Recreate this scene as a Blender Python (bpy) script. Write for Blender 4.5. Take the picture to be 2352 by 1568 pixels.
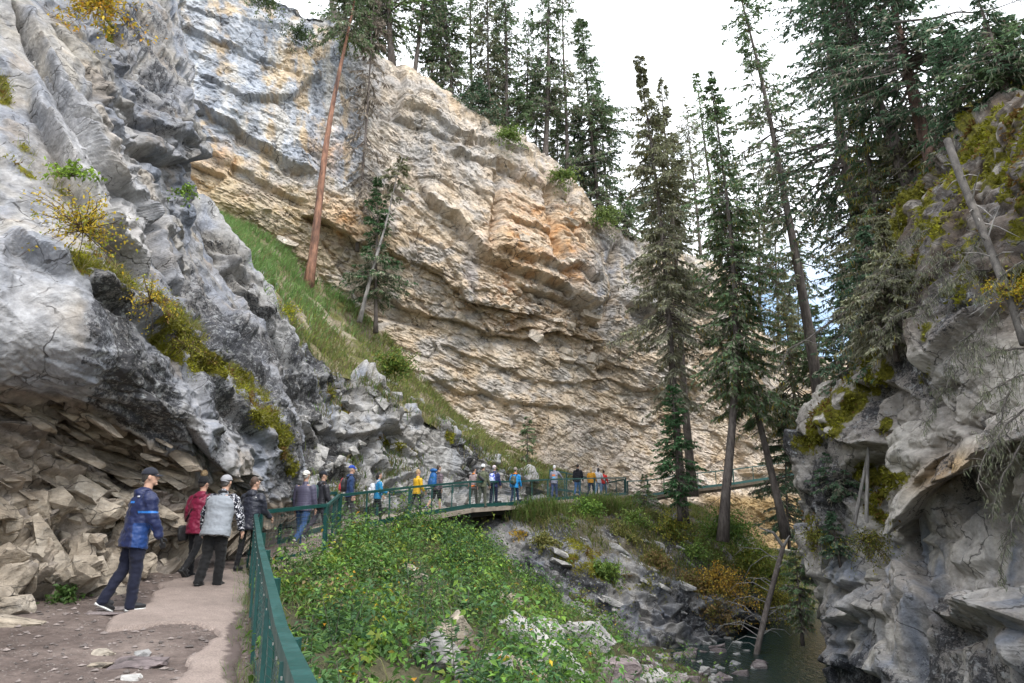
import bpy, bmesh, math, random
import numpy as np
from mathutils import Vector, Matrix

for o in list(bpy.data.objects):
    bpy.data.objects.remove(o)
S = bpy.context.scene
C = S.collection
R = math.radians

# ------------------------------------------------------------------ camera
PITCH, FOC, EYE = R(13.0), 1568.0, 1.6      # focal length in pixels of a 2352 px wide picture
cd = bpy.data.cameras.new('camera')
cd.sensor_width = 36.0
cd.lens = 24.0
cd.clip_start = 0.05
cd.clip_end = 3000
cam = bpy.data.objects.new('camera', cd)
C.objects.link(cam)
cam.location = (0, 0, EYE)
cam.rotation_euler = (math.pi / 2 + PITCH, 0, 0)
S.camera = cam

# ------------------------------------------------------------------ light
SUN_EL, SUN_AZ = R(52), R(148)              # azimuth clockwise from +Y
w = bpy.data.worlds.new('World')
S.world = w
w.use_nodes = True
nt = w.node_tree
nt.nodes.clear()
N = nt.nodes.new
out = N('ShaderNodeOutputWorld')
bg = N('ShaderNodeBackground')
bg.inputs['Strength'].default_value = 0.13
sky = N('ShaderNodeTexSky')
sky.sky_type = 'NISHITA'
sky.sun_disc = False
sky.sun_elevation = SUN_EL
sky.sun_rotation = SUN_AZ
tc = N('ShaderNodeTexCoord')
sep = N('ShaderNodeSeparateXYZ')
nz = N('ShaderNodeTexNoise')
nz.inputs['Scale'].default_value = 3.2
nz.inputs['Detail'].default_value = 6
nz.inputs['Roughness'].default_value = 0.6
mp = N('ShaderNodeMapping')
mp.inputs['Scale'].default_value = (1, 1, 2.2)
mp.inputs['Location'].default_value = (0.4, 0.1, 0.3)
mr = N('ShaderNodeMapRange')
mr.inputs['From Min'].default_value = 0.10
mr.inputs['From Max'].default_value = 0.56
mr.inputs['To Min'].default_value = -0.34
mr.inputs['To Max'].default_value = 0.62
ad = N('ShaderNodeMath')
ad.operation = 'ADD'
cl = N('ShaderNodeMapRange')
cl.interpolation_type = 'SMOOTHSTEP'
cl.inputs['From Min'].default_value = 0.34
cl.inputs['From Max'].default_value = 0.72
mx = N('ShaderNodeMix')
mx.data_type = 'RGBA'
mx.inputs[7].default_value = (8.6, 8.9, 9.4, 1)
L = nt.links.new
L(tc.outputs['Generated'], sep.inputs[0])
L(tc.outputs['Generated'], mp.inputs[0])
L(mp.outputs[0], nz.inputs['Vector'])
L(sep.outputs['Z'], mr.inputs['Value'])
L(mr.outputs[0], ad.inputs[0])
L(nz.outputs[0], ad.inputs[1])
L(ad.outputs[0], cl.inputs['Value'])
L(cl.outputs[0], mx.inputs[0])
L(sky.outputs[0], mx.inputs[6])
L(mx.outputs[2], bg.inputs['Color'])
L(bg.outputs[0], out.inputs['Surface'])

sl = bpy.data.lights.new('sun', 'SUN')
sl.energy = 1.3
sl.angle = R(14)
sl.color = (1.0, 0.96, 0.9)
so = bpy.data.objects.new('sun', sl)
C.objects.link(so)
sd = Vector((math.sin(SUN_AZ) * math.cos(SUN_EL), math.cos(SUN_AZ) * math.cos(SUN_EL), math.sin(SUN_EL)))
so.rotation_euler = sd.to_track_quat('Z', 'Y').to_euler()
so.location = sd * 50

S.view_settings.view_transform = 'Standard'
S.view_settings.look = 'None'
S.view_settings.gamma = 1.0
S.view_settings.use_curve_mapping = False
S.view_settings.exposure = 1.12
S.render.engine = 'CYCLES'
S.cycles.max_bounces = 6
S.cycles.diffuse_bounces = 3
S.cycles.use_adaptive_sampling = True
S.cycles.adaptive_threshold = 0.015
S.cycles.glossy_bounces = 2
S.cycles.transmission_bounces = 3
S.cycles.transparent_max_bounces = 4

# ------------------------------------------------------------------ helpers
CP, SP = math.cos(PITCH), math.sin(PITCH)


def W(px, py, Y):
    """the world point at horizontal distance Y seen at pixel px, py of the 2352 x 1568 photograph"""
    u, v = (px - 1176.0) / FOC, (784.0 - py) / FOC
    dy = CP - v * SP
    dz = SP + v * CP
    t = Y / dy
    return (u * t, Y, EYE + dz * t)


def pix(P):
    x, y, z = P[:, 0], P[:, 1], P[:, 2] - EYE
    d = np.maximum(y * CP + z * SP, 0.05)
    return 1176 + FOC * x / d, 784 - FOC * (z * CP - y * SP) / d


rng = np.random.default_rng(11)
rnd = random.Random(5)
PERM = np.concatenate([np.random.default_rng(3).permutation(256)] * 3).astype(np.int32)
RT = np.random.default_rng(4).random((256, 8)).astype(np.float32)
_g = np.array([(1, 1, 0), (-1, 1, 0), (1, -1, 0), (-1, -1, 0), (1, 0, 1), (-1, 0, 1), (1, 0, -1), (-1, 0, -1),
               (0, 1, 1), (0, -1, 1), (0, 1, -1), (0, -1, -1), (1, 1, 0), (-1, 1, 0), (0, -1, 1), (0, -1, -1)], np.float32)


def noise(p, seed=0):
    p = np.asarray(p, np.float32)
    i = np.floor(p)
    f = p - i
    i = i.astype(np.int32)
    x, y, z = (i[:, 0] + seed * 37) & 255, (i[:, 1] + seed * 11) & 255, i[:, 2] & 255
    fx, fy, fz = f[:, 0], f[:, 1], f[:, 2]
    u, v, w_ = [t * t * t * (t * (t * 6 - 15) + 10) for t in (fx, fy, fz)]

    def gr(a, b, c):
        h = PERM[PERM[PERM[(x + a) & 255] + ((y + b) & 255)] + ((z + c) & 255)] & 15
        g = _g[h]
        return g[:, 0] * (fx - a) + g[:, 1] * (fy - b) + g[:, 2] * (fz - c)
    x00 = gr(0, 0, 0); x00 += u * (gr(1, 0, 0) - x00)
    x10 = gr(0, 1, 0); x10 += u * (gr(1, 1, 0) - x10)
    x01 = gr(0, 0, 1); x01 += u * (gr(1, 0, 1) - x01)
    x11 = gr(0, 1, 1); x11 += u * (gr(1, 1, 1) - x11)
    a = x00 + v * (x10 - x00)
    b = x01 + v * (x11 - x01)
    return a + w_ * (b - a)


def fbm(p, octs=4, gain=0.5, seed=0):
    s, a, q = 0, 1.0, np.asarray(p, np.float32)
    for k in range(octs):
        s = s + a * noise(q, seed + k)
        q = q * 2.03 + 7.1
        a *= gain
    return s


def worley(p, seed=0):
    """two nearest cells: distances, ids, offsets from their centres"""
    p = np.asarray(p, np.float32)
    i = np.floor(p)
    f = p - i
    i = i.astype(np.int32) + seed * 29
    n = len(p)
    F1 = np.full(n, 9e9, np.float32)
    F2 = F1.copy()
    I1 = np.zeros(n, np.int32); I2 = np.zeros(n, np.int32)
    D1 = np.zeros((n, 3), np.float32); D2 = np.zeros((n, 3), np.float32)
    for dx in (-1, 0, 1):
        for dy in (-1, 0, 1):
            for dz in (-1, 0, 1):
                h = PERM[PERM[PERM[(i[:, 0] + dx) & 255] + ((i[:, 1] + dy) & 255)] + ((i[:, 2] + dz) & 255)]
                o = RT[h, :3] + np.array((dx, dy, dz), np.float32) - f
                d = (o * o).sum(1)
                m = d < F1
                m2 = (d < F2) & ~m
                F2[m] = F1[m]; I2[m] = I1[m]; D2[m] = D1[m]
                F2[m2] = d[m2]; I2[m2] = h[m2]; D2[m2] = o[m2]
                F1[m] = d[m]; I1[m] = h[m]; D1[m] = o[m]
    return np.sqrt(F1), np.sqrt(F2), I1, I2, -D1, -D2


def sstep(a, b, x):
    t = np.clip((x - a) / (b - a), 0, 1)
    return t * t * (3 - 2 * t)


def crmat(n_ctrl, counts):
    """Catmull-Rom matrix; counts = samples per segment"""
    rows = []
    for s in range(n_ctrl - 1):
        k = counts[s]
        ts = [j / k for j in range(k)] + ([1.0] if s == n_ctrl - 2 else [])
        for t in ts:
            r = np.zeros(n_ctrl)
            b = (-.5 * t + t * t - .5 * t ** 3, 1 - 2.5 * t * t + 1.5 * t ** 3, .5 * t + 2 * t * t - 1.5 * t ** 3, -.5 * t * t + .5 * t ** 3)
            for q in range(4):
                idx = s - 1 + q
                if idx < 0:
                    r[0] += 2 * b[q]; r[1] -= b[q]
                elif idx >= n_ctrl:
                    r[-1] += 2 * b[q]; r[-2] -= b[q]
                else:
                    r[idx] += b[q]
            rows.append(r)
    return np.array(rows)


def grid_from(ctrl, cu, cv):
    """ctrl [rows][cols][k] -> dense array [nv][nu][k]"""
    A = np.array(ctrl, float)
    return np.einsum('ar,rck,bc->abk', crmat(A.shape[0], cv), A, crmat(A.shape[1], cu))


def normals(P, flip=False):
    du = np.gradient(P, axis=1)
    dv = np.gradient(P, axis=0)
    n = np.cross(du, dv)
    n /= np.linalg.norm(n, axis=2, keepdims=True) + 1e-9
    return -n if flip else n


def mesh_np(name, V, quads=None, tris=None, mat=None, smooth=False, col=None, parent=None, extra=None, uv=None):
    me = bpy.data.meshes.new(name)
    V = np.ascontiguousarray(V, np.float32).reshape(-1, 3)
    idx, tot = [], []
    if quads is not None and len(quads):
        idx.append(np.asarray(quads, np.int32).ravel()); tot.append(np.full(len(quads), 4, np.int32))
    if tris is not None and len(tris):
        idx.append(np.asarray(tris, np.int32).ravel()); tot.append(np.full(len(tris), 3, np.int32))
    idx = np.concatenate(idx); tot = np.concatenate(tot)
    me.vertices.add(len(V)); me.vertices.foreach_set('co', V.ravel())
    me.loops.add(len(idx)); me.loops.foreach_set('vertex_index', idx)
    me.polygons.add(len(tot))
    st = np.concatenate([[0], np.cumsum(tot)[:-1]]).astype(np.int32)
    me.polygons.foreach_set('loop_start', st)
    me.polygons.foreach_set('loop_total', tot)
    if smooth:
        me.polygons.foreach_set('use_smooth', np.ones(len(tot), bool))
    else:
        me.polygons.foreach_set('use_smooth', np.zeros(len(tot), bool))
    me.update(calc_edges=True)
    for nm, a in (extra or {}).items():
        at = me.attributes.new(nm, 'FLOAT', 'POINT')
        at.data.foreach_set('value', np.ascontiguousarray(a, np.float32).ravel())
    if col is not None:
        c = np.ones((len(V), 4), np.float32)
        c[:, :col.shape[1]] = col
        at = me.attributes.new('Col', 'FLOAT_COLOR', 'POINT')
        at.data.foreach_set('color', c.ravel())
    me.validate()
    ob = bpy.data.objects.new(name, me)
    C.objects.link(ob)
    if mat: me.materials.append(mat)
    if parent: ob.parent = parent
    return ob


def gquads(nv, nu):
    a = np.arange(nv * nu).reshape(nv, nu)
    return np.stack([a[:-1, :-1], a[:-1, 1:], a[1:, 1:], a[1:, :-1]], -1).reshape(-1, 4)


def tag(o, label=None, cat=None, group=None, kind=None):
    if label: o['label'] = label
    if cat: o['category'] = cat
    if group: o['group'] = group
    if kind: o['kind'] = kind
    return o


def thing(name, label, cat, loc=(0, 0, 0), rz=0, group=None):
    o = bpy.data.objects.new(name, None)
    o.empty_display_size = 0.2
    C.objects.link(o)
    o.location = loc
    o.rotation_euler = (0, 0, rz)
    return tag(o, label, cat, group)


def bm_obj(name, bm, mat, parent=None, smooth=False):
    me = bpy.data.meshes.new(name)
    bm.to_mesh(me)
    bm.free()
    if smooth:
        me.polygons.foreach_set('use_smooth', np.ones(len(me.polygons), bool))
    if mat: me.materials.append(mat)
    o = bpy.data.objects.new(name, me)
    C.objects.link(o)
    if parent: o.parent = parent
    return o


# ------------------------------------------------------------------ materials
class NT:
    def __init__(s, name):
        s.m = bpy.data.materials.new(name)
        s.m.use_nodes = True
        s.t = s.m.node_tree
        s.b = s.t.nodes['Principled BSDF']
        s.o = s.t.nodes['Material Output']

    def n(s, typ, **kw):
        q = s.t.nodes.new('ShaderNode' + typ)
        for k, v in kw.items():
            if k in q.inputs: q.inputs[k].default_value = v
            else: setattr(q, k, v)
        return q

    def l(s, a, b): s.t.links.new(a, b)

    def noise(s, scale, detail=4, rough=.55, vec=None, dist=0):
        q = s.n('TexNoise')
        q.inputs['Scale'].default_value = scale
        q.inputs['Detail'].default_value = detail
        q.inputs['Roughness'].default_value = rough
        q.inputs['Distortion'].default_value = dist
        if vec is not None: s.l(vec, q.inputs['Vector'])
        return q.outputs[0]

    def ramp(s, fac, stops):
        q = s.n('ValToRGB')
        e = q.color_ramp.elements
        while len(e) < len(stops): e.new(.5)
        for a, (p, c) in zip(e, stops):
            a.position = p
            a.color = (*c, 1) if len(c) == 3 else c
        s.l(fac, q.inputs[0])
        return q.outputs[0]

    def rng(s, v, a, b, c=0., d=1.):
        q = s.n('MapRange')
        for k, x in zip(('From Min', 'From Max', 'To Min', 'To Max'), (a, b, c, d)): q.inputs[k].default_value = x
        s.l(v, q.inputs['Value'])
        return q.outputs[0]

    def math(s, op, a, b):
        q = s.n('Math', operation=op)
        for k, x in enumerate((a, b)):
            if isinstance(x, (int, float)): q.inputs[k].default_value = x
            else: s.l(x, q.inputs[k])
        return q.outputs[0]

    def mix(s, fac, a, b, mode='MIX'):
        q = s.n('Mix', data_type='RGBA', blend_type=mode)
        for k, x in ((0, fac), (6, a), (7, b)):
            if isinstance(x, (int, float)): q.inputs[k].default_value = x
            elif isinstance(x, tuple): q.inputs[k].default_value = (*x, 1)
            else: s.l(x, q.inputs[k])
        return q.outputs[2]

    def bump(s, h, strength=.5, dist=.02, nrm=None):
        q = s.n('Bump')
        q.inputs['Strength'].default_value = strength
        q.inputs['Distance'].default_value = dist
        s.l(h, q.inputs['Height'])
        if nrm is not None: s.l(nrm, q.inputs['Normal'])
        return q.outputs[0]


def rock_material(name, sc=1.0, base=None, dip=(0, 0, 0), crackw=1.0, con=1.0, bedf=2.6):
    """base None: base colour from the mesh attribute; alpha = amount of black lichen specks; attr moss"""
    k = NT(name)
    pos = k.n('NewGeometry').outputs['Position']
    mpn = k.n('Mapping')
    mpn.inputs['Rotation'].default_value = dip
    k.l(pos, mpn.inputs['Vector'])
    bed = mpn.outputs[0]
    m2 = k.n('Mapping'); m2.inputs['Scale'].default_value = (1, 1, bedf); k.l(bed, m2.inputs['Vector'])
    bedz = m2.outputs[0]
    n1 = k.noise(2.2 * sc, 6, .62, pos)
    n2 = k.noise(11 * sc, 5, .65, pos)
    n3 = k.noise(34 * sc, 3, .6, pos)
    n4 = k.noise(5 * sc, 5, .7, bedz)
    if base is None:
        at = k.n('Attribute', attribute_name='Col')
        col, lich = at.outputs['Color'], at.outputs['Alpha']
    else:
        col = k.ramp(k.noise(.9 * sc, 5, .6, pos), base)
        lich = k.rng(k.noise(.7, 4, .6, pos), .45, .7, .05, .45)
    col = k.mix(1.0, col, k.rng(n1, .3, .7, 1 - .32 * con, 1 + .28 * con), 'MULTIPLY')
    col = k.mix(1.0, col, k.rng(n4, .3, .7, 1 - .28 * con, 1 + .25 * con), 'MULTIPLY')
    col = k.mix(1.0, col, k.rng(n2, .3, .7, .8, 1.18), 'MULTIPLY')

    def facet(scale, vec):
        v = k.n('TexVoronoi', feature='F1')
        v.inputs['Scale'].default_value = scale
        v.inputs['Randomness'].default_value = 1.0
        k.l(vec, v.inputs['Vector'])
        sb = k.n('VectorMath', operation='SUBTRACT'); k.l(vec, sb.inputs[0]); k.l(v.outputs['Position'], sb.inputs[1])
        c0 = k.n('VectorMath', operation='SUBTRACT'); k.l(v.outputs['Color'], c0.inputs[0]); c0.inputs[1].default_value = (.5, .5, .5)
        dt = k.n('VectorMath', operation='DOT_PRODUCT'); k.l(sb.outputs[0], dt.inputs[0]); k.l(c0.outputs[0], dt.inputs[1])
        return dt.outputs['Value'], v.outputs['Color']
    wob = k.n('VectorMath', operation='ADD')
    nv_ = k.n('TexNoise'); nv_.inputs['Scale'].default_value = 4 * sc; nv_.inputs['Detail'].default_value = 3; k.l(pos, nv_.inputs['Vector'])
    sc_ = k.n('VectorMath', operation='SCALE'); sc_.inputs['Scale'].default_value = .34 / sc; k.l(nv_.outputs['Color'], sc_.inputs[0])
    k.l(bedz, wob.inputs[0]); k.l(sc_.outputs[0], wob.inputs[1])
    f1, fc1 = facet(2.0 * sc, wob.outputs[0])
    f2, fc2 = facet(6.5 * sc, wob.outputs[0])

    def edge(scale, wd, mlo, mhi, msc):
        v = k.n('TexVoronoi', feature='DISTANCE_TO_EDGE')
        v.inputs['Scale'].default_value = scale
        k.l(wob.outputs[0], v.inputs['Vector'])
        e = k.rng(v.outputs['Distance'], wd * .35, wd, 1, 0)
        return k.math('MULTIPLY', e, k.rng(k.noise(msc, 3, .6, pos), mlo, mhi, 0, 1))
    e1 = edge(.8 * sc, .020 * crackw, .44, .54, 1.3 * sc)
    e2 = edge(2.6 * sc, .034 * crackw, .54, .64, 1.6 * sc)
    crack = k.math('MAXIMUM', e1, e2)
    # black lichen: threshold falls as the amount rises
    thr = k.math('SUBTRACT', .70, k.math('MULTIPLY', lich, .34))
    blot = k.math('ADD', k.math('ADD', k.math('MULTIPLY', n2, .42), k.math('MULTIPLY', n3, .28)), k.math('MULTIPLY', n1, .30))
    m = k.math('MULTIPLY', k.math('SUBTRACT', blot, thr), 15)
    q = k.n('Clamp'); k.l(m, q.inputs[0])
    col = k.mix(k.math('MULTIPLY', q.outputs[0], .88), col, (.030, .031, .036))
    fl = k.rng(k.noise(7 * sc, 7, .72, pos), .54, .64, 0, .75)
    col = k.mix(k.math('MULTIPLY', fl, k.rng(lich, .15, .6, 0, 1)), col, (.36, .37, .375))
    col = k.mix(k.math('MULTIPLY', crack, .75), col, (.04, .037, .035))
    if base is None:
        ms = k.n('Attribute', attribute_name='moss').outputs['Fac']
        mm = k.math('MULTIPLY', k.math('SUBTRACT', k.math('ADD', ms, k.math('MULTIPLY', k.math('ADD', n2, n1), .9)), 1.30), 5)
        q2 = k.n('Clamp'); k.l(mm, q2.inputs[0])
        mc = k.ramp(n2, [(.3, (.035, .03, .008)), (.5, (.10, .095, .012)), (.7, (.19, .17, .02))])
        col = k.mix(q2.outputs[0], col, mc)
    k.l(col, k.b.inputs['Base Color'])
    k.b.inputs['Roughness'].default_value = .9
    k.b.inputs['Specular IOR Level'].default_value = .2
    b1 = k.bump(f1, .8, .28 / sc)
    b2 = k.bump(f2, .7, .20 / sc, b1)
    b3 = k.bump(n4, .5, .05 / sc, b2)
    b4 = k.bump(k.math('SUBTRACT', n2, crack), .5, .035 / sc, b3)
    b5 = k.bump(n3, .5, .012 / sc, b4)
    k.l(b5, k.b.inputs['Normal'])
    return k.m


def plain(name, col, rough=.7, spec=.4, metal=0., var=.0, scale=8., bump=0.):
    k = NT(name)
    k.b.inputs['Roughness'].default_value = rough
    k.b.inputs['Specular IOR Level'].default_value = spec
    k.b.inputs['Metallic'].default_value = metal
    tcn = k.n('TexCoord').outputs['Object']
    n1 = k.noise(scale, 5, .6, tcn)
    c = k.mix(1.0, col, k.rng(n1, .3, .7, 1 - var, 1 + var), 'MULTIPLY')
    k.l(c, k.b.inputs['Base Color'])
    if bump:
        k.l(k.bump(n1, bump, .02), k.b.inputs['Normal'])
    return k.m


def leaf_material(name, trans=.35, rough=.55, var=.25, sc=2.0):
    k = NT(name)
    at = k.n('Attribute', attribute_name='Col').outputs['Color']
    pos = k.n('NewGeometry').outputs['Position']
    v = k.rng(k.noise(sc, 3, .5, pos), .3, .7, 1 - var, 1 + var)
    col = k.mix(1.0, at, v, 'MULTIPLY')
    k.l(col, k.b.inputs['Base Color'])
    k.b.inputs['Roughness'].default_value = rough
    k.b.inputs['Specular IOR Level'].default_value = .3
    tr = k.n('BsdfTranslucent')
    k.l(col, tr.inputs['Color'])
    ms = k.n('MixShader')
    ms.inputs[0].default_value = trans
    k.l(k.b.outputs[0], ms.inputs[1])
    k.l(tr.outputs[0], ms.inputs[2])
    k.l(ms.outputs[0], k.o.inputs['Surface'])
    return k.m


M = {}
M['rock'] = rock_material('rock_face', 1.0, None, (0, R(40), 0), .75, .85, 2.0)
M['rock_far'] = rock_material('rock_far_face', .5, None, (0, R(24), 0), .8, .6)
M['rock_right'] = rock_material('rock_right_face', .8, None, (R(8), R(-12), 0), .8, .75, 1.25)
M['block_tan'] = rock_material('rock_block_tan', 1.2, [(.3, (.22, .18, .14)), (.5, (.34, .29, .23)), (.7, (.44, .39, .33))])
M['block_grey'] = rock_material('rock_block_grey', 1.2, [(.3, (.22, .22, .22)), (.5, (.34, .33, .32)), (.7, (.47, .45, .42))])
M['block_purple'] = rock_material('rock_block_purple', 1.2, [(.3, (.12, .10, .10)), (.5, (.22, .18, .18)), (.7, (.30, .27, .26))])
M['leaf'] = leaf_material('leaf', .35)
M['needle'] = leaf_material('needle', .30, .6, .3, 1.0)
M['dry'] = leaf_material('dry_twig', .05, .9, .2, 1.0)

# ------------------------------------------------------------------ rock sheets
def frame(dip, strike=0.0):
    """bedding frame: rows = along, into the wall, bedding normal; beds fall towards +x by dip"""
    b = np.array([math.sin(dip), 0, math.cos(dip)])
    t = np.array([math.cos(dip), 0, -math.sin(dip)])
    d = np.cross(b, t)
    rz = np.array([[math.cos(strike), -math.sin(strike), 0], [math.sin(strike), math.cos(strike), 0], [0, 0, 1]])
    return np.array([t, d, b]) @ rz.T


def rock_disp(P, B, levels, seed, warp=.2, wsc=.12, soft=.08):
    Q = (P @ B.T).astype(np.float32)
    Q = Q + warp * np.stack([noise(P * wsc, seed + 50), noise(P * wsc + 31, seed + 51), noise(P * wsc * 1.4 + 77, seed + 52)], 1)
    d = np.zeros(len(P), np.float32)
    for q, (Ls, flat, a, tilt, crack) in enumerate(levels):
        f1, f2, i1, i2, D1, D2 = worley(Q / np.array([Ls, Ls, Ls * flat], np.float32), seed + q)
        o1 = a * (RT[i1, 3] - .5) * 2 + tilt * ((RT[i1, 4:7] - .5) * D1).sum(1) * 2
        o2 = a * (RT[i2, 3] - .5) * 2 + tilt * ((RT[i2, 4:7] - .5) * D2).sum(1) * 2
        sf = min(.5, soft / Ls)
        t = .5 * (1 - sstep(0, sf, f2 - f1))
        d += o1 + (o2 - o1) * t
        d -= crack * (1 - sstep(0, max(.06, sf), f2 - f1))
    return d


def blur(d, nv, nu, k=1):
    g = d.reshape(nv, nu)
    for _ in range(k):
        q = np.pad(g, 1, mode='edge')
        g = .25 * q[1:-1, 1:-1] + .125 * (q[:-2, 1:-1] + q[2:, 1:-1] + q[1:-1, :-2] + q[1:-1, 2:]) + .0625 * (q[:-2, :-2] + q[2:, 2:] + q[2:, :-2] + q[:-2, 2:])
    return g.ravel()


def seg_dist(px, py, line):
    best = np.full(px.shape, 1e9)
    for (x0, y0), (x1, y1) in zip(line[:-1], line[1:]):
        dx, dy = x1 - x0, y1 - y0
        t = np.clip(((px - x0) * dx + (py - y0) * dy) / (dx * dx + dy * dy), 0, 1)
        best = np.minimum(best, np.hypot(px - x0 - t * dx, py - y0 - t * dy))
    return best


def ledge(px, py, line, up, down=0., wob=None):
    """rock that stands out above the line (fading over `up` pixels) and is cut back below it"""
    xs = [a for a, b in line]
    yl = np.interp(px, xs, [b for a, b in line])
    if wob is not None: yl = yl + wob
    dy = yl - py
    ends = sstep(xs[0] - 1, xs[0] + 35, px) * (1 - sstep(xs[-1] - 35, xs[-1] + 1, px))
    above = np.maximum(0, 1 - np.maximum(dy, 0) / (1.7 * up))
    below = -np.exp(np.minimum(dy, 0) / (down or up)) * .6 if down else 0 * dy
    t = sstep(-4, 4, dy)
    return (above * t + below * (1 - t)) * ends


def spot(px, py, cx, cy, rx, ry, ang=0.):
    c, s = math.cos(R(ang)), math.sin(R(ang))
    u = ((px - cx) * c + (py - cy) * s) / rx
    v = (-(px - cx) * s + (py - cy) * c) / ry
    return np.exp(-(u * u + v * v))


def mixc(c, col, m):
    m = np.clip(m, 0, 1)[:, None]
    return c + (np.array(col) - c) * m


SH = {}


def rock_sheet(name, ctrl, cu, cv, dispf, colf, mat='rock', flip=False, label=None, alb=1.0, nb=1):
    P = grid_from(ctrl, cu, cv)
    n = normals(P, flip)
    nv, nu = P.shape[:2]
    p, nn = P.reshape(-1, 3), n.reshape(-1, 3)
    px, py = pix(p)
    d = blur(dispf(p, px, py), nv, nu, nb)
    p2 = p + nn * d[:, None]
    px, py = pix(p2)
    col, moss = colf(p2, px, py, d)
    col[:, :3] *= alb
    moss = moss * np.clip(.72 + 1.5 * fbm(p2 * 1.1, 3, .55, 85), .05, 1.25)
    ob = mesh_np(name, p2, gquads(nv, nu), mat=M[mat], col=col, extra={'moss': moss})
    tag(ob, label, None, None, 'structure')
    g2 = p2.reshape(nv, nu, 3)
    SH[name] = dict(P=p2, n=normals(g2, flip).reshape(-1, 3), px=px, py=py, ob=ob, moss=moss, nv=nv, nu=nu)
    return ob


def wc(rows):
    return [[W(*c) for c in r] for r in rows]


def tr(cols):
    """columns of equal length -> rows"""
    return [list(r) for r in zip(*cols)]


# ---- near wall on the left: footing, hollow, lip, bulge, ledge, slab
colsA = [
    [(-1500, 2300, 4.0), (-1500, 1700, 4.2), (-1500, 1200, 4.2), (-1500, 950, 3.8), (-1500, 600, 3.8), (-1500, 300, 4.0), (-1500, 100, 4.4), (-1500, -300, 5), (-1500, -800, 5.5), (-1500, -1500, 6), (-1500, -2000, 8)],
    [(-420, 1560, 7.4), (-420, 1250, 7.8), (-420, 960, 8.0), (-420, 860, 6.9), (-420, 700, 6.6), (-420, 500, 6.9), (-420, 400, 7.5), (-420, 200, 8.6), (-420, 0, 9.5), (-420, -250, 10.6), (-420, -500, 13)],
    [(0, 1410, 9.1), (0, 1180, 9.7), (0, 950, 9.9), (0, 885, 8.9), (0, 740, 8.3), (0, 570, 8.7), (0, 480, 9.7), (0, 300, 11.0), (0, 110, 12.2), (0, -90, 13.6), (0, -330, 17)],
    [(180, 1375, 10.0), (180, 1180, 10.6), (180, 990, 10.9), (182, 912, 9.6), (180, 760, 8.9), (190, 620, 9.3), (200, 540, 10.3), (200, 400, 11.9), (200, 200, 13.5), (200, 0, 15.6), (200, -230, 20)],
    [(335, 1340, 11.6), (335, 1225, 12.3), (335, 1080, 12.6), (335, 1005, 11.3), (335, 880, 10.3), (330, 750, 10.7), (310, 655, 11.8), (300, 520, 13.4), (300, 330, 15.5), (300, 100, 18), (300, -160, 23)],
    [(470, 1300, 13.2), (470, 1240, 14.0), (470, 1160, 14.2), (465, 1098, 12.9), (465, 990, 11.9), (465, 880, 12.3), (440, 770, 13.6), (405, 600, 15.6), (385, 440, 17.6), (385, 240, 18.8), (375, -60, 23)],
    [(590, 1262, 16.0), (590, 1235, 16.8), (590, 1190, 17.2), (590, 1145, 15.2), (585, 1040, 14.3), (572, 930, 14.6), (545, 850, 15.6), (480, 690, 18), (425, 500, 19.5), (430, 300, 19.8), (405, -40, 25)],
    [(655, 1205, 18.6), (655, 1180, 19), (660, 1150, 19), (668, 1110, 18), (675, 1040, 17.2), (668, 960, 17.3), (650, 880, 18.4), (560, 720, 22), (455, 520, 23.5), (432, 300, 22.5), (420, -30, 28)],
    [(690, 1185, 21.5), (690, 1165, 21.5), (694, 1135, 21.5), (694, 1090, 21), (694, 1020, 20.4), (680, 950, 20.5), (640, 880, 22), (570, 760, 26), (460, 560, 28), (425, 330, 27), (400, -30, 33)],
]
B1 = frame(R(34))
crackA = [[(30, 10), (75, 95), (130, 190), (180, 270), (240, 330), (290, 410), (330, 470), (345, 545), (372, 600), (405, 650), (440, 690)],
          [(220, -20), (290, 110), (330, 200), (352, 300)],
          [(120, 60), (200, 150), (280, 300), (350, 420), (410, 520)]]


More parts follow.
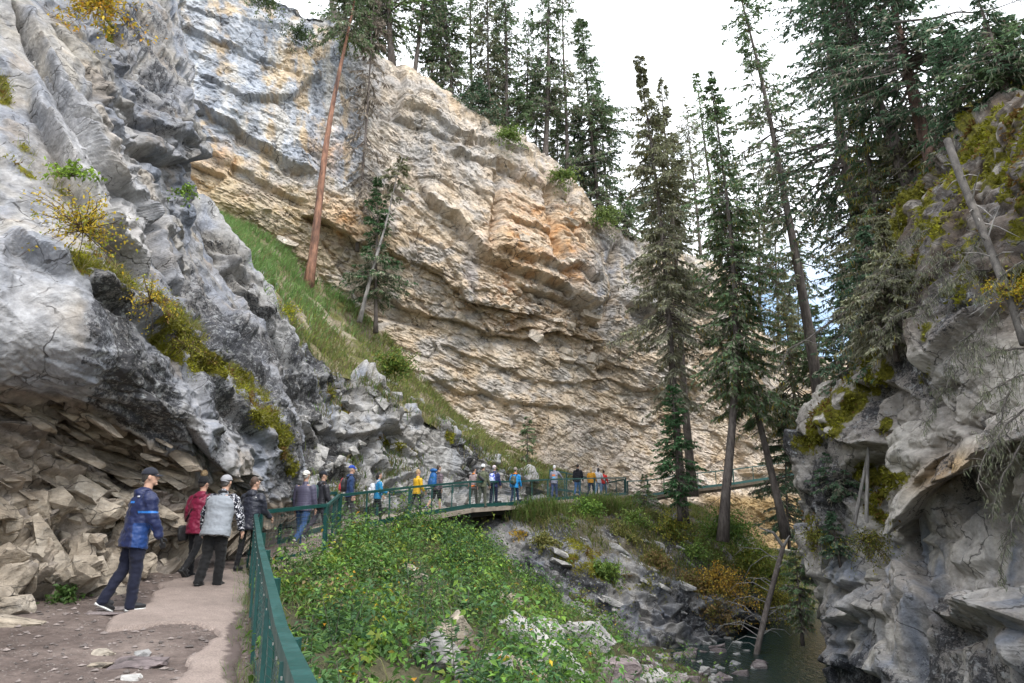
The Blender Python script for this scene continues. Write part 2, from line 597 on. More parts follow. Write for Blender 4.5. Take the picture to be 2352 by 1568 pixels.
def dispA(p, px, py):
    rough = .32 + .60 * np.clip(sstep(880, 960, py - (px - 180) * .42 * (px > 180)) + .0, 0, 1)
    up_r = spot(px, py, 360, 200, 150, 260) + spot(px, py, 560, 800, 160, 130) * .6
    rough = np.clip(rough + up_r * .9, 0, 1.1)
    smooth_l = spot(px, py, 80, 740, 130, 190)
    rough = rough * (1 - .8 * smooth_l)
    d = rock_disp(p, B1, [(2.6, .42, .16, .40, .07), (.95, .36, .10, .36, .07), (.38, .36, .045, .17, .04), (.16, .4, .015, .06, .015)], 1) * rough
    rb = sstep(1120, 1220, py)                      # blocky footing
    d += rb * rock_disp(p, frame(R(-60)), [(1.1, .65, .18, .75, .12), (.48, .7, .09, .40, .08), (.22, .7, .03, .14, .03)], 9)
    wob = 14 * noise(p * .9, 70)
    d += .16 * fbm(p * .4, 2, .5, 3) + .035 * fbm(p * 3.4, 3, .55, 4) * (.4 + rough)
    for q, ln in enumerate(crackA):
        wd = (5.5, 5, 4)[q]
        w2 = wob + 7 * noise(p * 3.1, 79)
        sd_ = seg_dist(px + w2, py + w2 * .5, ln)
        d -= (.75, .55, .45)[q] * np.exp(-(sd_ / wd) ** 2)
    d += .35 * ledge(px, py, [(40, 40), (180, 290), (340, 530), (440, 720)], 90, 30, wob)
    d += .40 * ledge(px, py, [(60, 200), (200, 480), (340, 660)], 60, 40, wob)
    d += .30 * ledge(px, py, [(200, 640), (330, 735), (470, 850), (560, 950), (640, 1040)], 50, 45, wob * 1.5)
    d += .30 * ledge(px, py, [(420, 960), (470, 1040), (520, 1080), (600, 1110)], 60, 40, wob)
    d += .55 * ledge(px, py, [(300, 330), (380, 385), (450, 350)], 110, 25, wob)
    d += .28 * ledge(px, py, [(0, 560), (70, 590), (170, 640)], 60, 40, wob)
    for k, yy in enumerate((975, 1010, 1050, 1090, 1125, 1165)):   # thin beds in the hollow
        d += .20 * ledge(px, py, [(-60, yy - 70), (150, yy + 5), (330, yy + 90), (480, yy + 160)], 22, 12, wob * 1.2) * sstep(900, 960, py)
    return d


def colA(p, px, py, d):
    n1 = fbm(p * .55, 4, .55, 20)
    n2 = fbm(p * 1.7, 4, .55, 21)
    st = fbm(p * np.array([1.6, 1.6, .25]), 4, .55, 22)         # run-off streaks
    c = np.tile(np.array([.42, .42, .44]), (len(p), 1))
    c = mixc(c, (.24, .26, .31), .5 + 1.1 * st)
    c = mixc(c, (.46, .42, .36), .3 + 1.2 * n1)
    c = mixc(c, (.40, .31, .21), .55 * sstep(.15, .5, fbm(p * .8 + 13, 4, .55, 44)))
    c = mixc(c, (.24, .28, .36), .6 * sstep(.12, .5, fbm(p * np.array([.9, .9, .3]) + 31, 4, .55, 45)))
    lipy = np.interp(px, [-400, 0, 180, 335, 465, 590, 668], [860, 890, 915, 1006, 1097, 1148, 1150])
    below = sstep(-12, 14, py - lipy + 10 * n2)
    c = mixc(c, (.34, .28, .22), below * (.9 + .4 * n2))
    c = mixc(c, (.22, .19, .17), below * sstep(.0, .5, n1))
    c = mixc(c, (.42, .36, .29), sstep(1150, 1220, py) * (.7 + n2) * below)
    tan = spot(px, py, 170, 460, 60, 200, -28)
    c = mixc(c, (.36, .31, .24), tan * (.9 + .6 * n2))
    slab = spot(px, py, 250, 420, 70, 260, -30) + .8 * spot(px, py, 90, 740, 110, 170)
    c = mixc(c, (.50, .49, .49), slab * .9)
    # black lichen
    dark = sstep(165, 215, px + 22 * n2 + .12 * (py - 760)) * (1 - below) * sstep(480, 600, py - (px - 200) * .5)
    dark = dark * (1 - .35 * spot(px, py, 500, 1080, 110, 50)) * (1 - .3 * spot(px, py, 620, 1110, 60, 60))
    up = .65 * spot(px, py, 330, 120, 90, 300, -20) + .45 * spot(px, py, 420, 640, 80, 200, -30) + .4 * spot(px, py, 90, 300, 80, 120, -30)
    lich = np.clip(.06 + .72 * dark * (.95 + 1.0 * n1 + .5 * st) + up * (.9 + n2), 0, .80) * (1 - below * .9)
    lich = lich * (1 - .7 * np.clip(slab, 0, 1))
    c = mixc(c, (.22, .22, .235), np.clip(lich * .9, 0, .7))
    moss = np.zeros(len(p))
    for ln, wd in (([(60, 350), (150, 420)], 30), ([(190, 600), (300, 680), (340, 720)], 36), ([(270, 690), (360, 700), (440, 780), (480, 830)], 34), ([(350, 770), (450, 850)], 26),
                   ([(480, 830), (570, 880), (620, 950), (650, 1010)], 24), ([(560, 890), (600, 960)], 28), ([(0, 190), (15, 260)], 22), ([(20, 360), (80, 400)], 18),
                   ([(225, 20), (240, 90)], 26), ([(640, 1010), (670, 1080)], 14)):
        moss = np.maximum(moss, np.exp(-(seg_dist(px, py, ln) / wd) ** 2))
    moss = moss * .85 - .12 * below
    return np.concatenate([c, lich[:, None]], 1), moss


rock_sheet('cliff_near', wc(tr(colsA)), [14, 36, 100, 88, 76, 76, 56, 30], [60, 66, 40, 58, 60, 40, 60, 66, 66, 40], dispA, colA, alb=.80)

# ---- middle wall behind the walkway
cols_m = [(380, 420, 24.0, 1200, 20), (470, 512, 23.5, 1200, 20.5), (560, 605, 24.5, 1200, 21), (640, 705, 25.8, 1205, 21.5), (700, 800, 26.4, 1205, 22.3), (800, 852, 28.5, 1205, 25.2),
          (900, 912, 30.5, 1200, 28.2), (1000, 962, 32.5, 1195, 30.6), (1080, 1012, 34.5, 1190, 33), (1150, 1062, 36.5, 1180, 35.4), (1210, 1090, 38, 1170, 38), (1290, 1120, 41, 1170, 41.5)]
rowsB = [[(x + 14, y - 12 + (3 if x < 1100 else 8), Yt + 5) for x, y, Yt, yb, Yb in cols_m],
         [(x, y, Yt) for x, y, Yt, yb, Yb in cols_m],
         [(x + 4, y + .10 * (yb - y), Yt - .7) for x, y, Yt, yb, Yb in cols_m],
         [(x + 8, y + .35 * (yb - y), Yt * .65 + Yb * .35 - .3) for x, y, Yt, yb, Yb in cols_m],
         [(x + 8, y + .62 * (yb - y), Yt * .35 + Yb * .65 + .2) for x, y, Yt, yb, Yb in cols_m],
         [(x + 4, y + .85 * (yb - y), Yb - .3) for x, y, Yt, yb, Yb in cols_m],
         [(x, yb, Yb) for x, y, Yt, yb, Yb in cols_m],
         [(x, yb + 170, Yb - .4) for x, y, Yt, yb, Yb in cols_m]]


def dispB(p, px, py):
    d = rock_disp(p, frame(R(55)), [(2.6, .5, .30, .6, .16), (1.0, .55, .16, .45, .14), (.42, .5, .07, .22, .07), (.2, .5, .025, .08, .03)], 3)
    wob = 14 * noise(p * .6, 71)
    d *= 1 - .75 * spot(px, py, 1010, 1060, 60, 80) - .5 * spot(px, py, 600, 720, 60, 90)
    d += .4 * ledge(px, py, [(700, 1060), (790, 1085), (880, 1110), (960, 1100)], 40, 30, wob)
    d += .4 * ledge(px, py, [(700, 960), (800, 1000), (900, 985)], 40, 30, wob)
    d += .4 * ledge(px, py, [(470, 640), (560, 700), (640, 790), (690, 860)], 50, 40, wob)
    d -= .6 * spot(px, py, 1082, 1085, 12, 22)
    return d + .22 * fbm(p * .35, 2, .5, 7) + .04 * fbm(p * 3, 3, .5, 7)


def colB(p, px, py, d):
    n1 = fbm(p * .45, 4, .55, 24)
    n2 = fbm(p * 1.5, 4, .55, 25)
    st = fbm(p * np.array([1.5, 1.5, .2]), 4, .55, 26)
    c = np.tile(np.array([.44, .43, .42]), (len(p), 1))
    c = mixc(c, (.30, .32, .37), .35 + 1.2 * st)
    c = mixc(c, (.45, .40, .33), .2 + 1.4 * n1)
    c = mixc(c, (.50, .49, .48), .8 * spot(px, py, 1010, 1060, 50, 70) + .5 * spot(px, py, 610, 740, 60, 80))
    lich = np.clip(.30 + .8 * n1 + .7 * spot(px, py, 680, 840, 60, 110, -30) + .5 * spot(px, py, 1070, 1040, 40, 60) + .3 * spot(px, py, 750, 1060, 70, 90), 0, .85)
    lich *= 1 - .6 * spot(px, py, 985, 1070, 40, 70)
    c = mixc(c, (.23, .235, .25), lich * .7)
    moss = np.full(len(p), .05)
    for ln, wd in (([(1030, 1000), (1080, 1030)], 16), ([(870, 1010), (960, 1040)], 14), ([(540, 870), (640, 960)], 14), ([(760, 900), (800, 960)], 14), ([(930, 1110), (960, 1130)], 14)):
        moss = np.maximum(moss, .6 * np.exp(-(seg_dist(px, py, ln) / wd) ** 2))
    return np.concatenate([c, lich[:, None]], 1), moss


rock_sheet('cliff_middle', wc(rowsB), [20, 26, 28, 30, 34, 36, 36, 36, 30, 24, 20], [8, 16, 56, 50, 36, 26, 20], dispB, colB, flip=True, alb=.85)

# ---- grassy talus between the middle wall and the far cliff
fr = [(x, y, Yt) for x, y, Yt, yb, Yb in cols_m]
bk = [(440, 455, 37), (500, 495, 38.2), (630, 562, 39), (720, 645, 40), (815, 720, 40.5), (890, 800, 41), (965, 885, 41.8), (1045, 955, 42.6), (1115, 1003, 43.4), (1180, 1040, 44.2), (1240, 1075, 44.8), (1310, 1105, 46)]
rowsT = [[(x - 2, y + 22, Y - .6) for x, y, Y in fr], [(x, y - 2, Y + .3) for x, y, Y in fr],
         [((a[0] * 2 + b[0]) / 3, (a[1] * 2 + b[1]) / 3 + 5, (a[2] * 2 + b[2]) / 3) for a, b in zip(fr, bk)],
         [((a[0] + b[0] * 2) / 3, (a[1] + b[1] * 2) / 3 + 4, (a[2] + b[2] * 2) / 3) for a, b in zip(fr, bk)],
         bk, [(x + 8, y - 6, Y + 4) for x, y, Y in bk]]


def dispT(p, px, py):
    return .30 * fbm(p * .5, 4, .5, 30) + .12 * fbm(p * 2.2, 3, .5, 31)


def colT(p, px, py, d):
    n = fbm(p * .8, 4, .5, 33)
    c = mixc(np.tile(np.array([.24, .20, .14]), (len(p), 1)), (.12, .12, .04), .5 + 1.5 * n)
    c = mixc(c, (.36, .31, .24), sstep(.1, .5, fbm(p * .5, 3, .5, 34)) * .8)
    return np.concatenate([c, np.full((len(p), 1), .05)], 1), np.full(len(p), .12)


rock_sheet('grassy_slope', wc(rowsT), [8, 10, 12, 14, 16, 16, 16, 16, 14, 12, 10], [4, 14, 14, 14, 6], dispT, colT, flip=True)

# ---- the far cliff
topF = [(-150, -330, 36), (250, -190, 36.5), (420, -95, 37.5), (560, -25, 38.5), (680, 20, 39.5), (765, 42, 40.5), (815, 85, 41.2), (930, 165, 42.8), (1005, 200, 43.8), (1110, 282, 45), (1230, 358, 47),
        (1330, 440, 49), (1420, 518, 50.5), (1500, 560, 52.5), (1620, 600, 55), (1700, 660, 57), (1790, 790, 60), (1960, 850, 68)]
botF = [(-100, 1150, 36), (300, 1150, 37), (430, 1150, 38), (570, 1150, 39), (690, 1160, 40.2), (765, 1170, 41), (830, 1180, 41.8), (940, 1190, 43), (1020, 1200, 43.8), (1120, 1210, 45), (1240, 1215, 46.6),
        (1340, 1220, 48.2), (1440, 1230, 49.8), (1520, 1235, 51.2), (1640, 1240, 52.6), (1720, 1250, 54.6), (1800, 1260, 58), (1960, 1270, 66)]
tt = [0, .06, .16, .28, .40, .50, .60, .72, .84, .94, 1.0]
off = [1.6, .2, -.5, -1.2, -1.4, -.3, .5, .6, .1, -.5, -1.0]
rowsF = []
for t_, o_ in zip(tt, off):
    rowsF.append([W(a[0] * (1 - t_) + b[0] * t_, a[1] * (1 - t_) + b[1] * t_, a[2] * (1 - t_) + b[2] * t_ + o_) for a, b in zip(topF, botF)])
top0 = [(x, y + 2.2, z + .5) for x, y, z in rowsF[0]]
top1 = [(x * 1.0 - 3, y + 16, z + 2.0) for x, y, z in rowsF[0]]
rowsF = [top1, top0] + rowsF


def dispF(p, px, py):
    nf = noise(p * .18, 72)
    d = rock_disp(p, frame(R(24), R(-12)), [(8.0, .55, .36, .75, .12), (3.2, .36, .08, .28, .14), (1.2, .26, .04, .12, .09), (.5, .3, .025, .08, .04)], 5, .4, .08, .10)
    sm = spot(px, py, 590, 220, 190, 180) * .6 + spot(px, py, 1020, 480, 130, 90) * .35
    blk = spot(px, py, 1230, 720, 190, 70, 18) + spot(px, py, 1640, 780, 90, 110)
    d = d * (1 - .55 * sm) * (.8 + .5 * blk)
    d += blk * rock_disp(p, frame(R(8)), [(1.9, .8, .35, .6, .16), (.8, .8, .12, .2, .06)], 15) * .8
    d -= .10 * sstep(.10, .03, np.abs(fbm(p * np.array([.5, .5, .13]), 3, .5, 78))) * (1 - sm)
    wob = 26 * noise(p * .33, 73) + 9 * noise(p * 1.2, 74)
    for ln, a, u, dn in (
            ([(410, 225), (500, 280), (600, 325), (735, 400)], .9, 60, 30),
            ([(420, 335), (520, 370), (640, 420), (720, 470)], .5, 40, 26),
            ([(680, 480), (780, 530), (860, 560), (950, 600)], 1.0, 80, 40),
            ([(950, 590), (1050, 660), (1130, 760), (1250, 770)], .5, 50, 30),
            ([(960, 420), (1060, 520), (1140, 590), (1260, 650), (1400, 740)], 1.1, 110, 50),
            ([(1020, 345), (1090, 365), (1180, 390), (1250, 420)], .6, 46, 26),
            ([(1120, 560), (1210, 600), (1310, 630), (1380, 660)], .7, 60, 30),
            ([(820, 640), (930, 700), (1080, 750), (1210, 790), (1400, 770)], .6, 60, 40),
            ([(900, 250), (1020, 290), (1130, 330), (1240, 370)], .5, 40, 26),
            ([(1270, 520), (1340, 560), (1420, 640)], .5, 46, 26),
            ([(1430, 700), (1480, 720), (1530, 735)], 1.3, 40, 60),
            ([(1000, 880), (1200, 920), (1400, 960), (1600, 980)], .35, 40, 26),
            ([(1540, 640), (1640, 690), (1720, 740)], .6, 40, 26),
            ([(1000, 790), (1150, 850), (1350, 880), (1550, 890)], .35, 40, 26)):
        d += .8 * a * ledge(px, py, ln, u, dn, wob)
    for ln, a, wd in (([(1140, 400), (1135, 480), (1128, 560)], .8, 7), ([(1265, 430), (1262, 540), (1270, 600)], .9, 9), ([(1310, 440), (1318, 560)], .8, 8),
                      ([(1420, 560), (1410, 660), (1390, 740)], .9, 10), ([(1600, 700), (1590, 800)], .6, 7), ([(1655, 650), (1650, 780)], .5, 6)):
        d -= a * np.exp(-(seg_dist(px + wob * .3, py, ln) / wd) ** 2)
    d -= 1.0 * spot(px, py, 1392, 858, 16, 8)
    return d + .35 * fbm(p * .12, 2, .5, 8) + .07 * fbm(p * 2.2, 3, .6, 9)


def colF(p, px, py, d):
    n1 = fbm(p * .22, 4, .55, 27)
    n2 = fbm(p * .8, 4, .55, 28)
    st = fbm(p * np.array([.9, .9, .07]), 4, .6, 29)
    st2 = fbm(p * np.array([.8, .8, .09]) + 40, 5, .62, 35)
    c = np.tile(np.array([.47, .405, .33]), (len(p), 1))
    c = mixc(c, (.40, .32, .235), .35 + 1.3 * n1)
    c = mixc(c, (.50, .47, .44), .15 + 1.2 * n2)
    up = sstep(430, 330, py + 60 * n1 - .12 * (px - 420)) * sstep(930, 780, px + 60 * n2)
    c = mixc(c, (.33, .365, .43), up * 1.0)
    c = mixc(c, (.23, .26, .32), up * sstep(.02, .4, st) * .85)
    c = mixc(c, (.50, .49, .47), up * sstep(.05, .45, -st) * .7)
    c = mixc(c, (.46, .355, .22), up * sstep(.05, .55, st2 + .35 * n2) * .75)
    grey = spot(px, py, 1010, 330, 150, 90, 20) + .7 * spot(px, py, 1330, 640, 130, 60, 50) + .8 * spot(px, py, 1490, 690, 70, 70) + .6 * spot(px, py, 870, 150, 90, 70)
    c = mixc(c, (.31, .31, .32), grey * (.6 + st))
    blue = spot(px, py, 1380, 620, 40, 110, -8) + .6 * spot(px, py, 1080, 650, 40, 80) + .6 * spot(px, py, 1230, 380, 40, 60) + .6 * spot(px, py, 1450, 580, 40, 60)
    c = mixc(c, (.24, .28, .36), blue * sstep(-.2, .3, st))
    yel = spot(px, py, 560, 470, 170, 110, 15) + .8 * spot(px, py, 640, 560, 160, 70)
    c = mixc(c, (.44, .365, .25), yel * (.6 + 1.2 * n2))
    org = spot(px, py, 1290, 550, 70, 120, -8) + .9 * spot(px, py, 1180, 560, 60, 110) + .7 * spot(px, py, 790, 510, 70, 50) + .5 * spot(px, py, 500, 360, 70, 40) + .5 * spot(px, py, 1100, 700, 130, 40, 25) + .5 * spot(px, py, 750, 330, 40, 50)
    c = mixc(c, (.47, .31, .18), org * (.65 + 1.3 * n2))
    c = mixc(c, (.42, .23, .11), org * sstep(.2, .6, n2 + .3 * st) * .7)
    dk = spot(px, py, 1480, 700, 45, 40) + .6 * spot(px, py, 1390, 560, 30, 60) + .5 * spot(px, py, 700, 30, 120, 26, 15)
    c = mixc(c, (.10, .105, .12), dk * (.7 + n2))
    nup = (1 - .75 * np.clip(up, 0, 1)) * (1 - .6 * np.clip(yel + org, 0, 1))
    c = mixc(c, (.33, .325, .33), .75 * nup * sstep(.08, .4, fbm(p * np.array([.35, .35, .6]), 4, .6, 86)))
    c = mixc(c, (.28, .245, .21), .45 * nup * sstep(.15, .45, fbm(p * np.array([.5, .5, 1.3]), 4, .6, 87)))
    low = sstep(900, 1020, py)
    c = mixc(c, (.47, .42, .38), low * (.45 + n2))
    und = sstep(1125, 1150, py) * sstep(1590, 1640, px)
    c = mixc(c, (.30, .22, .12), und)
    lich = np.clip(.03 + .35 * grey * (.5 + n2) + .5 * dk + .12 * sstep(.1, .5, n1), 0, .6)
    return np.concatenate([c, lich[:, None]], 1), np.full(len(p), -.2)


rock_sheet('cliff_far', rowsF, [6, 14, 22, 30, 30, 24, 18, 34, 24, 32, 36, 32, 30, 28, 34, 24, 22, 10],
           [6, 5, 14, 34, 44, 44, 38, 38, 44, 42, 30, 16], dispF, colF, mat='rock_far', flip=True, alb=np.array((1.25, 1.20, 1.13)), nb=0)

# ---- right wall over the creek
colsR = [
    [(1990, 1620, 33), (1985, 1480, 33), (1960, 1340, 34), (1960, 1200, 34), (1960, 1080, 34), (1960, 1010, 35), (1985, 930, 37), (2005, 860, 40), (2030, 780, 44), (2060, 740, 50)],
    [(1898, 1620, 25.5), (1878, 1450, 25.5), (1852, 1300, 26), (1846, 1180, 26), (1851, 1070, 26), (1860, 1000, 27), (1905, 925, 29), (1955, 850, 32), (2000, 770, 36), (2050, 720, 42)],
    [(1915, 1640, 23), (1900, 1450, 23.2), (1885, 1300, 23.8), (1880, 1180, 23.8), (1885, 1070, 23.4), (1895, 980, 23.8), (1935, 895, 25), (1965, 830, 27), (2005, 740, 30), (2040, 700, 36)],
    [(1990, 1690, 20.5), (1985, 1450, 20.8), (1980, 1300, 21.6), (1980, 1180, 21.4), (1985, 1060, 20.7), (1985, 930, 21), (1990, 810, 22), (2005, 700, 23.5), (2035, 600, 25.5), (2070, 560, 32)],
    [(2080, 1760, 17.8), (2080, 1450, 18.2), (2080, 1270, 19.6), (2070, 1140, 18.6), (2070, 1010, 17.8), (2070, 860, 18), (2080, 690, 19), (2090, 540, 20), (2105, 430, 21.5), (2120, 395, 29)],
    [(2200, 1860, 15.2), (2200, 1450, 15.8), (2200, 1240, 17.2), (2200, 1090, 15.8), (2200, 980, 15.2), (2200, 800, 15.6), (2200, 610, 16.2), (2200, 440, 17), (2195, 335, 18.5), (2190, 300, 27)],
    [(2352, 2000, 13.2), (2352, 1480, 13.6), (2352, 1250, 14.4), (2352, 1060, 13.5), (2352, 920, 12.9), (2352, 700, 13.4), (2352, 500, 14), (2345, 330, 15), (2335, 215, 16.5), (2330, 180, 25)],
    [(2900, 2600, 8.4), (2900, 1650, 8.6), (2900, 1300, 8.8), (2900, 1000, 8.4), (2900, 700, 8.2), (2900, 400, 8.4), (2900, 200, 8.8), (2900, 0, 9.4), (2880, -150, 11), (2850, -220, 18)],
    [(4600, 4000, 4.2), (4600, 2200, 4.3), (4600, 1400, 4.3), (4600, 900, 4.3), (4600, 500, 4.3), (4600, 0, 4.4), (4600, -400, 4.8), (4600, -900, 5.4), (4500, -1200, 7), (4400, -1400, 12)],
]


def dispR(p, px, py):
    d = rock_disp(p, frame(R(-18), R(80)), [(3.0, 1.1, .46, .50, .16), (1.3, 1.1, .20, .32, .14), (.5, 1.0, .05, .12, .06), (.2, .9, .012, .04, .02)], 6, .12, .1, .06)
    wob = 22 * noise(p * .6, 75) + 8 * noise(p * 2., 76)
    d *= 1 - .5 * spot(px, py, 2250, 1330, 70, 150)
    for ln, a, u, dn in (([(2020, 1260), (2090, 1180), (2180, 1090), (2280, 1040), (2352, 1010), (2420, 1000)], .8, 50, 90),
                         ([(1860, 1330), (1930, 1345), (2000, 1335), (2040, 1320)], .5, 50, 40),
                         ([(1870, 1410), (1940, 1435), (2010, 1415), (2060, 1430)], .45, 40, 40),
                         ([(2120, 1400), (2190, 1440), (2260, 1420), (2352, 1440), (2420, 1440)], .6, 60, 60),
                         ([(1960, 880), (2010, 870), (2060, 900)], .5, 40, 50),
                         ([(1900, 990), (1960, 1020), (2040, 1010)], .5, 40, 50),
                         ([(1880, 1520), (1960, 1530), (2060, 1560)], .5, 50, 60)):
        d += a * ledge(px, py, ln, u, dn, wob)
    return d + .3 * fbm(p * .3, 2, .5, 10) + .04 * fbm(p * 3, 3, .5, 10)


def colR(p, px, py, d):
    n1 = fbm(p * .4, 4, .55, 36)
    n2 = fbm(p * 1.4, 4, .55, 37)
    st = fbm(p * np.array([1.3, 1.3, .16]), 4, .6, 38)
    c = np.tile(np.array([.45, .42, .38]), (len(p), 1))
    c = mixc(c, (.33, .28, .235), .35 + 1.2 * n1)
    c = mixc(c, (.20, .22, .265), (.25 + 1.3 * st) * sstep(1100, 1300, py))
    c = mixc(c, (.46, .43, .40), .9 * spot(px, py, 2240, 1320, 50, 120) * (1 + st) + .6 * spot(px, py, 1950, 1390, 70, 60) + .5 * spot(px, py, 2120, 980, 80, 100))
    c = mixc(c, (.42, .27, .12), .9 * spot(px, py, 2170, 1080, 80, 30, -30) + .5 * spot(px, py, 2330, 640, 40, 100) * (1 + n2))
    c = mixc(c, (.30, .20, .15), .8 * spot(px, py, 2330, 560, 60, 130))
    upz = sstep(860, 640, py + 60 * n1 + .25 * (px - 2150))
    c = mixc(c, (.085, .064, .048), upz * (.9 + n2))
    lich = np.clip(.22 + .8 * n1 + .5 * sstep(1450, 1560, py) + .5 * spot(px, py, 1880, 1150, 60, 110) + .4 * spot(px, py, 2160, 860, 60, 60), 0, .85)
    lich *= 1 - .8 * spot(px, py, 2240, 1320, 50, 120) - .6 * spot(px, py, 2120, 1000, 80, 80)
    c = mixc(c, (.17, .17, .18), lich * .75)
    moss = np.full(len(p), -.05)
    for ln, wd, a in (([(1862, 1010), (1910, 955), (1950, 920)], 36, 1.15), ([(1970, 880), (2000, 830)], 34, 1.1), ([(2000, 1110), (2070, 1100)], 22, 1.), ([(2010, 1140), (2060, 1110)], 16, 1.), ([(2010, 885), (2050, 850)], 24, .9), ([(2040, 970), (2030, 1000)], 14, .9),
                      ([(2340, 250), (2260, 330), (2230, 350)], 40, .9), ([(2352, 400), (2290, 480), (2330, 520)], 40, .7), ([(2110, 400), (2130, 470)], 30, .6), ([(1980, 1080), (2040, 1090)], 24, .9),
                      ([(2130, 750), (2120, 870)], 18, .5), ([(2000, 1180), (2050, 1200)], 30, .5), ([(2340, 420), (2300, 620)], 36, .6), ([(1860, 1190), (1870, 1260)], 18, .5)):
        moss = np.maximum(moss, a * np.exp(-(seg_dist(px, py, ln) / wd) ** 2))
    moss = np.maximum(moss * 1.35, .62 * sstep(820, 600, py + 40 * n2))
    return np.concatenate([c, lich[:, None]], 1), moss


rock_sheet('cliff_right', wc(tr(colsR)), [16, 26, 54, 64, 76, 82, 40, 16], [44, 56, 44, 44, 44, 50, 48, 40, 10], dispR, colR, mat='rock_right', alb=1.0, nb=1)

# ---- outcrop under the far half of the walkway
colsO = [
    [(1090, 1190, 33), (1095, 1205, 32), (1110, 1240, 31), (1130, 1330, 29), (1140, 1420, 26.5), (1150, 1500, 24), (1160, 1600, 22)],
    [(1160, 1180, 34.5), (1165, 1196, 32.4), (1170, 1240, 30.8), (1190, 1310, 29), (1215, 1400, 27), (1230, 1480, 25), (1240, 1570, 23)],
    [(1250, 1160, 37), (1255, 1185, 32.5), (1265, 1245, 30), (1285, 1330, 28.6), (1305, 1430, 27.2), (1312, 1500, 26.2), (1320, 1600, 25)],
    [(1380, 1146, 41), (1385, 1195, 34), (1395, 1262, 31.2), (1405, 1340, 29.8), (1425, 1430, 28.4), (1430, 1500, 27.4), (1435, 1600, 26.5)],
    [(1520, 1155, 45), (1525, 1225, 35.5), (1530, 1300, 32), (1540, 1375, 30.4), (1550, 1440, 29.6), (1560, 1500, 28.8), (1565, 1600, 28)],
    [(1640, 1180, 48), (1640, 1262, 37), (1650, 1335, 33.2), (1655, 1400, 31.8), (1660, 1460, 31), (1670, 1520, 30.4), (1672, 1600, 29.8)],
    [(1735, 1250, 48), (1745, 1325, 39), (1752, 1385, 35.5), (1752, 1440, 34.3), (1755, 1485, 33.8), (1760, 1530, 33.4), (1765, 1600, 33)],
    [(1840, 1290, 52), (1850, 1350, 43), (1860, 1400, 39), (1860, 1440, 38), (1860, 1480, 38), (1860, 1520, 38), (1865, 1580, 38)],
]


def dispO(p, px, py):
    rough = .35 + .65 * sstep(1300, 1380, py + 60 * (px < 1300))
    d = rough * rock_disp(p, frame(R(28)), [(2.2, .45, .32, .6, .12), (.85, .4, .18, .45, .10), (.36, .4, .08, .22, .06)], 12)
    wob = 12 * noise(p * .8, 77)
    for ln, a, u, dn in (([(1150, 1290), (1250, 1330), (1350, 1400), (1480, 1470)], .4, 40, 30), ([(1500, 1420), (1580, 1450), (1700, 1500)], .45, 40, 30), ([(1480, 1330), (1560, 1350), (1660, 1380), (1740, 1400)], .4, 30, 40)):
        d += a * ledge(px, py, ln, u, dn, wob)
    return d + .25 * fbm(p * .3, 2, .5, 13) + .04 * fbm(p * 3, 3, .5, 13)


def colO(p, px, py, d):
    n1 = fbm(p * .5, 4, .55, 40)
    n2 = fbm(p * 1.6, 4, .55, 41)
    st = fbm(p * np.array([1.3, 1.3, .2]), 4, .6, 42)
    c = np.tile(np.array([.40, .385, .37]), (len(p), 1))
    c = mixc(c, (.24, .26, .31), .3 + 1.2 * st)
    lim = np.interp(px, [1150, 1250, 1400, 1550, 1700, 1800], [1180, 1215, 1275, 1330, 1385, 1410])
    top = sstep(20, -20, py - lim + 40 * n2)
    c = mixc(c, (.15, .125, .075), top * .9)
    c = mixc(c, (.34, .29, .23), top * sstep(.2, .5, n1))
    lich = np.clip(.42 + .9 * n1 + .4 * spot(px, py, 1330, 1290, 90, 60, 30) - .4 * spot(px, py, 1270, 1390, 60, 60) - .3 * spot(px, py, 1560, 1420, 40, 50), 0, .9)
    c = mixc(c, (.15, .15, .16), lich * .7)
    moss = .1 + .5 * spot(px, py, 1330, 1270, 110, 50, 30) + .35 * spot(px, py, 1420, 1370, 90, 50, 20)
    return np.concatenate([c, lich[:, None]], 1), moss


rock_sheet('outcrop', wc(tr(colsO)), [14, 26, 40, 42, 38, 30, 16], [20, 30, 40, 40, 34, 30], dispO, colO, alb=.66)

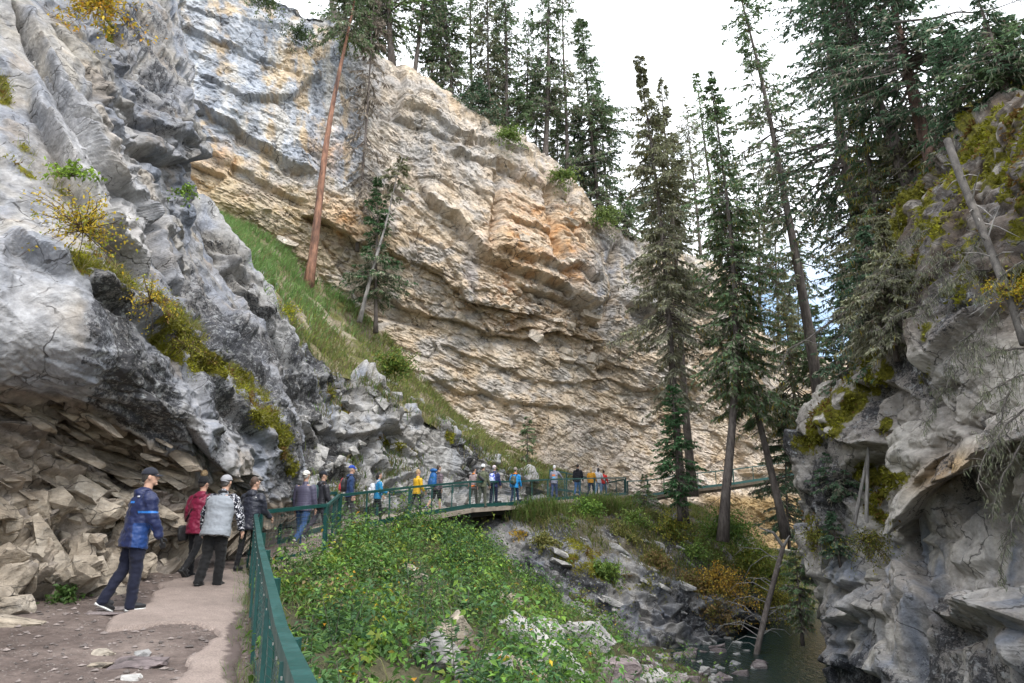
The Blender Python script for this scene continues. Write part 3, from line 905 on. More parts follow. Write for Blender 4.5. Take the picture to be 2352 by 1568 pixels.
# ------------------------------------------------------------------ ground: one sheet of heights
GC = np.array([
    (-9, 5, .2), (-8, 8, .35), (-7, 9.6, .3), (-5, 9.3, .2), (-3.4, 8, .08), (-4, 5.5, .0), (-2, 3, 0), (-1.2, 1, 0), (-4, 1, .0), (-9, 0, .1), (0, -4, 0), (-9, -4, .1), (-2.4, 6.6, .0), (-4.5, 11.2, .25),
    (-5.6, 12.9, .36), (-4.1, 11.5, .22), (-5.2, 14, .38), (-6.4, 15, .42), (-6.3, 18, .55), (-5, 18, .5), (-6.5, 22, .75), (-8, 14, .6), (-9, 20, 1), (-5.5, 24, .8), (-4, 26, .7), (-3, 29, .8), (-9, 30, 1),
    (0, 0, 0), (0.3, -4, -.2), (-.5, 2.2, -.1), (1, 1, -.7), (1, 3, -.8), (2, 5, -1.5), (-.9, 6.6, -.28), (.5, 8, -.75), (1, 11, -1.25), (-1.5, 11, -.35), (-3, 14, .0), (-1, 16, -.6), (2, 16, -1.9),
    (4, 14, -2.9), (3, 10, -2.3), (5, 10, -3.6), (3, 6, -2.3), (5, 5, -3.5), (4, 18, -3.1), (6, 18, -4.0), (5.5, 14, -3.8), (7.5, 12, -4.3), (7.5, 6, -4.3), (8, 18, -4.5), (8.5, 24, -4.6), (9.5, 30, -4.6), (10, 36, -4.5),
    (6, 23, -3.9), (3, 22, -2.6), (0, 20, -1.0), (-3, 20, .15), (-4, 18, .3), (-2.5, 24, .2), (0, 25, -1.0), (2, 26, -2.3), (4, 27, -3.6), (-1.2, 28, -.6), (1, 30, -2.4), (5, 32, -3.9), (6, -4, -4.3), (10, 0, -4.6),
    (12, 14, -4.6), (12, 22, -4.6), (13, 30, -4.6), (14, 45, -4.2), (0, 40, -2), (-6, 40, .5), (20, 50, -3), (-14, 30, 1), (-14, 10, .5), (-14, -4, .2), (16, 0, -4.6), (16, -6, -4.6)], float)


def rbf_fit(X, z):
    d = np.linalg.norm(X[:, None] - X[None], axis=2)
    n = len(X)
    A = np.zeros((n + 3, n + 3))
    A[:n, :n] = d + np.eye(n) * .02
    A[:n, n] = 1; A[:n, n + 1:] = X
    A[n, :n] = 1; A[n + 1:, :n] = X.T
    return np.linalg.solve(A, np.concatenate([z, np.zeros(3)]))


GW = rbf_fit(GC[:, :2], GC[:, 2])


def zg(x, y):
    x, y = np.atleast_1d(np.asarray(x, float)), np.atleast_1d(np.asarray(y, float))
    q = np.stack([x, y], 1)
    d = np.linalg.norm(q[:, None] - GC[None, :, :2], axis=2)
    return d @ GW[:len(GC)] + GW[-3] + q @ GW[-2:]


def fence_x(y):
    return np.interp(y, [-4, 0, 2, 3.24, 5.8, 6.6, 9, 12, 14], [1.2, .3, -.53, -.97, -1.95, -2.3, -3.2, -4.35, -5.2])


def ground_material():
    k = NT('dirt_ground')
    pos = k.n('NewGeometry').outputs['Position']
    n1 = k.noise(1.1, 5, .6, pos)
    n2 = k.noise(9, 6, .65, pos)
    n3 = k.noise(45, 4, .6, pos)
    c = k.ramp(n1, [(.3, (.085, .064, .056)), (.5, (.13, .10, .088)), (.72, (.20, .16, .14))])
    c = k.mix(1.0, c, k.rng(n2, .3, .7, .65, 1.3), 'MULTIPLY')
    vo = k.n('TexVoronoi', feature='F1')
    vo.inputs['Scale'].default_value = 30
    k.l(pos, vo.inputs['Vector'])
    peb = k.rng(vo.outputs['Distance'], .22, .30, 1, 0)
    sel = k.rng(k.noise(5, 2, .5, pos), .5, .56, 0, 1)
    pc = k.ramp(vo.outputs['Color'], [(.0, (.10, .08, .08)), (.5, (.22, .19, .17)), (1, (.36, .33, .30))])
    c = k.mix(k.math('MULTIPLY', k.math('MULTIPLY', peb, sel), .9), c, pc)
    k.l(c, k.b.inputs['Base Color'])
    k.l(k.rng(n1, .35, .6, .55, .9), k.b.inputs['Roughness'])
    k.b.inputs['Specular IOR Level'].default_value = .3
    b = k.bump(n2, .8, .04)
    b = k.bump(k.math('ADD', n3, peb), .6, .012, b)
    k.l(b, k.b.inputs['Normal'])
    return k.m


def soil_material():
    k = NT('soil')
    pos = k.n('NewGeometry').outputs['Position']
    n1 = k.noise(1.3, 5, .6, pos)
    n2 = k.noise(12, 5, .65, pos)
    c = k.ramp(n1, [(.3, (.03, .032, .014)), (.55, (.06, .055, .025)), (.75, (.10, .085, .05))])
    c = k.mix(1.0, c, k.rng(n2, .3, .7, .6, 1.4), 'MULTIPLY')
    k.l(c, k.b.inputs['Base Color'])
    k.b.inputs['Roughness'].default_value = .95
    k.l(k.bump(n2, 1., .06), k.b.inputs['Normal'])
    return k.m


def asphalt_material():
    k = NT('worn_asphalt')
    pos = k.n('NewGeometry').outputs['Position']
    n1 = k.noise(.9, 4, .6, pos)
    n2 = k.noise(60, 3, .6, pos)
    n4 = k.noise(5, 5, .6, pos)
    c = k.ramp(n1, [(.3, (.205, .165, .145)), (.55, (.255, .205, .18)), (.75, (.30, .245, .215))])
    c = k.mix(1.0, c, k.rng(n2, .3, .7, .72, 1.28), 'MULTIPLY')
    c = k.mix(1.0, c, k.rng(n4, .3, .7, .86, 1.1), 'MULTIPLY')
    wet = k.n('Attribute', attribute_name='wet').outputs['Fac']
    wn = k.math('ADD', wet, k.math('MULTIPLY', k.math('SUBTRACT', n4, .5), .9))
    wf = k.rng(wn, .45, .58, 0, 1)
    c = k.mix(wf, c, (.105, .08, .072))
    k.l(c, k.b.inputs['Base Color'])
    k.l(k.rng(wf, 0, 1, .92, .6), k.b.inputs['Roughness'])
    k.b.inputs['Specular IOR Level'].default_value = .3
    k.l(k.bump(n2, .5, .006, k.bump(n4, .3, .02)), k.b.inputs['Normal'])
    return k.m


def water_material():
    k = NT('creek_water')
    k.b.inputs['Base Color'].default_value = (.012, .028, .026, 1)
    k.b.inputs['Roughness'].default_value = .06
    k.b.inputs['IOR'].default_value = 1.33
    pos = k.n('NewGeometry').outputs['Position']
    mpn = k.n('Mapping')
    mpn.inputs['Scale'].default_value = (2.2, .8, 1)
    k.l(pos, mpn.inputs['Vector'])
    k.l(k.bump(k.noise(3, 4, .6, mpn.outputs[0], .6), .5, .10), k.b.inputs['Normal'])
    return k.m


# ---- ground sheet
xs = np.concatenate([np.linspace(-40, -9, 18)[:-1], np.linspace(-9, 9, 240), np.linspace(9, 40, 18)[1:]])
ys = np.concatenate([np.linspace(-12, 1, 16)[:-1], np.linspace(1, 30, 300), np.linspace(30, 70, 24)[1:]])
X, Y = np.meshgrid(xs, ys)
Z = np.clip(np.array([zg(a, b) for a, b in zip(X, Y)]), -5.2, 3.0)
p = np.stack([X, Y, Z], -1).reshape(-1, 3)
onpath = sstep(.25, -.15, p[:, 0] - fence_x(p[:, 1]))
Z2 = p[:, 2] + (.03 * fbm(p * .9, 3, .5, 60) + .014 * fbm(p * 4, 4, .6, 61)) * 1.0 + (1 - onpath) * (.22 * fbm(p * .7, 4, .5, 62))
p[:, 2] = Z2
gqi = gquads(len(ys), len(xs))[:, ::-1]
gm = ground_material()
gob = mesh_np('ground', p, gqi, mat=gm, smooth=True)
gob.data.materials.append(soil_material())
cen = p[gqi].mean(1)
gob.data.polygons.foreach_set('material_index', (cen[:, 0] > fence_x(cen[:, 1]) + .1 + .1 * noise(cen * 3)).astype(np.int32))
tag(gob, kind='structure')
GZ = Z2.reshape(len(ys), len(xs))


def gz(x, y):
    """height of the finished ground sheet"""
    x, y = np.atleast_1d(np.asarray(x, float)), np.atleast_1d(np.asarray(y, float))
    i = np.clip(np.searchsorted(xs, x) - 1, 0, len(xs) - 2)
    j = np.clip(np.searchsorted(ys, y) - 1, 0, len(ys) - 2)
    a = np.clip((x - xs[i]) / (xs[i + 1] - xs[i]), 0, 1)
    b = np.clip((y - ys[j]) / (ys[j + 1] - ys[j]), 0, 1)
    return (GZ[j, i] * (1 - a) + GZ[j, i + 1] * a) * (1 - b) + (GZ[j + 1, i] * (1 - a) + GZ[j + 1, i + 1] * a) * b


def px_ground(px, py, it=40):
    """point of the ground sheet seen at a pixel"""
    lo, hi = 1.0, 40.0
    prev = 1.0
    for Yt in np.concatenate([np.linspace(1, 12, 120), np.linspace(12, 40, 200)]):
        x, y, z = W(px, py, Yt)
        if z < gz(x, y)[0]:
            hi = Yt; lo = prev
            break
        prev = Yt
    for _ in range(20):
        m = .5 * (lo + hi)
        x, y, z = W(px, py, m)
        if z < gz(x, y)[0]: hi = m
        else: lo = m
    return W(px, py, hi)


# ---- asphalt path: outline read from the photograph, laid on the ground
left_edge = [(330, 1700), (420, 1560), (440, 1520), (470, 1490), (500, 1470), (490, 1450), (430, 1432), (300, 1446), (250, 1452), (236, 1440), (262, 1425), (330, 1392), (370, 1345), (430, 1330), (480, 1318), (540, 1310)]
le = np.array([px_ground(min(a, 900), b) for a, b in left_edge])
path_poly = [(-1.6, -2.), (-1.9, 2.5), (-2.6, 5.2)] + [tuple(q[:2]) for q in le[1:]] + [(-5.15, 14), (-5.35, 17), (-5.4, 19)]
right_side = [(-4.4, 19), (-4.5, 16.6), (-5.02, 14.1), (-4.2, 11.4), (-3.1, 8.4), (-2.4, 6.3), (-1.3, 3.6), (-.7, 2), (-.05, 0), (.2, -2)]
poly = np.array(path_poly + right_side)


def inside(poly, x, y):
    r = np.zeros(x.shape, bool)
    j = len(poly) - 1
    for i in range(len(poly)):
        xi, yi = poly[i]; xj, yj = poly[j]
        c = ((yi > y) != (yj > y)) & (x < (xj - xi) * (y - yi) / (yj - yi + 1e-12) + xi)
        r ^= c
        j = i
    return r


ax, ay = np.arange(-7.5, .6, .035), np.arange(-2, 19, .045)
AX, AY = np.meshgrid(ax, ay)
q = np.stack([AX.ravel(), AY.ravel(), np.zeros(AX.size)], 1)
wx = AX.ravel() + .10 * noise(q * 2.3, 5) + .05 * noise(q * 7, 6)
wy = AY.ravel() + .10 * noise(q * 2.3 + 9, 5) + .05 * noise(q * 7 + 5, 6)
ins = inside(poly, wx, wy)
zz = gz(q[:, 0], q[:, 1])
# smooth the sheet so that it reads as laid material, 3 to 4 cm above the dirt at its broken edge
zs = zg(q[:, 0], q[:, 1]) + .045 + .008 * fbm(q * 1.5, 3, .5, 63)
zs = np.maximum(zs, zz + .006)
V = np.stack([q[:, 0], q[:, 1], np.where(ins, zs, zz - .06)], 1)
fq = gquads(len(ay), len(ax))[:, ::-1]
keep = ins[fq].any(1)
fq = fq[keep]
used = np.unique(fq)
mp_ = np.full(len(V), -1); mp_[used] = np.arange(len(used))
pv = V[used]
ppx, ppy = pix(pv)
wet = .62 * sstep(-.55, -.15, pv[:, 0] - fence_x(pv[:, 1])) * sstep(10.8, 9, pv[:, 1]) + .5 * spot(ppx, ppy, 420, 1333, 10, 4) + .35 * spot(ppx, ppy, 560, 1480, 30, 60)
mesh_np('path', pv, mp_[fq], mat=asphalt_material(), smooth=True, extra={'wet': wet})
tag(C.objects['path'], kind='structure')

# ---- creek
wv = np.array([(5.0, 10, -4.12), (16, 10, -4.12), (16, 60, -4.12), (5.0, 60, -4.12)])
tag(mesh_np('creek_water', wv, [(0, 1, 2, 3)], mat=water_material()), kind='structure')

# ---- wooded hillside far behind, beyond the bend of the canyon
hx, hy = np.meshgrid(np.linspace(-60, 160, 60), np.linspace(72, 230, 40))
hp = np.stack([hx.ravel(), hy.ravel(), np.zeros(hx.size)], 1)
hp[:, 2] = -3 + (hp[:, 1] - 72) * .11 + 2.5 * fbm(hp * .05, 4, .5, 64)
tag(mesh_np('hillside', hp, gquads(40, 60)[:, ::-1], mat=C.objects['ground'].data.materials[1], smooth=True), kind='structure')


# ------------------------------------------------------------------ mesh pieces
class MB:
    def __init__(s): s.v, s.q, s.t, s.n = [], [], [], 0

    def add(s, V, q=None, t=None):
        V = np.asarray(V, float)
        s.v.append(V)
        if q is not None and len(q): s.q.append(np.asarray(q) + s.n)
        if t is not None and len(t): s.t.append(np.asarray(t) + s.n)
        s.n += len(V)

    def bar(s, a, b, w_, h, up=(0, 0, 1)):
        a, b, up = np.array(a, float), np.array(b, float), np.array(up, float)
        d = (b - a) / np.linalg.norm(b - a)
        r = np.cross(d, up); r /= np.linalg.norm(r)
        u = np.cross(r, d)
        c = [(-1, -1), (1, -1), (1, 1), (-1, 1)]
        V = [e + r * x * w_ / 2 + u * y * h / 2 for e in (a, b) for x, y in c]
        s.add(V, [(0, 1, 2, 3), (7, 6, 5, 4), (0, 4, 5, 1), (1, 5, 6, 2), (2, 6, 7, 3), (3, 7, 4, 0)])

    def tube(s, pts, rad, k=6, cap=True):
        pts = np.asarray(pts, float)
        n = len(pts)
        rad = np.broadcast_to(rad, (n,))
        t = np.gradient(pts, axis=0)
        t /= np.linalg.norm(t, axis=1, keepdims=True) + 1e-9
        ref = np.array([0, 0, 1.]) if abs(t[0, 2]) < .9 else np.array([1., 0, 0])
        u = np.cross(t, ref); u /= np.linalg.norm(u, axis=1, keepdims=True) + 1e-9
        v = np.cross(t, u)
        a = np.linspace(0, 2 * np.pi, k, endpoint=False)
        V = pts[:, None] + rad[:, None, None] * (np.cos(a)[None, :, None] * u[:, None] + np.sin(a)[None, :, None] * v[:, None])
        i = np.arange(n * k).reshape(n, k)
        j = np.roll(i, -1, 1)
        q = np.stack([i[:-1], i[1:], j[1:], j[:-1]], -1).reshape(-1, 4)
        tr_ = []
        if cap:
            tr_ = [(i[0, 0], i[0, m], i[0, m + 1]) for m in range(1, k - 1)] + [(i[-1, 0], i[-1, m + 1], i[-1, m]) for m in range(1, k - 1)]
        s.add(V.reshape(-1, 3), q, tr_)

    def build(s, name, mat, parent=None, smooth=False, col=None):
        V = np.concatenate(s.v)
        return mesh_np(name, V, np.concatenate(s.q) if s.q else None, np.concatenate(s.t) if s.t else None, mat, smooth, col, parent)


def paint_material(name, col, worn):
    k = NT(name)
    pos = k.n('NewGeometry').outputs['Position']
    n1 = k.noise(3.5, 6, .65, pos)
    n2 = k.noise(30, 4, .6, pos)
    c = k.mix(k.rng(n1, .5, .75, 0, .55), col, worn)
    c = k.mix(1.0, c, k.rng(n2, .3, .7, .8, 1.2), 'MULTIPLY')
    c = k.mix(k.rng(n2, .7, .74, 0, .6), c, (.10, .09, .08))
    k.l(c, k.b.inputs['Base Color'])
    k.l(k.rng(n1, .3, .7, .3, .6), k.b.inputs['Roughness'])
    k.l(k.bump(n2, .2, .003), k.b.inputs['Normal'])
    return k.m


M['green'] = paint_material('green_painted_steel', (.005, .055, .050), (.016, .095, .09))
M['wire'] = plain('coated_wire', (.055, .085, .08), .45, .5, .3, .2, 6)
M['steel'] = plain('bare_bolt', (.6, .6, .6), .35, .5, .9)
M['concrete'] = plain('deck_concrete', (.30, .255, .215), .9, .2, 0, .35, 2.5, .5)
M['timber'] = plain('weathered_timber', (.10, .08, .06), .9, .2, 0, .4, 3, .5)
M['steel_dark'] = plain('dark_support_steel', (.03, .03, .032), .6, .4, .3, .2)


def wire_panel(name, a, b, h0, h1, mat, parent, dx, dz, r, bulge, seed):
    """woven panel from foot points a to b, between heights h0 and h1"""
    a, b = np.array(a, float), np.array(b, float)
    Ln = np.linalg.norm((b - a)[:2])
    nrm = np.array([-(b - a)[1], (b - a)[0], 0]) / Ln
    mb = MB()
    ph = seed * 1.7

    def P(s_, z):
        s_, z = np.broadcast_arrays(np.asarray(s_, float), np.asarray(z, float))
        f = (z - h0) / (h1 - h0)
        off_ = bulge * np.sin(np.pi * f) * (np.sin(np.pi * s_ * 1.0) * (1 + .6 * np.sin(s_ * 9 + ph)) + .3 * np.sin(s_ * 21 + ph))
        q = a + (b - a) * s_[..., None]
        q = q + nrm * off_[..., None]
        q[..., 2] += z
        return q
    nvw = max(2, int(Ln / dx))
    for i in range(nvw + 1):
        mb.tube(P(np.full(6, i / nvw), np.linspace(h0, h1, 6)), r, 3, False)
    nh = int((h1 - h0) / dz)
    m = max(4, int(Ln / .25))
    for j in range(nh + 1):
        mb.tube(P(np.linspace(0, 1, m), np.full(m, h0 + (h1 - h0) * j / nh)), r * 1.1, 3, False)
    return mb.build(name, mat, parent)


def railing(label, tops, H=1.08, group=None, posts_at=None, near=False, stubs=True, mesh=True, side=1, wd=.075, beam=.12):
    """tops: world points of the top rail at each post"""
    root = thing('railing', label, 'railing', (tops[0][0], tops[0][1], tops[0][2] - H), 0, group)
    o = np.array(root.location)
    T = [np.array(t) - o for t in tops]
    for i, t in enumerate(T):
        mb = MB()
        mb.bar(t - (0, 0, H + .25), t + (0, 0, .015), wd, wd, (0, 1, 0))
        p_ = mb.build('post', M['green'], root)
    for i, (a, b) in enumerate(zip(T[:-1], T[1:])):
        d = (b - a) / np.linalg.norm(b - a)
        sh = d * (wd * .5 + .002)
        mb = MB(); mb.bar(a + sh, b - sh, .07, .075)
        mb.build('top_rail', M['green'], root)
        dn = np.array([0, 0, H - .10])
        mb = MB(); mb.bar(a - dn + sh, b - dn - sh, .05, beam)
        mb.build('bottom_rail', M['green'], root)
        Ln = np.linalg.norm(b - a)
        if Ln > 2.6:
            k = 2 if Ln > 4.2 else 1
            for j in range(1, k + 1):
                m = a + (b - a) * j / (k + 1)
                mb = MB(); mb.bar(m - (0, 0, H - .17), m - (0, 0, .04), .045, .04, (0, 1, 0))
                mb.build('upright', M['green'], root)
        if mesh:
            wire_panel('wire_mesh', a - (0, 0, H), b - (0, 0, H), .15, H - .035, M['wire'], root, .10, .075, .0031, .03, i)
    return root


# ---- near fence along the path: posts stand outside the rail
root = thing('railing', 'green railing with sagging wire mesh running from the bottom edge along the path', 'railing', (-2.3, 6.6, 0))
o = np.array(root.location)
ks = [-2.5, -.2, 2.0, 4.05, 6.1, 8.2, 10.3, 12.2, 14.0]
foot = np.array([(fence_x(y), y, zg(fence_x(y), y)[0] * (y > 3)) for y in ks])
top = [f + (0, 0, 1.06) for f in foot]
top[-1] = np.array(W(592, 1174, 14.0))
out_n = np.array([.93, .37, 0])
for i, (f, t) in enumerate(zip(foot, top)):
    mb = MB()
    e = t + out_n * .07 if i < len(foot) - 1 else t
    mb.bar(e - (0, 0, 1.35) - o, e - (0, 0, .06) - o, .07, .07, (0, 1, 0))
    mb.build('post', M['green'], root)
for i in range(len(foot) - 1):
    a, b = top[i] - o, top[i + 1] - o
    d = (b - a) / np.linalg.norm(b - a)
    mb = MB(); mb.bar(a + d * .002, b - d * .002, .066, .02)
    r_ = mb.build('top_rail', M['green'], root)
    mb = MB()
    sd_ = -out_n * .026
    mb.bar(a + sd_ - (0, 0, .043) + d * .002, b + sd_ - (0, 0, .043) - d * .002, .012, .06)
    mb.build('rail_flange', M['green'], r_).matrix_parent_inverse = Matrix()
    fa, fb = foot[i] - o, foot[i + 1] - o
    mb = MB(); mb.bar(fa + (0, 0, .05) + d * .002, fb + (0, 0, .05) - d * .002, .012, .07)
    mb.build('bottom_rail', M['green'], root)
    wire_panel('wire_mesh', fa - out_n * .02, fb - out_n * .02, .06, 1.01, M['wire'], root, .11, .06, .0017, -.055, i)
    for j in range(4):
        c = a + (b - a) * (j + .5) / 4 - (0, 0, .05) - out_n * .045
        mb = MB(); mb.bar(c, c - out_n * .006, .012, .012)
        mb.build('bolt', M['steel'], root)
    if i >= 2:
        m0 = (fa + fb) / 2
        mb = MB(); mb.bar(m0 - out_n * .03 + (0, 0, .06), (a + b) / 2 - out_n * .03 - (0, 0, .03), .03, .008, (0, 1, 0))
        mb.build('upright', M['green'], root)

rail_outer = [W(592, 1176, 14.05), W(749, 1160, 16.4)]
rail_b = [W(749, 1160, 16.42), W(783, 1137, 19.8), W(941, 1119, 24.6), W(1080, 1106, 29), W(1182, 1106, 32.3), W(1258, 1101, 35.2), W(1365, 1098, 40), W(1437, 1097, 44)]
rail_b0, rail_b = rail_b[:2], rail_b[1:]
railing('short green railing panel at the right angle bend beside the puffer jacket man', [np.array(rail_outer[0]) + (.06, .02, 0), rail_outer[1]], beam=.05)
railing('short green railing section between the bend and the long walkway railing', [np.array(rail_b0[0]) + (0, .09, -.02), np.array(rail_b0[1]) - (.02, .09, .0)], beam=.10)
railing('long outer green railing of the walkway in front of the row of hikers', rail_b, beam=.15)
railing('inner green railing by the rock wall, left of the puffer jacket man', [W(648, 1152, 17.6), W(712, 1140, 19.6), W(772, 1131, 21.8)], mesh=True)
railing('inner green railing behind the yellow and striped hikers', [W(868, 1136, 26.4), W(945, 1126, 28.6), W(1040, 1116, 31.4), W(1140, 1112, 34.6)])
railing('short inner green railing with a raised end behind the grey sweater man', [W(1263, 1079, 37.6), W(1301, 1086, 39.6), W(1372, 1102, 44)], beam=.12)
railing('low green railing return leg at the far corner of the walkway', [np.array(W(1434, 1101, 44.1)), W(1378, 1112, 46)], mesh=True)
railing('far green railing of the raised walkway passing behind the creek trees', [W(1441, 1105, 44.6), W(1487, 1103, 46.5), W(1560, 1091, 48.2), W(1683, 1078, 50), W(1772, 1066, 52), W(1870, 1052, 54.5), W(1960, 1042, 57)], mesh=False, beam=.16)

# ---- walkway: slabs between the outer rail and the wall
deck_o = [np.array(rail_outer[0]), np.array(rail_outer[1])] + [np.array(t) for t in rail_b] + [np.array(W(1487, 1103, 46.5)), np.array(W(1560, 1091, 48.2)), np.array(W(1683, 1078, 50)), np.array(W(1772, 1066, 52)), np.array(W(1870, 1052, 54.5))]
for d_ in deck_o: d_[2] -= 1.08
deck_w = [1.5, 2.0, 1.9, 2.0, 2.0, 1.9, 1.9, 2.0, 1.9, 1.7, 1.6, 1.6, 1.6, 1.6]
tang = np.gradient(np.array(deck_o), axis=0)[:, :2]
tang /= np.linalg.norm(tang, axis=1, keepdims=True)
deck_i = [q + np.array([-t[1], t[0], 0]) * w_ for q, t, w_ in zip(deck_o, tang, deck_w)]
deck_i[0] = np.array([-6.6, 14.6, deck_o[0][2]]); deck_i[1] = np.array([-6.6, 17.2, deck_o[1][2]]); deck_i[2] = np.array([-6.7, 20.6, deck_o[2][2]])
wroot = bpy.data.objects.new('walkway', None)
C.objects.link(wroot)
wroot['kind'] = 'structure'
for i in range(len(deck_o) - 1):
    a, b, c, d_ = deck_o[i], deck_o[i + 1], deck_i[i + 1], deck_i[i]
    e = np.array([0, 0, .16])
    out_v = (a - d_) / np.linalg.norm(a - d_) * .12
    V = [a + out_v, b + out_v, c, d_, a + out_v - e, b + out_v - e, c - e, d_ - e]
    mb = MB(); mb.add(V, [(0, 1, 2, 3), (4, 7, 6, 5), (0, 4, 5, 1), (1, 5, 6, 2), (2, 6, 7, 3), (3, 7, 4, 0)])
    mb.build('deck_slab', M['concrete'] if i < 8 else M['timber'], wroot)
    if 2 <= i:
        mb = MB()
        mb.bar(a - out_v * 2 - e - (0, 0, .11), b - out_v * 2 - e - (0, 0, .11), .14, .2)
        mb.build('edge_beam', M['timber'] if i > 7 else M['steel_dark'], wroot)
for q in (3, 4, 5):
    mb = MB()
    f = .5 * deck_o[q] + .5 * deck_i[q] if q != 4 else .7 * deck_o[q] + .3 * deck_i[q]
    mb.bar(f - (0, 0, .17), f - (0, 0, 3.2), .14, .14, (0, 1, 0))
    mb.build('support_post', M['steel_dark'], wroot)
mb = MB()
q = deck_o[3] + np.array([.02, -.05, 0])
mb.bar(q + (0, 0, .12), q - (0, 0, .42), .13, .11, (0, 1, 0))
mb.build('post_shoe', M['green'], wroot)


def deck_z(y):
    return float(np.interp(y, [6.6, 9.3, 11.2, 12.9, 14] + [d_[1] for d_ in deck_o[1:]], [.0, .21, .26, .34, .38] + [d_[2] for d_ in deck_o[1:]]))


# ------------------------------------------------------------------ boulders
def rock_mesh(name, seed, sub=3, planes=10, jag=.05, mat=None):
    """angular stone: hull of random points in a box; sub > 2 adds chipped relief"""
    r = np.random.default_rng(seed)
    bm = bmesh.new()
    P_ = r.uniform(-1, 1, (13 + planes, 3))
    P_ = P_ / ((np.abs(P_) ** 6).sum(1) ** (1 / 6))[:, None] * r.uniform(.82, 1, len(P_))[:, None]
    for p_ in P_: bm.verts.new(p_)
    h = bmesh.ops.convex_hull(bm, input=bm.verts)
    bmesh.ops.delete(bm, geom=list({e for e in h['geom_interior'] + h['geom_unused'] if isinstance(e, bmesh.types.BMVert)}), context='VERTS')
    bmesh.ops.dissolve_limit(bm, angle_limit=R(9), verts=bm.verts, edges=bm.edges)
    bmesh.ops.triangulate(bm, faces=bm.faces)
    if sub > 2:
        bmesh.ops.subdivide_edges(bm, edges=bm.edges, cuts=5 if sub > 3 else 2, use_grid_fill=True)
        V = np.array([v.co for v in bm.verts])
        k_ = .55 * jag
        f1, f2, i1, i2, D1, D2 = worley(V * 1.9 + seed, seed % 7)
        V = V * (1 + (.10 * (RT[i1, 3] - .5))[:, None]) + k_ * np.stack([fbm(V * 3.5 + 9 * q + seed, 3, .6, 80) for q in range(3)], 1)
        for v, c in zip(bm.verts, V): v.co = c
    me = bpy.data.meshes.new(name)
    bm.to_mesh(me); bm.free()
    if mat: me.materials.append(mat)
    return me


def boulder(label, pxy, size, seed, mat, rot=(0, 0, 0), Yat=None, sink=.25, group=None, cat='boulder', name='boulder', sub=4, col=None):
    p_ = np.array(W(*pxy, Yat)) if Yat else np.array(px_ground(*pxy))
    me = rock_mesh(name, seed, sub, 11, .05, M[mat])
    ob = bpy.data.objects.new(name, me)
    C.objects.link(ob)
    ob.location = p_ + (0, 0, size[2] * (1 - 2 * sink) * .5)
    ob.scale = (size[0] / 2, size[1] / 2, size[2] / 2)
    ob.rotation_euler = [R(a) for a in rot]
    return tag(ob, label, cat, group)


BS = [
    ('broken brown boulder with a pale top lying alone in the green shrubs', (950, 1335), (.95, .7, .55), 1, 'block_tan', (10, 25, 20)),
    ('small white rock above the brown boulder in the shrubs', (940, 1282), (.45, .4, .3), 2, 'block_grey', (0, 10, 50)),
    ('smooth grey slab leaning at the foot of the shrubs', (1008, 1545), (.65, .5, .85), 3, 'block_grey', (8, -38, 10)),
    ('pale brown mossy rock right of the smooth grey slab', (1050, 1510), (.7, .5, .95), 4, 'block_tan', (5, -35, 35)),
    ('tan rounded rock half buried at the right end of the shrubs', (1165, 1392), (1.1, .8, .6), 5, 'block_tan', (0, 12, 10)),
    ('long pale tilted slab running down to the creek bed', (1250, 1530), (2.6, .7, .8), 6, 'block_grey', (0, 32, -25)),
    ('large white fractured boulder standing above the creek stones', (1350, 1500), (2.1, 1.5, 1.3), 7, 'block_grey', (0, 8, 15)),
    ('pale block behind the long tilted slab', (1250, 1468), (1.2, .9, .8), 8, 'block_grey', (0, -10, 40)),
    ('purple grey boulder right of the large white boulder', (1425, 1560), (1.1, .9, .7), 9, 'block_purple', (0, 5, 0)),
    ('dark rounded boulder at the bottom edge below the white boulder', (1400, 1575), (.9, .8, .6), 10, 'block_purple', (0, 10, 60)),
    ('grey rock at the bottom edge between the shrubs and the long slab', (1135, 1560), (.7, .6, .55), 12, 'block_grey', (0, 10, 60)),
    ('low brown slab under the long pale slab', (1195, 1560), (1.1, .7, .4), 13, 'block_tan', (0, 20, -10)),
    ('grey rock at the bottom edge below the smooth grey slab', (1068, 1575), (.5, .5, .35), 14, 'block_grey', (0, 0, 0)),
    ('flat tan rock perched on the bank above the white boulder', (1190, 1425), (.5, .4, .25), 15, 'block_tan', (0, 20, 0)),
    ('grey flat rock beside a broken branch on the bank', (1208, 1440), (.7, .5, .25), 16, 'block_grey', (0, 15, 30)),
]
for lb, xy, sz, sdd, mt, rt in BS:
    boulder(lb, xy, tuple(.78 * a for a in sz), sdd, mt, rt)
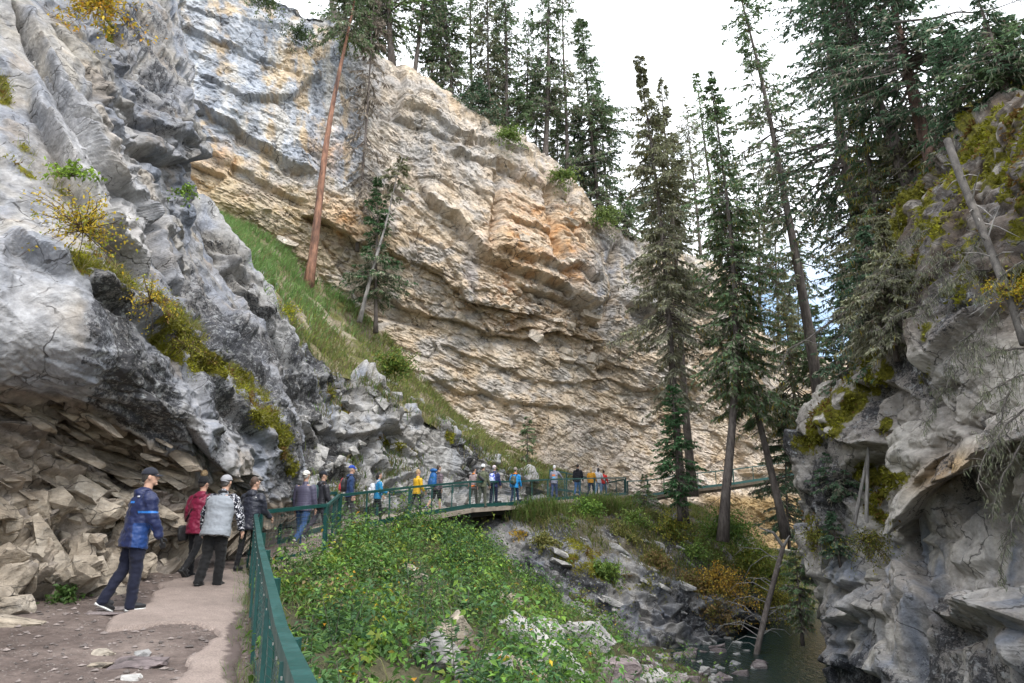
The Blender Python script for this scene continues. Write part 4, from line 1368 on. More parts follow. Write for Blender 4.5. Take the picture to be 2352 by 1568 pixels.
LB = [
    ('thick broken rock with a dark hollow at the left edge of the dirt', (10, 1405), (.75, .5, .34), 20, 'block_tan', (0, 0, 0)),
    ('flat pale rock below the hollow rock at the left edge', (25, 1432), (.75, .4, .12), 21, 'block_tan', (0, 8, 10)),
    ('thin grey slab under the rear shoe of the blue jacket man', (262, 1398), (.55, .2, .045), 22, 'block_purple', (0, 0, 4)),
    ('thin grey slab lying in front of the rear shoe of the blue jacket man', (243, 1411), (.52, .2, .05), 23, 'block_purple', (0, 0, -4)),
    ('pale flat stone by the footing of the rock wall', (240, 1352), (.5, .3, .22), 24, 'block_tan', (0, -14, 10)),
    ('small flat stone set in the dirt near the bottom edge', (238, 1502), (.24, .14, .09), 25, 'block_tan', (0, 0, 20)),
    ('embedded flat rock with a ragged edge beside the asphalt', (315, 1525), (.6, .35, .08), 26, 'block_purple', (0, 0, 0)),
    ('white angular stone on the embedded flat rock', (327, 1505), (.16, .12, .08), 27, 'block_grey', (0, 0, 30)),
    ('ochre flat stone left of the embedded flat rock', (232, 1530), (.26, .12, .05), 28, 'block_tan', (0, 0, 0)),
    ('bluish white broken stone at the bottom edge of the dirt', (300, 1560), (.2, .15, .06), 29, 'block_grey', (0, 0, 15)),
]
for lb, xy, sz, sdd, mt, rt in LB:
    boulder(lb, xy, sz, sdd, mt, rt, cat='stone', name='stone', sub=3, sink=.38)

# creek stones: individuals that share six meshes
cm = [rock_mesh('creek_stone', 40 + q, 2, 4, .05, M['block_purple'] if q % 2 else M['block_grey']) for q in range(6)]
k = 0
for _ in range(500):
    px_, py_ = rnd.uniform(1385, 1760), rnd.uniform(1475, 1575)
    if py_ < 1505 + (1560 - px_) * .12: continue
    g = px_ground(px_, py_)
    if g[2] < -4.6 or k >= 75: continue
    ob = bpy.data.objects.new('creek_stone', cm[k % 6])
    C.objects.link(ob)
    s = rnd.choice((.25, .32, .4, .5, .62)) * rnd.uniform(.8, 1.25)
    ob.scale = (s * .55, s * .45, s * .32)
    ob.rotation_euler = (rnd.uniform(-.3, .3), rnd.uniform(-.3, .3), rnd.uniform(0, 6))
    ob.location = (g[0], g[1], max(g[2], -4.2) + s * .08)
    tag(ob, 'loose angular stone among many on the creek bank below the outcrop', 'stone', 'stones on the creek bank')
    k += 1

# pebbles in the dirt: nobody could count them
mb = MB()
base = np.array([(1, 0, 0), (-.9, .3, 0), (.1, 1, 0), (-.2, -1, 0), (.2, .1, .8), (.1, 0, -.6)])
tri = [(0, 2, 4), (2, 1, 4), (1, 3, 4), (3, 0, 4), (2, 0, 5), (1, 2, 5), (3, 1, 5), (0, 3, 5)]
cols = []
for _ in range(4200):
    y = rnd.uniform(4.5, 12.5)
    x = rnd.uniform(-8.5, fence_x(y) - .05)
    if inside(poly, np.array([x]), np.array([y]))[0] and rnd.random() < .985: continue
    s = .007 + .042 * rnd.random() ** 4
    a = rnd.uniform(0, 6.3)
    m = np.array([[math.cos(a), -math.sin(a), 0], [math.sin(a), math.cos(a), 0], [0, 0, .6]])
    V = (base * np.random.default_rng(_).uniform(.6, 1.3, (6, 3))) @ m.T * s + (x, y, gz(x, y)[0] + s * .2)
    mb.add(V, None, tri)
    t_ = rnd.random()
    c_ = np.array((.15, .125, .115)) * (.5 + 1.3 * t_)
    cols += [np.clip(c_, 0, .5)] * 6
kp = NT('pebble')
kp.l(kp.n('Attribute', attribute_name='Col').outputs['Color'], kp.b.inputs['Base Color'])
kp.b.inputs['Roughness'].default_value = .85
tag(mb.build('gravel', kp.m, None, False, np.array(cols)), None, None, None, 'stuff')


# ------------------------------------------------------------------ trees
def bark_material(name, a, b, sc=1.0):
    k = NT(name)
    pos = k.n('NewGeometry').outputs['Position']
    m_ = k.n('Mapping'); m_.inputs['Scale'].default_value = (1, 1, .25); k.l(pos, m_.inputs['Vector'])
    n1 = k.noise(9 * sc, 5, .65, m_.outputs[0])
    n2 = k.noise(1.2, 4, .6, pos)
    c = k.mix(k.rng(n1, .35, .65, 0, 1), a, b)
    c = k.mix(1.0, c, k.rng(n2, .3, .7, .7, 1.25), 'MULTIPLY')
    k.l(c, k.b.inputs['Base Color'])
    k.b.inputs['Roughness'].default_value = .95
    k.l(k.bump(n1, .9, .04), k.b.inputs['Normal'])
    return k.m


M['bark'] = bark_material('spruce_bark', (.075, .06, .055), (.17, .145, .13))
M['bark_red'] = bark_material('pine_bark', (.075, .042, .034), (.36, .185, .12), .45)
M['bark_dark_red'] = bark_material('dark_red_bark', (.05, .034, .03), (.17, .10, .075), .6)
M['bark_grey'] = bark_material('dead_wood', (.14, .13, .125), (.34, .32, .30))


def unit(v): return v / (np.linalg.norm(v, axis=-1, keepdims=True) + 1e-9)


def blades(p, d, L, w_, side, bend=0.0):
    """diamond sprays from p along d: 4 verts, 2 tris each, folded"""
    L = np.broadcast_to(L, (len(p),))[:, None]; w_ = np.broadcast_to(w_, (len(p),))[:, None]
    mid = p + d * L * .45
    up = np.cross(d, side)
    tip = p + d * L - np.array([0, 0, 1.]) * bend * L
    a = mid + side * w_ * .5 - up * w_ * .15
    b = mid - side * w_ * .5 - up * w_ * .15
    V = np.stack([p, a, tip, b], 1).reshape(-1, 3)
    i = np.arange(len(p)) * 4
    T = np.stack([np.stack([i, i + 1, i + 2], 1), np.stack([i, i + 2, i + 3], 1)], 1).reshape(-1, 3)
    return V, T


G_DARK, G_MID, G_FRESH, G_OLIVE = (.095, .165, .095), (.145, .22, .105), (.18, .28, .10), (.22, .23, .135)
GREYL, MUST, BROWN = (.36, .35, .26), (.38, .30, .04), (.2, .15, .12)


def tree(label, base, top, seed, Wd=2.2, cs=.15, nb=170, ns=13, col=G_MID, lich=.3, droop=.35, r0=None, bow=(0, 0), bark='bark', twig=.42, low=GREYL, lowf=.35, moss=0., shape='spruce',
         dead=12, name='spruce_tree', cat='tree', group=None, dens=1.0, side_bias=None):
    r = np.random.default_rng(seed)
    base, top = np.array(base, float), np.array(top, float)
    H = np.linalg.norm(top - base)
    root = thing(name, label, cat, base, 0, group)
    ax = top - base
    bw = np.array([bow[0], bow[1], 0.])

    def axis(t): return ax * t[:, None] + bw * (np.sin(np.pi * t) * 1.0)[:, None]
    r0 = r0 or H * .0095
    ts = np.linspace(0, 1, 16)
    tp = axis(ts) + np.stack([.03 * np.sin(ts * 9 + seed), .03 * np.cos(ts * 7 + seed), 0 * ts], 1) * (r0 * 8)
    tp[0] -= unit(ax) * .5
    mb = MB(); mb.tube(tp, r0 * (1 - ts * .93) * (1 + .35 * np.exp(-ts * 40)), 9)
    mb.build('trunk', M[bark], root, True)
    # branches
    t = cs + (1 - cs) * r.random(nb) ** .9
    t.sort()
    u = (t - cs) / (1 - cs)
    if shape == 'spruce':
        prof = np.minimum(1, (1.03 - u) * 1.55) * (.55 + .45 * np.minimum(1, u / .25)) ** 1
    elif shape == 'column':
        prof = np.minimum(1, (1.05 - u) * 3) * (.6 + .4 * np.sin(u * 14 + seed))
    else:
        prof = np.minimum(1, (1.08 - u) * 2.2) * np.minimum(1, .35 + u)
    Wd = Wd * 1.18
    Lb = Wd * prof * r.uniform(.55, 1.12, nb) + .12
    clump = .75 + .5 * np.sin(t * H * 1.1 + seed) * np.sin(t * H * .37 + 2 * seed)
    Lb *= np.clip(clump, .45, 1.2)
    az = r.random(nb) * 6.283
    if side_bias is not None:
        az = np.where(r.random(nb) < .7, side_bias + r.normal(0, .7, nb), az)
    hd = np.stack([np.cos(az), np.sin(az), 0 * az], 1)
    rise = .35 * (u - .35) - droop * (1 - u) * .6
    o = axis(t)
    s = np.linspace(0, 1, 5)
    sag = droop * (.35 + .65 * (1 - u))
    path = o[:, None] + hd[:, None] * (Lb[:, None] * s)[..., None]
    path[..., 2] += Lb[:, None] * (rise[:, None] * s - sag[:, None] * s ** 1.5 * .9 + .32 * sag[:, None] * s ** 4)
    mb = MB()
    for b in range(nb):
        mb.tube(path[b], np.linspace(.010 + .011 * Lb[b], .004, 5), 3, False)
    for b in range(dead):
        tt_ = r.uniform(.04, cs + .02) if cs > .06 else .05
        a_ = r.random() * 6.28
        o_ = axis(np.array([tt_]))[0]
        d_ = np.array([math.cos(a_), math.sin(a_), -.25 - .4 * r.random()])
        Ld = r.uniform(.3, 1.1) * (Wd / 2.2)
        sg = np.linspace(0, 1, 4)[:, None]
        mb.tube(o_ + d_ * Ld * sg - np.array([0, 0, .15]) * sg ** 2, np.linspace(.02, .005, 4), 3, False)
    tag(mb.build('branches', M['bark' if bark != 'bark_grey' else 'bark_grey'], root), kind='stuff')
    # sprays
    P_, D_, L_, C_, S_ = [], [], [], [], []
    cnt = np.maximum(6, (2.3 * ns * np.clip(Lb / Wd, .3, 1.2) * dens)).astype(int)
    bi = np.repeat(np.arange(nb), cnt)
    f = r.uniform(.12, 1.0, len(bi)) ** .8
    seg = np.clip((f * 4).astype(int), 0, 3)
    fr_ = f * 4 - seg
    p0 = path[bi, seg] * (1 - fr_)[:, None] + path[bi, seg + 1] * fr_[:, None]
    tan = unit(path[bi, seg + 1] - path[bi, seg])
    lat = unit(np.cross(tan, np.array([0, 0, 1.])))
    sg = np.where(r.random(len(bi)) < .5, -1., 1.)[:, None]
    ang = r.uniform(.25, 1.15, len(bi))[:, None]
    d = unit(tan * np.cos(ang) + lat * sg * np.sin(ang) + np.stack([r.normal(0, .15, len(bi)), r.normal(0, .15, len(bi)), r.normal(-.12 - .35 * droop, .22, len(bi))], 1))
    Lt = twig * (.55 + .6 * (1 - f)) * r.uniform(.6, 1.25, len(bi)) * (.6 + .4 * np.minimum(1, Lb[bi]))
    sd = unit(np.cross(d, np.stack([r.normal(0, .5, len(bi)), r.normal(0, .5, len(bi)), np.ones(len(bi))], 1)))
    V, T = blades(p0, d, Lt, twig * .23 * r.uniform(.7, 1.3, len(bi)), sd, .10)
    # second spray crossing the first
    d2 = unit(d + np.stack([r.normal(0, .45, len(bi)), r.normal(0, .45, len(bi)), r.normal(-.1, .3, len(bi))], 1))
    V2, T2 = blades(p0 + d * (Lt * .3)[:, None], d2, Lt * .85, twig * .19, unit(np.cross(d2, r.normal(size=(len(bi), 3)))), .1)
    cv = np.array(col) * (.62 + .75 * r.random(len(bi)))[:, None]
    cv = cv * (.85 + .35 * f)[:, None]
    ub = u[bi]
    lowm = (r.random(len(bi)) < lowf * np.clip(1.15 - ub * 1.6, 0, 1))[:, None]
    cv = np.where(lowm, np.array(low) * (.6 + .7 * r.random(len(bi)))[:, None], cv)
    brm = (r.random(len(bi)) < .04)[:, None]
    cv = np.where(brm, np.array(BROWN), cv)
    Vs, Ts, Cs = [V, V2], [T, T2 + len(V)], [np.repeat(cv, 4, 0), np.repeat(cv * .9, 4, 0)]
    n0 = len(V) + len(V2)
    # hanging beards
    nl = int(lich * len(bi) * 1.1)
    if nl:
        q = r.integers(0, len(bi), nl)
        w8 = r.random(nl) < np.clip(1.2 - ub[q], .1, 1)
        q = q[w8]; nl = len(q)
        pl = p0[q] + r.normal(0, .05, (nl, 3))
        dl = unit(np.stack([r.normal(0, .18, nl), r.normal(0, .18, nl), -np.ones(nl)], 1))
        Vl, Tl = blades(pl, dl, r.uniform(.2, .75, nl) * twig * 1.5, twig * .07, unit(np.cross(dl, r.normal(size=(nl, 3)))), 0)
        cl_ = np.array(low) * r.uniform(.6, 1.25, nl)[:, None]
        mm = (r.random(nl) < moss)[:, None]
        cl_ = np.where(mm, np.array(MUST) * r.uniform(.6, 1.2, nl)[:, None], cl_)
        Vs.append(Vl); Ts.append(Tl + n0); Cs.append(np.repeat(cl_, 4, 0))
    mesh_np('crown', np.concatenate(Vs), None, np.concatenate(Ts), M['needle'], False, np.concatenate(Cs), root)
    return root


def rimY(px): return float(np.interp(px, [a[0] for a in topF], [a[2] for a in topF]))


def rtree(label, b, t, seed, dY=2.5, **kw):
    Yb = rimY(b[0]) + dY
    return tree(label, W(b[0], b[1], Yb), W(t[0], t[1], Yb + kw.pop('lean', 0)), seed, **kw)


# --- on the rim of the far cliff, left to right
rtree('bare brown trunk standing at the cliff edge near the top left of the sky', (768, 62), (752, -130), 1, 3, Wd=1.69, cs=.5, nb=121, ns=12, col=G_MID, r0=.26)
rtree('bushy dark conifer behind the bare brown trunk on the rim', (828, 92), (840, -70), 2, 5, Wd=3.38, cs=.05, nb=175, ns=16, col=G_MID)
rtree('bright green pine with long tufted branches on the rim beside the leaning pine', (900, 140), (884, -210), 3, 3.5, Wd=4.16, cs=.12, nb=202, ns=20, col=G_FRESH, droop=.15, lowf=.1, r0=.26, bark='bark')
rtree('dark spreading pine on the rim right of the bright green pine', (952, 190), (985, -150), 4, 4.0, Wd=3.90, cs=.34, nb=175, ns=17, col=G_DARK, droop=.2, shape='pine', r0=.20)
rtree('thin dark stem between the spreading pine and the shaggy spruce', (990, 215), (1000, -120), 5, 6, Wd=1.95, cs=.2, nb=135, ns=10, col=G_DARK, dens=.8)
rtree('shaggy spruce with wide lower skirts, first full spruce on the rim', (1040, 246), (1018, -60), 6, 3.5, Wd=3.12, cs=.06, nb=256, ns=14, col=G_MID, lich=.35)
rtree('very thin spruce pole with sparse short branches on the rim', (1084, 276), (1079, -110), 7, 4.5, Wd=1.95, cs=.15, nb=121, ns=9, col=G_MID, dens=.8)
rtree('narrow spruce with grey lower branches right of the thin pole', (1126, 300), (1116, -80), 8, 3.5, Wd=2.47, cs=.10, nb=202, ns=12, col=G_OLIVE, lich=.5)
rtree('tall narrow spruce with a straight dark trunk in the rim row', (1167, 330), (1158, -90), 9, 3.2, Wd=2.47, cs=.25, nb=189, ns=12, col=G_MID, r0=.20)
rtree('short pointed spruce whose tip is just inside the picture', (1206, 350), (1216, 18), 10, 4.5, Wd=2.08, cs=.12, nb=162, ns=10, col=G_MID, dens=.9)
rtree('broad tall spruce with a thick trunk in the rim row', (1254, 375), (1264, -90), 11, 3.0, Wd=2.86, cs=.22, nb=256, ns=14, col=G_MID, r0=.25, lich=.3)
rtree('half bare leaning spruce pole beside the broad tall spruce', (1304, 412), (1289, -80), 12, 3.0, Wd=1.95, cs=.28, nb=121, ns=10, col=G_OLIVE, dens=.8, r0=.18)
rtree('large dense spruce standing alone at the right end of the rim row', (1378, 515), (1334, 42), 13, 2.5, Wd=3.77, cs=.02, nb=405, ns=20, col=G_MID, lich=.35, droop=.45)
rtree('smaller dense spruce leaning against the large dense spruce', (1402, 530), (1372, 190), 14, 4.0, Wd=2.86, cs=.02, nb=270, ns=16, col=G_DARK, lich=.3)
rtree('low round young spruce at the foot of the narrow spruces', (1100, 290), (1096, 180), 15, 2.2, Wd=1.95, cs=.02, nb=121, ns=14, col=G_DARK)
rtree('low spruce between the tall narrow spruce and the short pointed one', (1186, 345), (1190, 190), 16, 2.8, Wd=1.69, cs=.02, nb=121, ns=12, col=G_MID)
rtree('thin bare pole standing on the far end of the cliff behind the twin spruce', (1613, 612), (1574, 222), 17, 3.0, Wd=1.43, cs=.45, nb=94, ns=9, col=G_OLIVE, r0=.16, dens=.8)
rtree('bushy spruce on the far end of the cliff behind the two creek trees', (1660, 640), (1598, 168), 18, 3.0, Wd=3.77, cs=.12, nb=243, ns=15, col=G_FRESH, lich=.3, r0=.22)
rtree('small conifer on the rim below the large dense spruce', (1440, 545), (1430, 440), 19, 1.2, Wd=1.69, cs=.02, nb=94, ns=12, col=G_MID)

for q, (b_, t_, dY, wd, cs_, c_, lb) in enumerate((
        ((1500, 575), (1490, 330), 3, 1.9, .05, G_DARK, 'dark spruce behind the tall shaggy spruce, left of its trunk'), ((1560, 590), (1556, 300), 5, 2.0, .05, G_MID, 'spruce on the far rim between the twin spruces and the thin pole'),
        ((1700, 690), (1690, 360), 4, 2.2, .05, G_MID, 'spruce on the far rim behind the old mossy spruce'), ((1745, 740), (1742, 330), 4, 2.2, .08, G_OLIVE, 'greyish spruce on the falling rim left of the bearded spruce'),
        ((1790, 800), (1776, 450), 3, 2.3, .05, G_DARK, 'dark spruce at the lowest visible end of the far rim'), ((1835, 830), (1832, 560), 4, 2.4, .05, G_MID, 'spruce filling the notch behind the very tall leaning spruce'),
        ((1015, 230), (1008, -30), 6, 1.8, .08, G_DARK, 'dark spruce squeezed between the spreading pine and the shaggy spruce'), ((1145, 320), (1140, 60), 6, 1.6, .05, G_MID, 'spruce behind the narrow grey spruce on the rim'),
        ((1230, 370), (1236, 130), 6, 1.7, .05, G_DARK, 'short dark spruce left of the broad tall spruce'), ((1280, 400), (1278, 200), 6, 1.6, .05, G_MID, 'short spruce between the broad spruce and the half bare pole'),
        ((868, 115), (862, -120), 5, 2.0, .05, G_MID, 'spruce behind the bright green pine on the rim'), ((1335, 470), (1322, 240), 4, 1.7, .05, G_DARK, 'short spruce left of the large dense spruce'))):
    rtree(lb, b_, t_, 110 + q, dY, Wd=wd, cs=cs_, nb=190, ns=15, col=c_, lich=.35)

# --- on the outcrop beside the walkway
tree('tall shaggy spruce rising from the outcrop in front of the far cliff', W(1566, 1180, 36), W(1468, 132, 37), 21, Wd=2.70, cs=.22, nb=412, ns=20, col=G_OLIVE, lich=.8, droop=.5, r0=.24, lowf=.75, moss=.12, bow=(.35, 0), dead=30)
tree('slimmer twin spruce right behind the tall shaggy spruce', W(1590, 1120, 40), W(1519, 180, 41), 22, Wd=2.18, cs=.32, nb=275, ns=16, col=G_OLIVE, lich=.6, droop=.5, lowf=.6)
tree('young bright green spruce standing at the foot of the tall shaggy spruce', W(1562, 1172, 33.6), W(1546, 885, 33.6), 23, Wd=1.45, cs=.05, nb=170, ns=22, col=(.075, .165, .07), lich=.05, droop=.3, lowf=.05, twig=.30, r0=.10)
tree('old spruce with mossy branches and a bare grey lower trunk by the creek', W(1662, 1218, 33), W(1625, 168, 34), 24, Wd=2.38, cs=.26, nb=300, ns=17, col=G_MID, lich=.6, droop=.5, moss=.35, r0=.23, bow=(1.0, 0), lowf=.3, dead=20)
tree('leaning spruce with orange brown trunk between the grey trunk and the right wall', W(1802, 1212, 34), W(1655, 470, 35), 25, Wd=2.34, cs=.30, nb=237, ns=18, col=G_MID, lich=.6, moss=.5, droop=.45, r0=.20, lowf=.25, dead=25, bow=(-.3, 0))
tree('very tall leaning spruce with open layered branches against the white sky', W(1890, 1010, 36), W(1688, -60, 37), 26, Wd=3.65, cs=.30, nb=262, ns=20, col=G_MID, lich=.6, droop=.35, moss=.2, r0=.33, lowf=.6, bow=(.5, 0), bark='bark')
tree('bearded spruce draped in yellow green moss behind the leaning trunks', W(1838, 1010, 40), W(1790, 620, 41), 27, Wd=2.47, cs=.05, nb=187, ns=16, col=G_OLIVE, lich=1.6, moss=.6, droop=.7, lowf=.7)
tree('dark spruce beside the end of the walkway under the right wall', W(1812, 1240, 40), W(1796, 905, 40), 28, Wd=2.21, cs=.02, nb=187, ns=16, col=G_DARK, lich=.4)
tree('fresh green spruce rising behind the mossy right ledge', W(1895, 1060, 38), W(1868, 700, 38.5), 29, Wd=2.47, cs=.02, nb=187, ns=17, col=G_MID, lich=.4, moss=.3)
tree('small spruce peeping over the deck beside the far railing', W(1478, 1166, 40), W(1480, 1088, 40), 30, Wd=.7, cs=.02, nb=60, ns=12, col=G_MID, lich=.0, twig=.25)
tree('tiny lone sapling on the grass slope under the pale cliff', W(1211, 1066, 41), W(1212, 957, 41), 31, Wd=.75, cs=.12, nb=60, ns=10, col=G_MID, lich=.1, twig=.28, r0=.05, name='sapling')

# --- on top of the right wall
tree('massive dark spruce left of the right wall with a full crown', W(2010, 800, 29), W(1862, -150, 30), 32, Wd=4.12, cs=.12, nb=412, ns=26, col=G_DARK, lich=.4, droop=.35, r0=.34, lowf=.25, moss=.25, twig=.36)
tree('thick dark trunk leaning behind the massive spruce, crown out of view', W(2105, 480, 25), W(1892, -120, 26), 33, Wd=3.65, cs=.30, nb=250, ns=22, col=G_DARK, lich=.3, r0=.33, lowf=.2, twig=.34, dead=20)
tree('reddish brown heavy trunk near the top right with dark drooping boughs', W(2150, 420, 23), W(2008, -160, 24), 34, Wd=3.77, cs=.25, nb=275, ns=24, col=G_DARK, lich=.25, r0=.27, lowf=.2, bark='bark_dark_red', twig=.34)
tree('yellow mossy spruce stem in front of the dark trunk', W(2065, 740, 26), W(1930, 40, 26.5), 35, Wd=1.56, cs=.05, nb=212, ns=16, col=G_MID, lich=1.4, moss=.85, r0=.16, lowf=.2, twig=.3)
tree('slender leaning spruce with open crown near the right edge', W(2328, 246, 18), W(2228, -60, 18.5), 36, Wd=1.95, cs=.05, nb=137, ns=16, col=G_DARK, lich=.2, r0=.10, twig=.28, lowf=.2)
tree('short spruce on the right rim left of the slender leaning one', W(2205, 340, 20), W(2176, 60, 20.5), 37, Wd=2.21, cs=.02, nb=200, ns=18, col=G_DARK, lich=.2, twig=.3, lowf=.2)
tree('spruce cut by the right edge of the picture on the mossy rim', W(2352, 215, 18.5), W(2315, 40, 19), 38, Wd=1.80, cs=.02, nb=162, ns=18, col=G_MID, lich=.2, twig=.28, lowf=.1)
tree('dark fir filling the gap under the massive spruce', W(2040, 760, 31), W(1975, 330, 31.5), 39, Wd=2.76, cs=.02, nb=287, ns=20, col=G_DARK, lich=.4, moss=.2, twig=.34)
tree('grey bearded spruce behind the dead branches of the right wall', W(2110, 640, 25), W(2060, 250, 25.5), 40, Wd=2.76, cs=.02, nb=275, ns=18, col=G_OLIVE, lich=.9, moss=.15, twig=.34, lowf=.8)
tree('small bushy spruce on the right wall ledge above the creek', W(1925, 1270, 22.4), W(1908, 1175, 22.4), 41, Wd=.75, cs=.02, nb=80, ns=16, col=G_DARK, lich=.1, twig=.2, r0=.04)
tree('small spruce hanging over the creek at the left foot of the right wall', W(1842, 1450, 27), W(1826, 1255, 27), 42, Wd=.95, cs=.02, nb=110, ns=16, col=G_MID, lich=.4, moss=.3, twig=.24, r0=.06)
tree('dark small spruce under the mossy ledge of the right wall', W(1935, 1130, 22.6), W(1900, 1040, 22.8), 43, Wd=.8, cs=.02, nb=70, ns=14, col=G_DARK, lich=.1, twig=.2, r0=.04)
tree('green conifer leaning out from the back of the right wall', W(2150, 560, 26), W(2120, 250, 26.5), 44, Wd=2.64, cs=.05, nb=237, ns=20, col=G_MID, lich=.4, twig=.34)

# --- small dark growth crowding the upper face of the right wall
for q, (b, t, Yt, wd, c_, lb) in enumerate((
        ((1965, 900), (1935, 640), 23.4, 1.5, G_DARK, 'dark young spruce rooted just above the yellow moss ledge of the right wall'),
        ((2015, 830), (1985, 520), 21.2, 1.7, G_DARK, 'second dark young spruce up the slope of the right wall from the moss ledge'),
        ((2055, 790), (2025, 500), 19.0, 1.1, G_OLIVE, 'olive grey spruce rooted mid slope on the right wall among dead branches'))):
    tree(lb, W(*b, Yt), W(*t, Yt + .3), 80 + q, Wd=wd, cs=.02, nb=170, ns=20, col=c_, lich=.7, twig=.27, lowf=.5, moss=.15, r0=.06, droop=.6)

# --- on the grass slope to the left
tree('tall leaning pine with orange bark standing on the grass slope', W(706, 660, 37.2), W(836, -120, 39), 51, Wd=2.3, cs=.70, nb=110, ns=20, col=G_MID, lich=.5, r0=.265, bark='bark_red', lowf=.4, dead=4, name='pine_tree', bow=(-.25, 0))
tree('spruce with a thin trunk behind the dead grey leaning stem', W(862, 745, 38), W(868, 408, 38.4), 52, Wd=1.75, cs=.18, nb=130, ns=18, col=(.075, .15, .065), lich=.5, droop=.3, lowf=.5, r0=.12)
tree('dead grey leaning stem with a sparse top next to the orange pine', W(830, 722, 37.2), W(925, 360, 38.5), 53, Wd=1.2, cs=.72, nb=46, ns=10, col=G_OLIVE, lich=.2, r0=.12, bark='bark_grey', dead=10, name='dead_tree')
# the grey bare hanging twigs on the pine's right side
tree('bare grey brown larch like spruce with hanging dead twigs behind the orange pine', W(822, 560, 40.2), W(866, -90, 40.4), 54, Wd=1.9, cs=.02, nb=120, ns=11, col=(.26, .22, .18), low=(.30, .26, .21), lich=.9, droop=1.0, lowf=.9, r0=.11, side_bias=None, name='dead_tree', twig=.5)

# --- far wooded hillside: copies of three trees
protos = [tree('distant conifer in the wood at the bend of the canyon', (0, 300, 0), (.3 * q, 300, 15), 60 + q, Wd=2.3, cs=.06, nb=150, ns=11, col=(G_MID, G_DARK, G_OLIVE)[q], lich=.3, twig=.7, group='conifers of the distant wood', name='distant_conifer') for q in range(3)]


def place_copy(root, loc, sc=1., rz=0.):
    c = root.copy(); C.objects.link(c)
    c.location = loc; c.scale = (sc,) * 3; c.rotation_euler = (0, 0, rz)
    for ch in list(root.children):
        d_ = ch.copy(); C.objects.link(d_); d_.parent = c
    return c


for q in range(46):
    pxx = rnd.uniform(1690, 2060)
    Yh = rnd.uniform(76, 125)
    b = W(pxx, 900, Yh)
    z = -3 + (Yh - 72) * .11 + 1
    src = protos[q % 3]
    if q < 3: src.location = (b[0], Yh, z)
    else: place_copy(src, (b[0], Yh, z), rnd.uniform(.8, 1.45), rnd.uniform(0, 6.3))


# ------------------------------------------------------------------ undergrowth, grass, moss
def leafset(p, d, L, w_, r, tilt=.5):
    """broad leaves: 4 verts folded along the midrib, facing mostly up"""
    n = len(p)
    up = unit(np.stack([r.normal(0, tilt, n), r.normal(0, tilt, n), np.ones(n)], 1))
    side = unit(np.cross(d, up))
    d = unit(d)
    L = np.broadcast_to(L, (n,))[:, None]; w_ = np.broadcast_to(w_, (n,))[:, None]
    nn = np.cross(side, d)
    a = p + d * L * .42 + side * w_ * .5 + nn * w_ * .18
    b = p + d * L * .42 - side * w_ * .5 + nn * w_ * .18
    tip = p + d * L - np.array([0, 0, 1.]) * L * .18
    V = np.stack([p, a, tip, b], 1).reshape(-1, 3)
    i = np.arange(n) * 4
    T = np.stack([np.stack([i, i + 1, i + 2], 1), np.stack([i, i + 2, i + 3], 1)], 1).reshape(-1, 3)
    return V, T


def stems(a, b, w_):
    n = len(a)
    s = unit(np.cross(b - a, np.random.default_rng(1).normal(size=(n, 3)))) * np.broadcast_to(w_, (n,))[:, None]
    V = np.stack([a - s, a + s, b], 1).reshape(-1, 3)
    i = np.arange(n) * 3
    return V, np.stack([i, i + 1, i + 2], 1)


class Acc:
    def __init__(s): s.V, s.T, s.C, s.n = [], [], [], 0

    def add(s, VT, col):
        V, T = VT
        if not len(V): return
        s.V.append(V); s.T.append(T + s.n); s.C.append(col); s.n += len(V)

    def build(s, name, mat, parent=None):
        return mesh_np(name, np.concatenate(s.V), None, np.concatenate(s.T), mat, False, np.concatenate(s.C), parent)


def pick(r, pal, n, jit=.3):
    pal = np.array(pal)
    c = pal[r.integers(0, len(pal), n)]
    return c * r.uniform(1 - jit, 1 + jit, n)[:, None]


PAL_SHRUB = [(.115, .215, .035), (.085, .175, .040), (.070, .145, .040), (.15, .25, .035), (.10, .19, .05), (.19, .24, .04)]
PAL_DEEP = [(.045, .105, .040), (.055, .12, .05), (.065, .135, .045)]
PAL_YEL = [(.50, .36, .03), (.58, .42, .04), (.42, .30, .03), (.30, .27, .04), (.50, .26, .03)]
PAL_STRAW = [(.30, .25, .13), (.24, .21, .11), (.19, .19, .08)]
PAL_GRASS = [(.13, .22, .06), (.10, .18, .055), (.17, .25, .07), (.20, .24, .09)]


def plants(acc, base, h, nl, leaf, pal, r, spread=.45, yellow=.03, stemcol=(.10, .09, .04)):
    """many small leafy plants: base (n,3), heights h"""
    n = len(base)
    lean = np.stack([r.normal(0, .28, n), r.normal(0, .28, n), np.ones(n)], 1)
    tip = base + lean * h[:, None]
    acc.add(stems(base, tip, .006 + .003 * r.random(n)), np.tile(np.array(stemcol), (n * 3, 1)))
    i = np.repeat(np.arange(n), nl)
    f = r.random(len(i)) ** .7
    a = r.random(len(i)) * 6.283
    rad = spread * h[i] * (.15 + .85 * r.random(len(i))) * (1.15 - .6 * f)
    p = base[i] + (tip - base)[i] * (.15 + .85 * f)[:, None] + np.stack([np.cos(a) * rad, np.sin(a) * rad, r.normal(0, .04, len(i))], 1)
    d = np.stack([np.cos(a) + r.normal(0, .5, len(i)), np.sin(a) + r.normal(0, .5, len(i)), r.normal(-.25, .35, len(i))], 1)
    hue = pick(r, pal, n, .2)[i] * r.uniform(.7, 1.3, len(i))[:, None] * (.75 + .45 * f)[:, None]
    m = (r.random(len(i)) < yellow)[:, None]
    hue = np.where(m, pick(r, PAL_YEL, len(i)), hue)
    L = leaf[i] if np.ndim(leaf) else leaf
    L = L * r.uniform(.6, 1.25, len(i))
    acc.add(leafset(p, d, L, L * r.uniform(.45, .7, len(i)), r), np.repeat(hue, 4, 0))


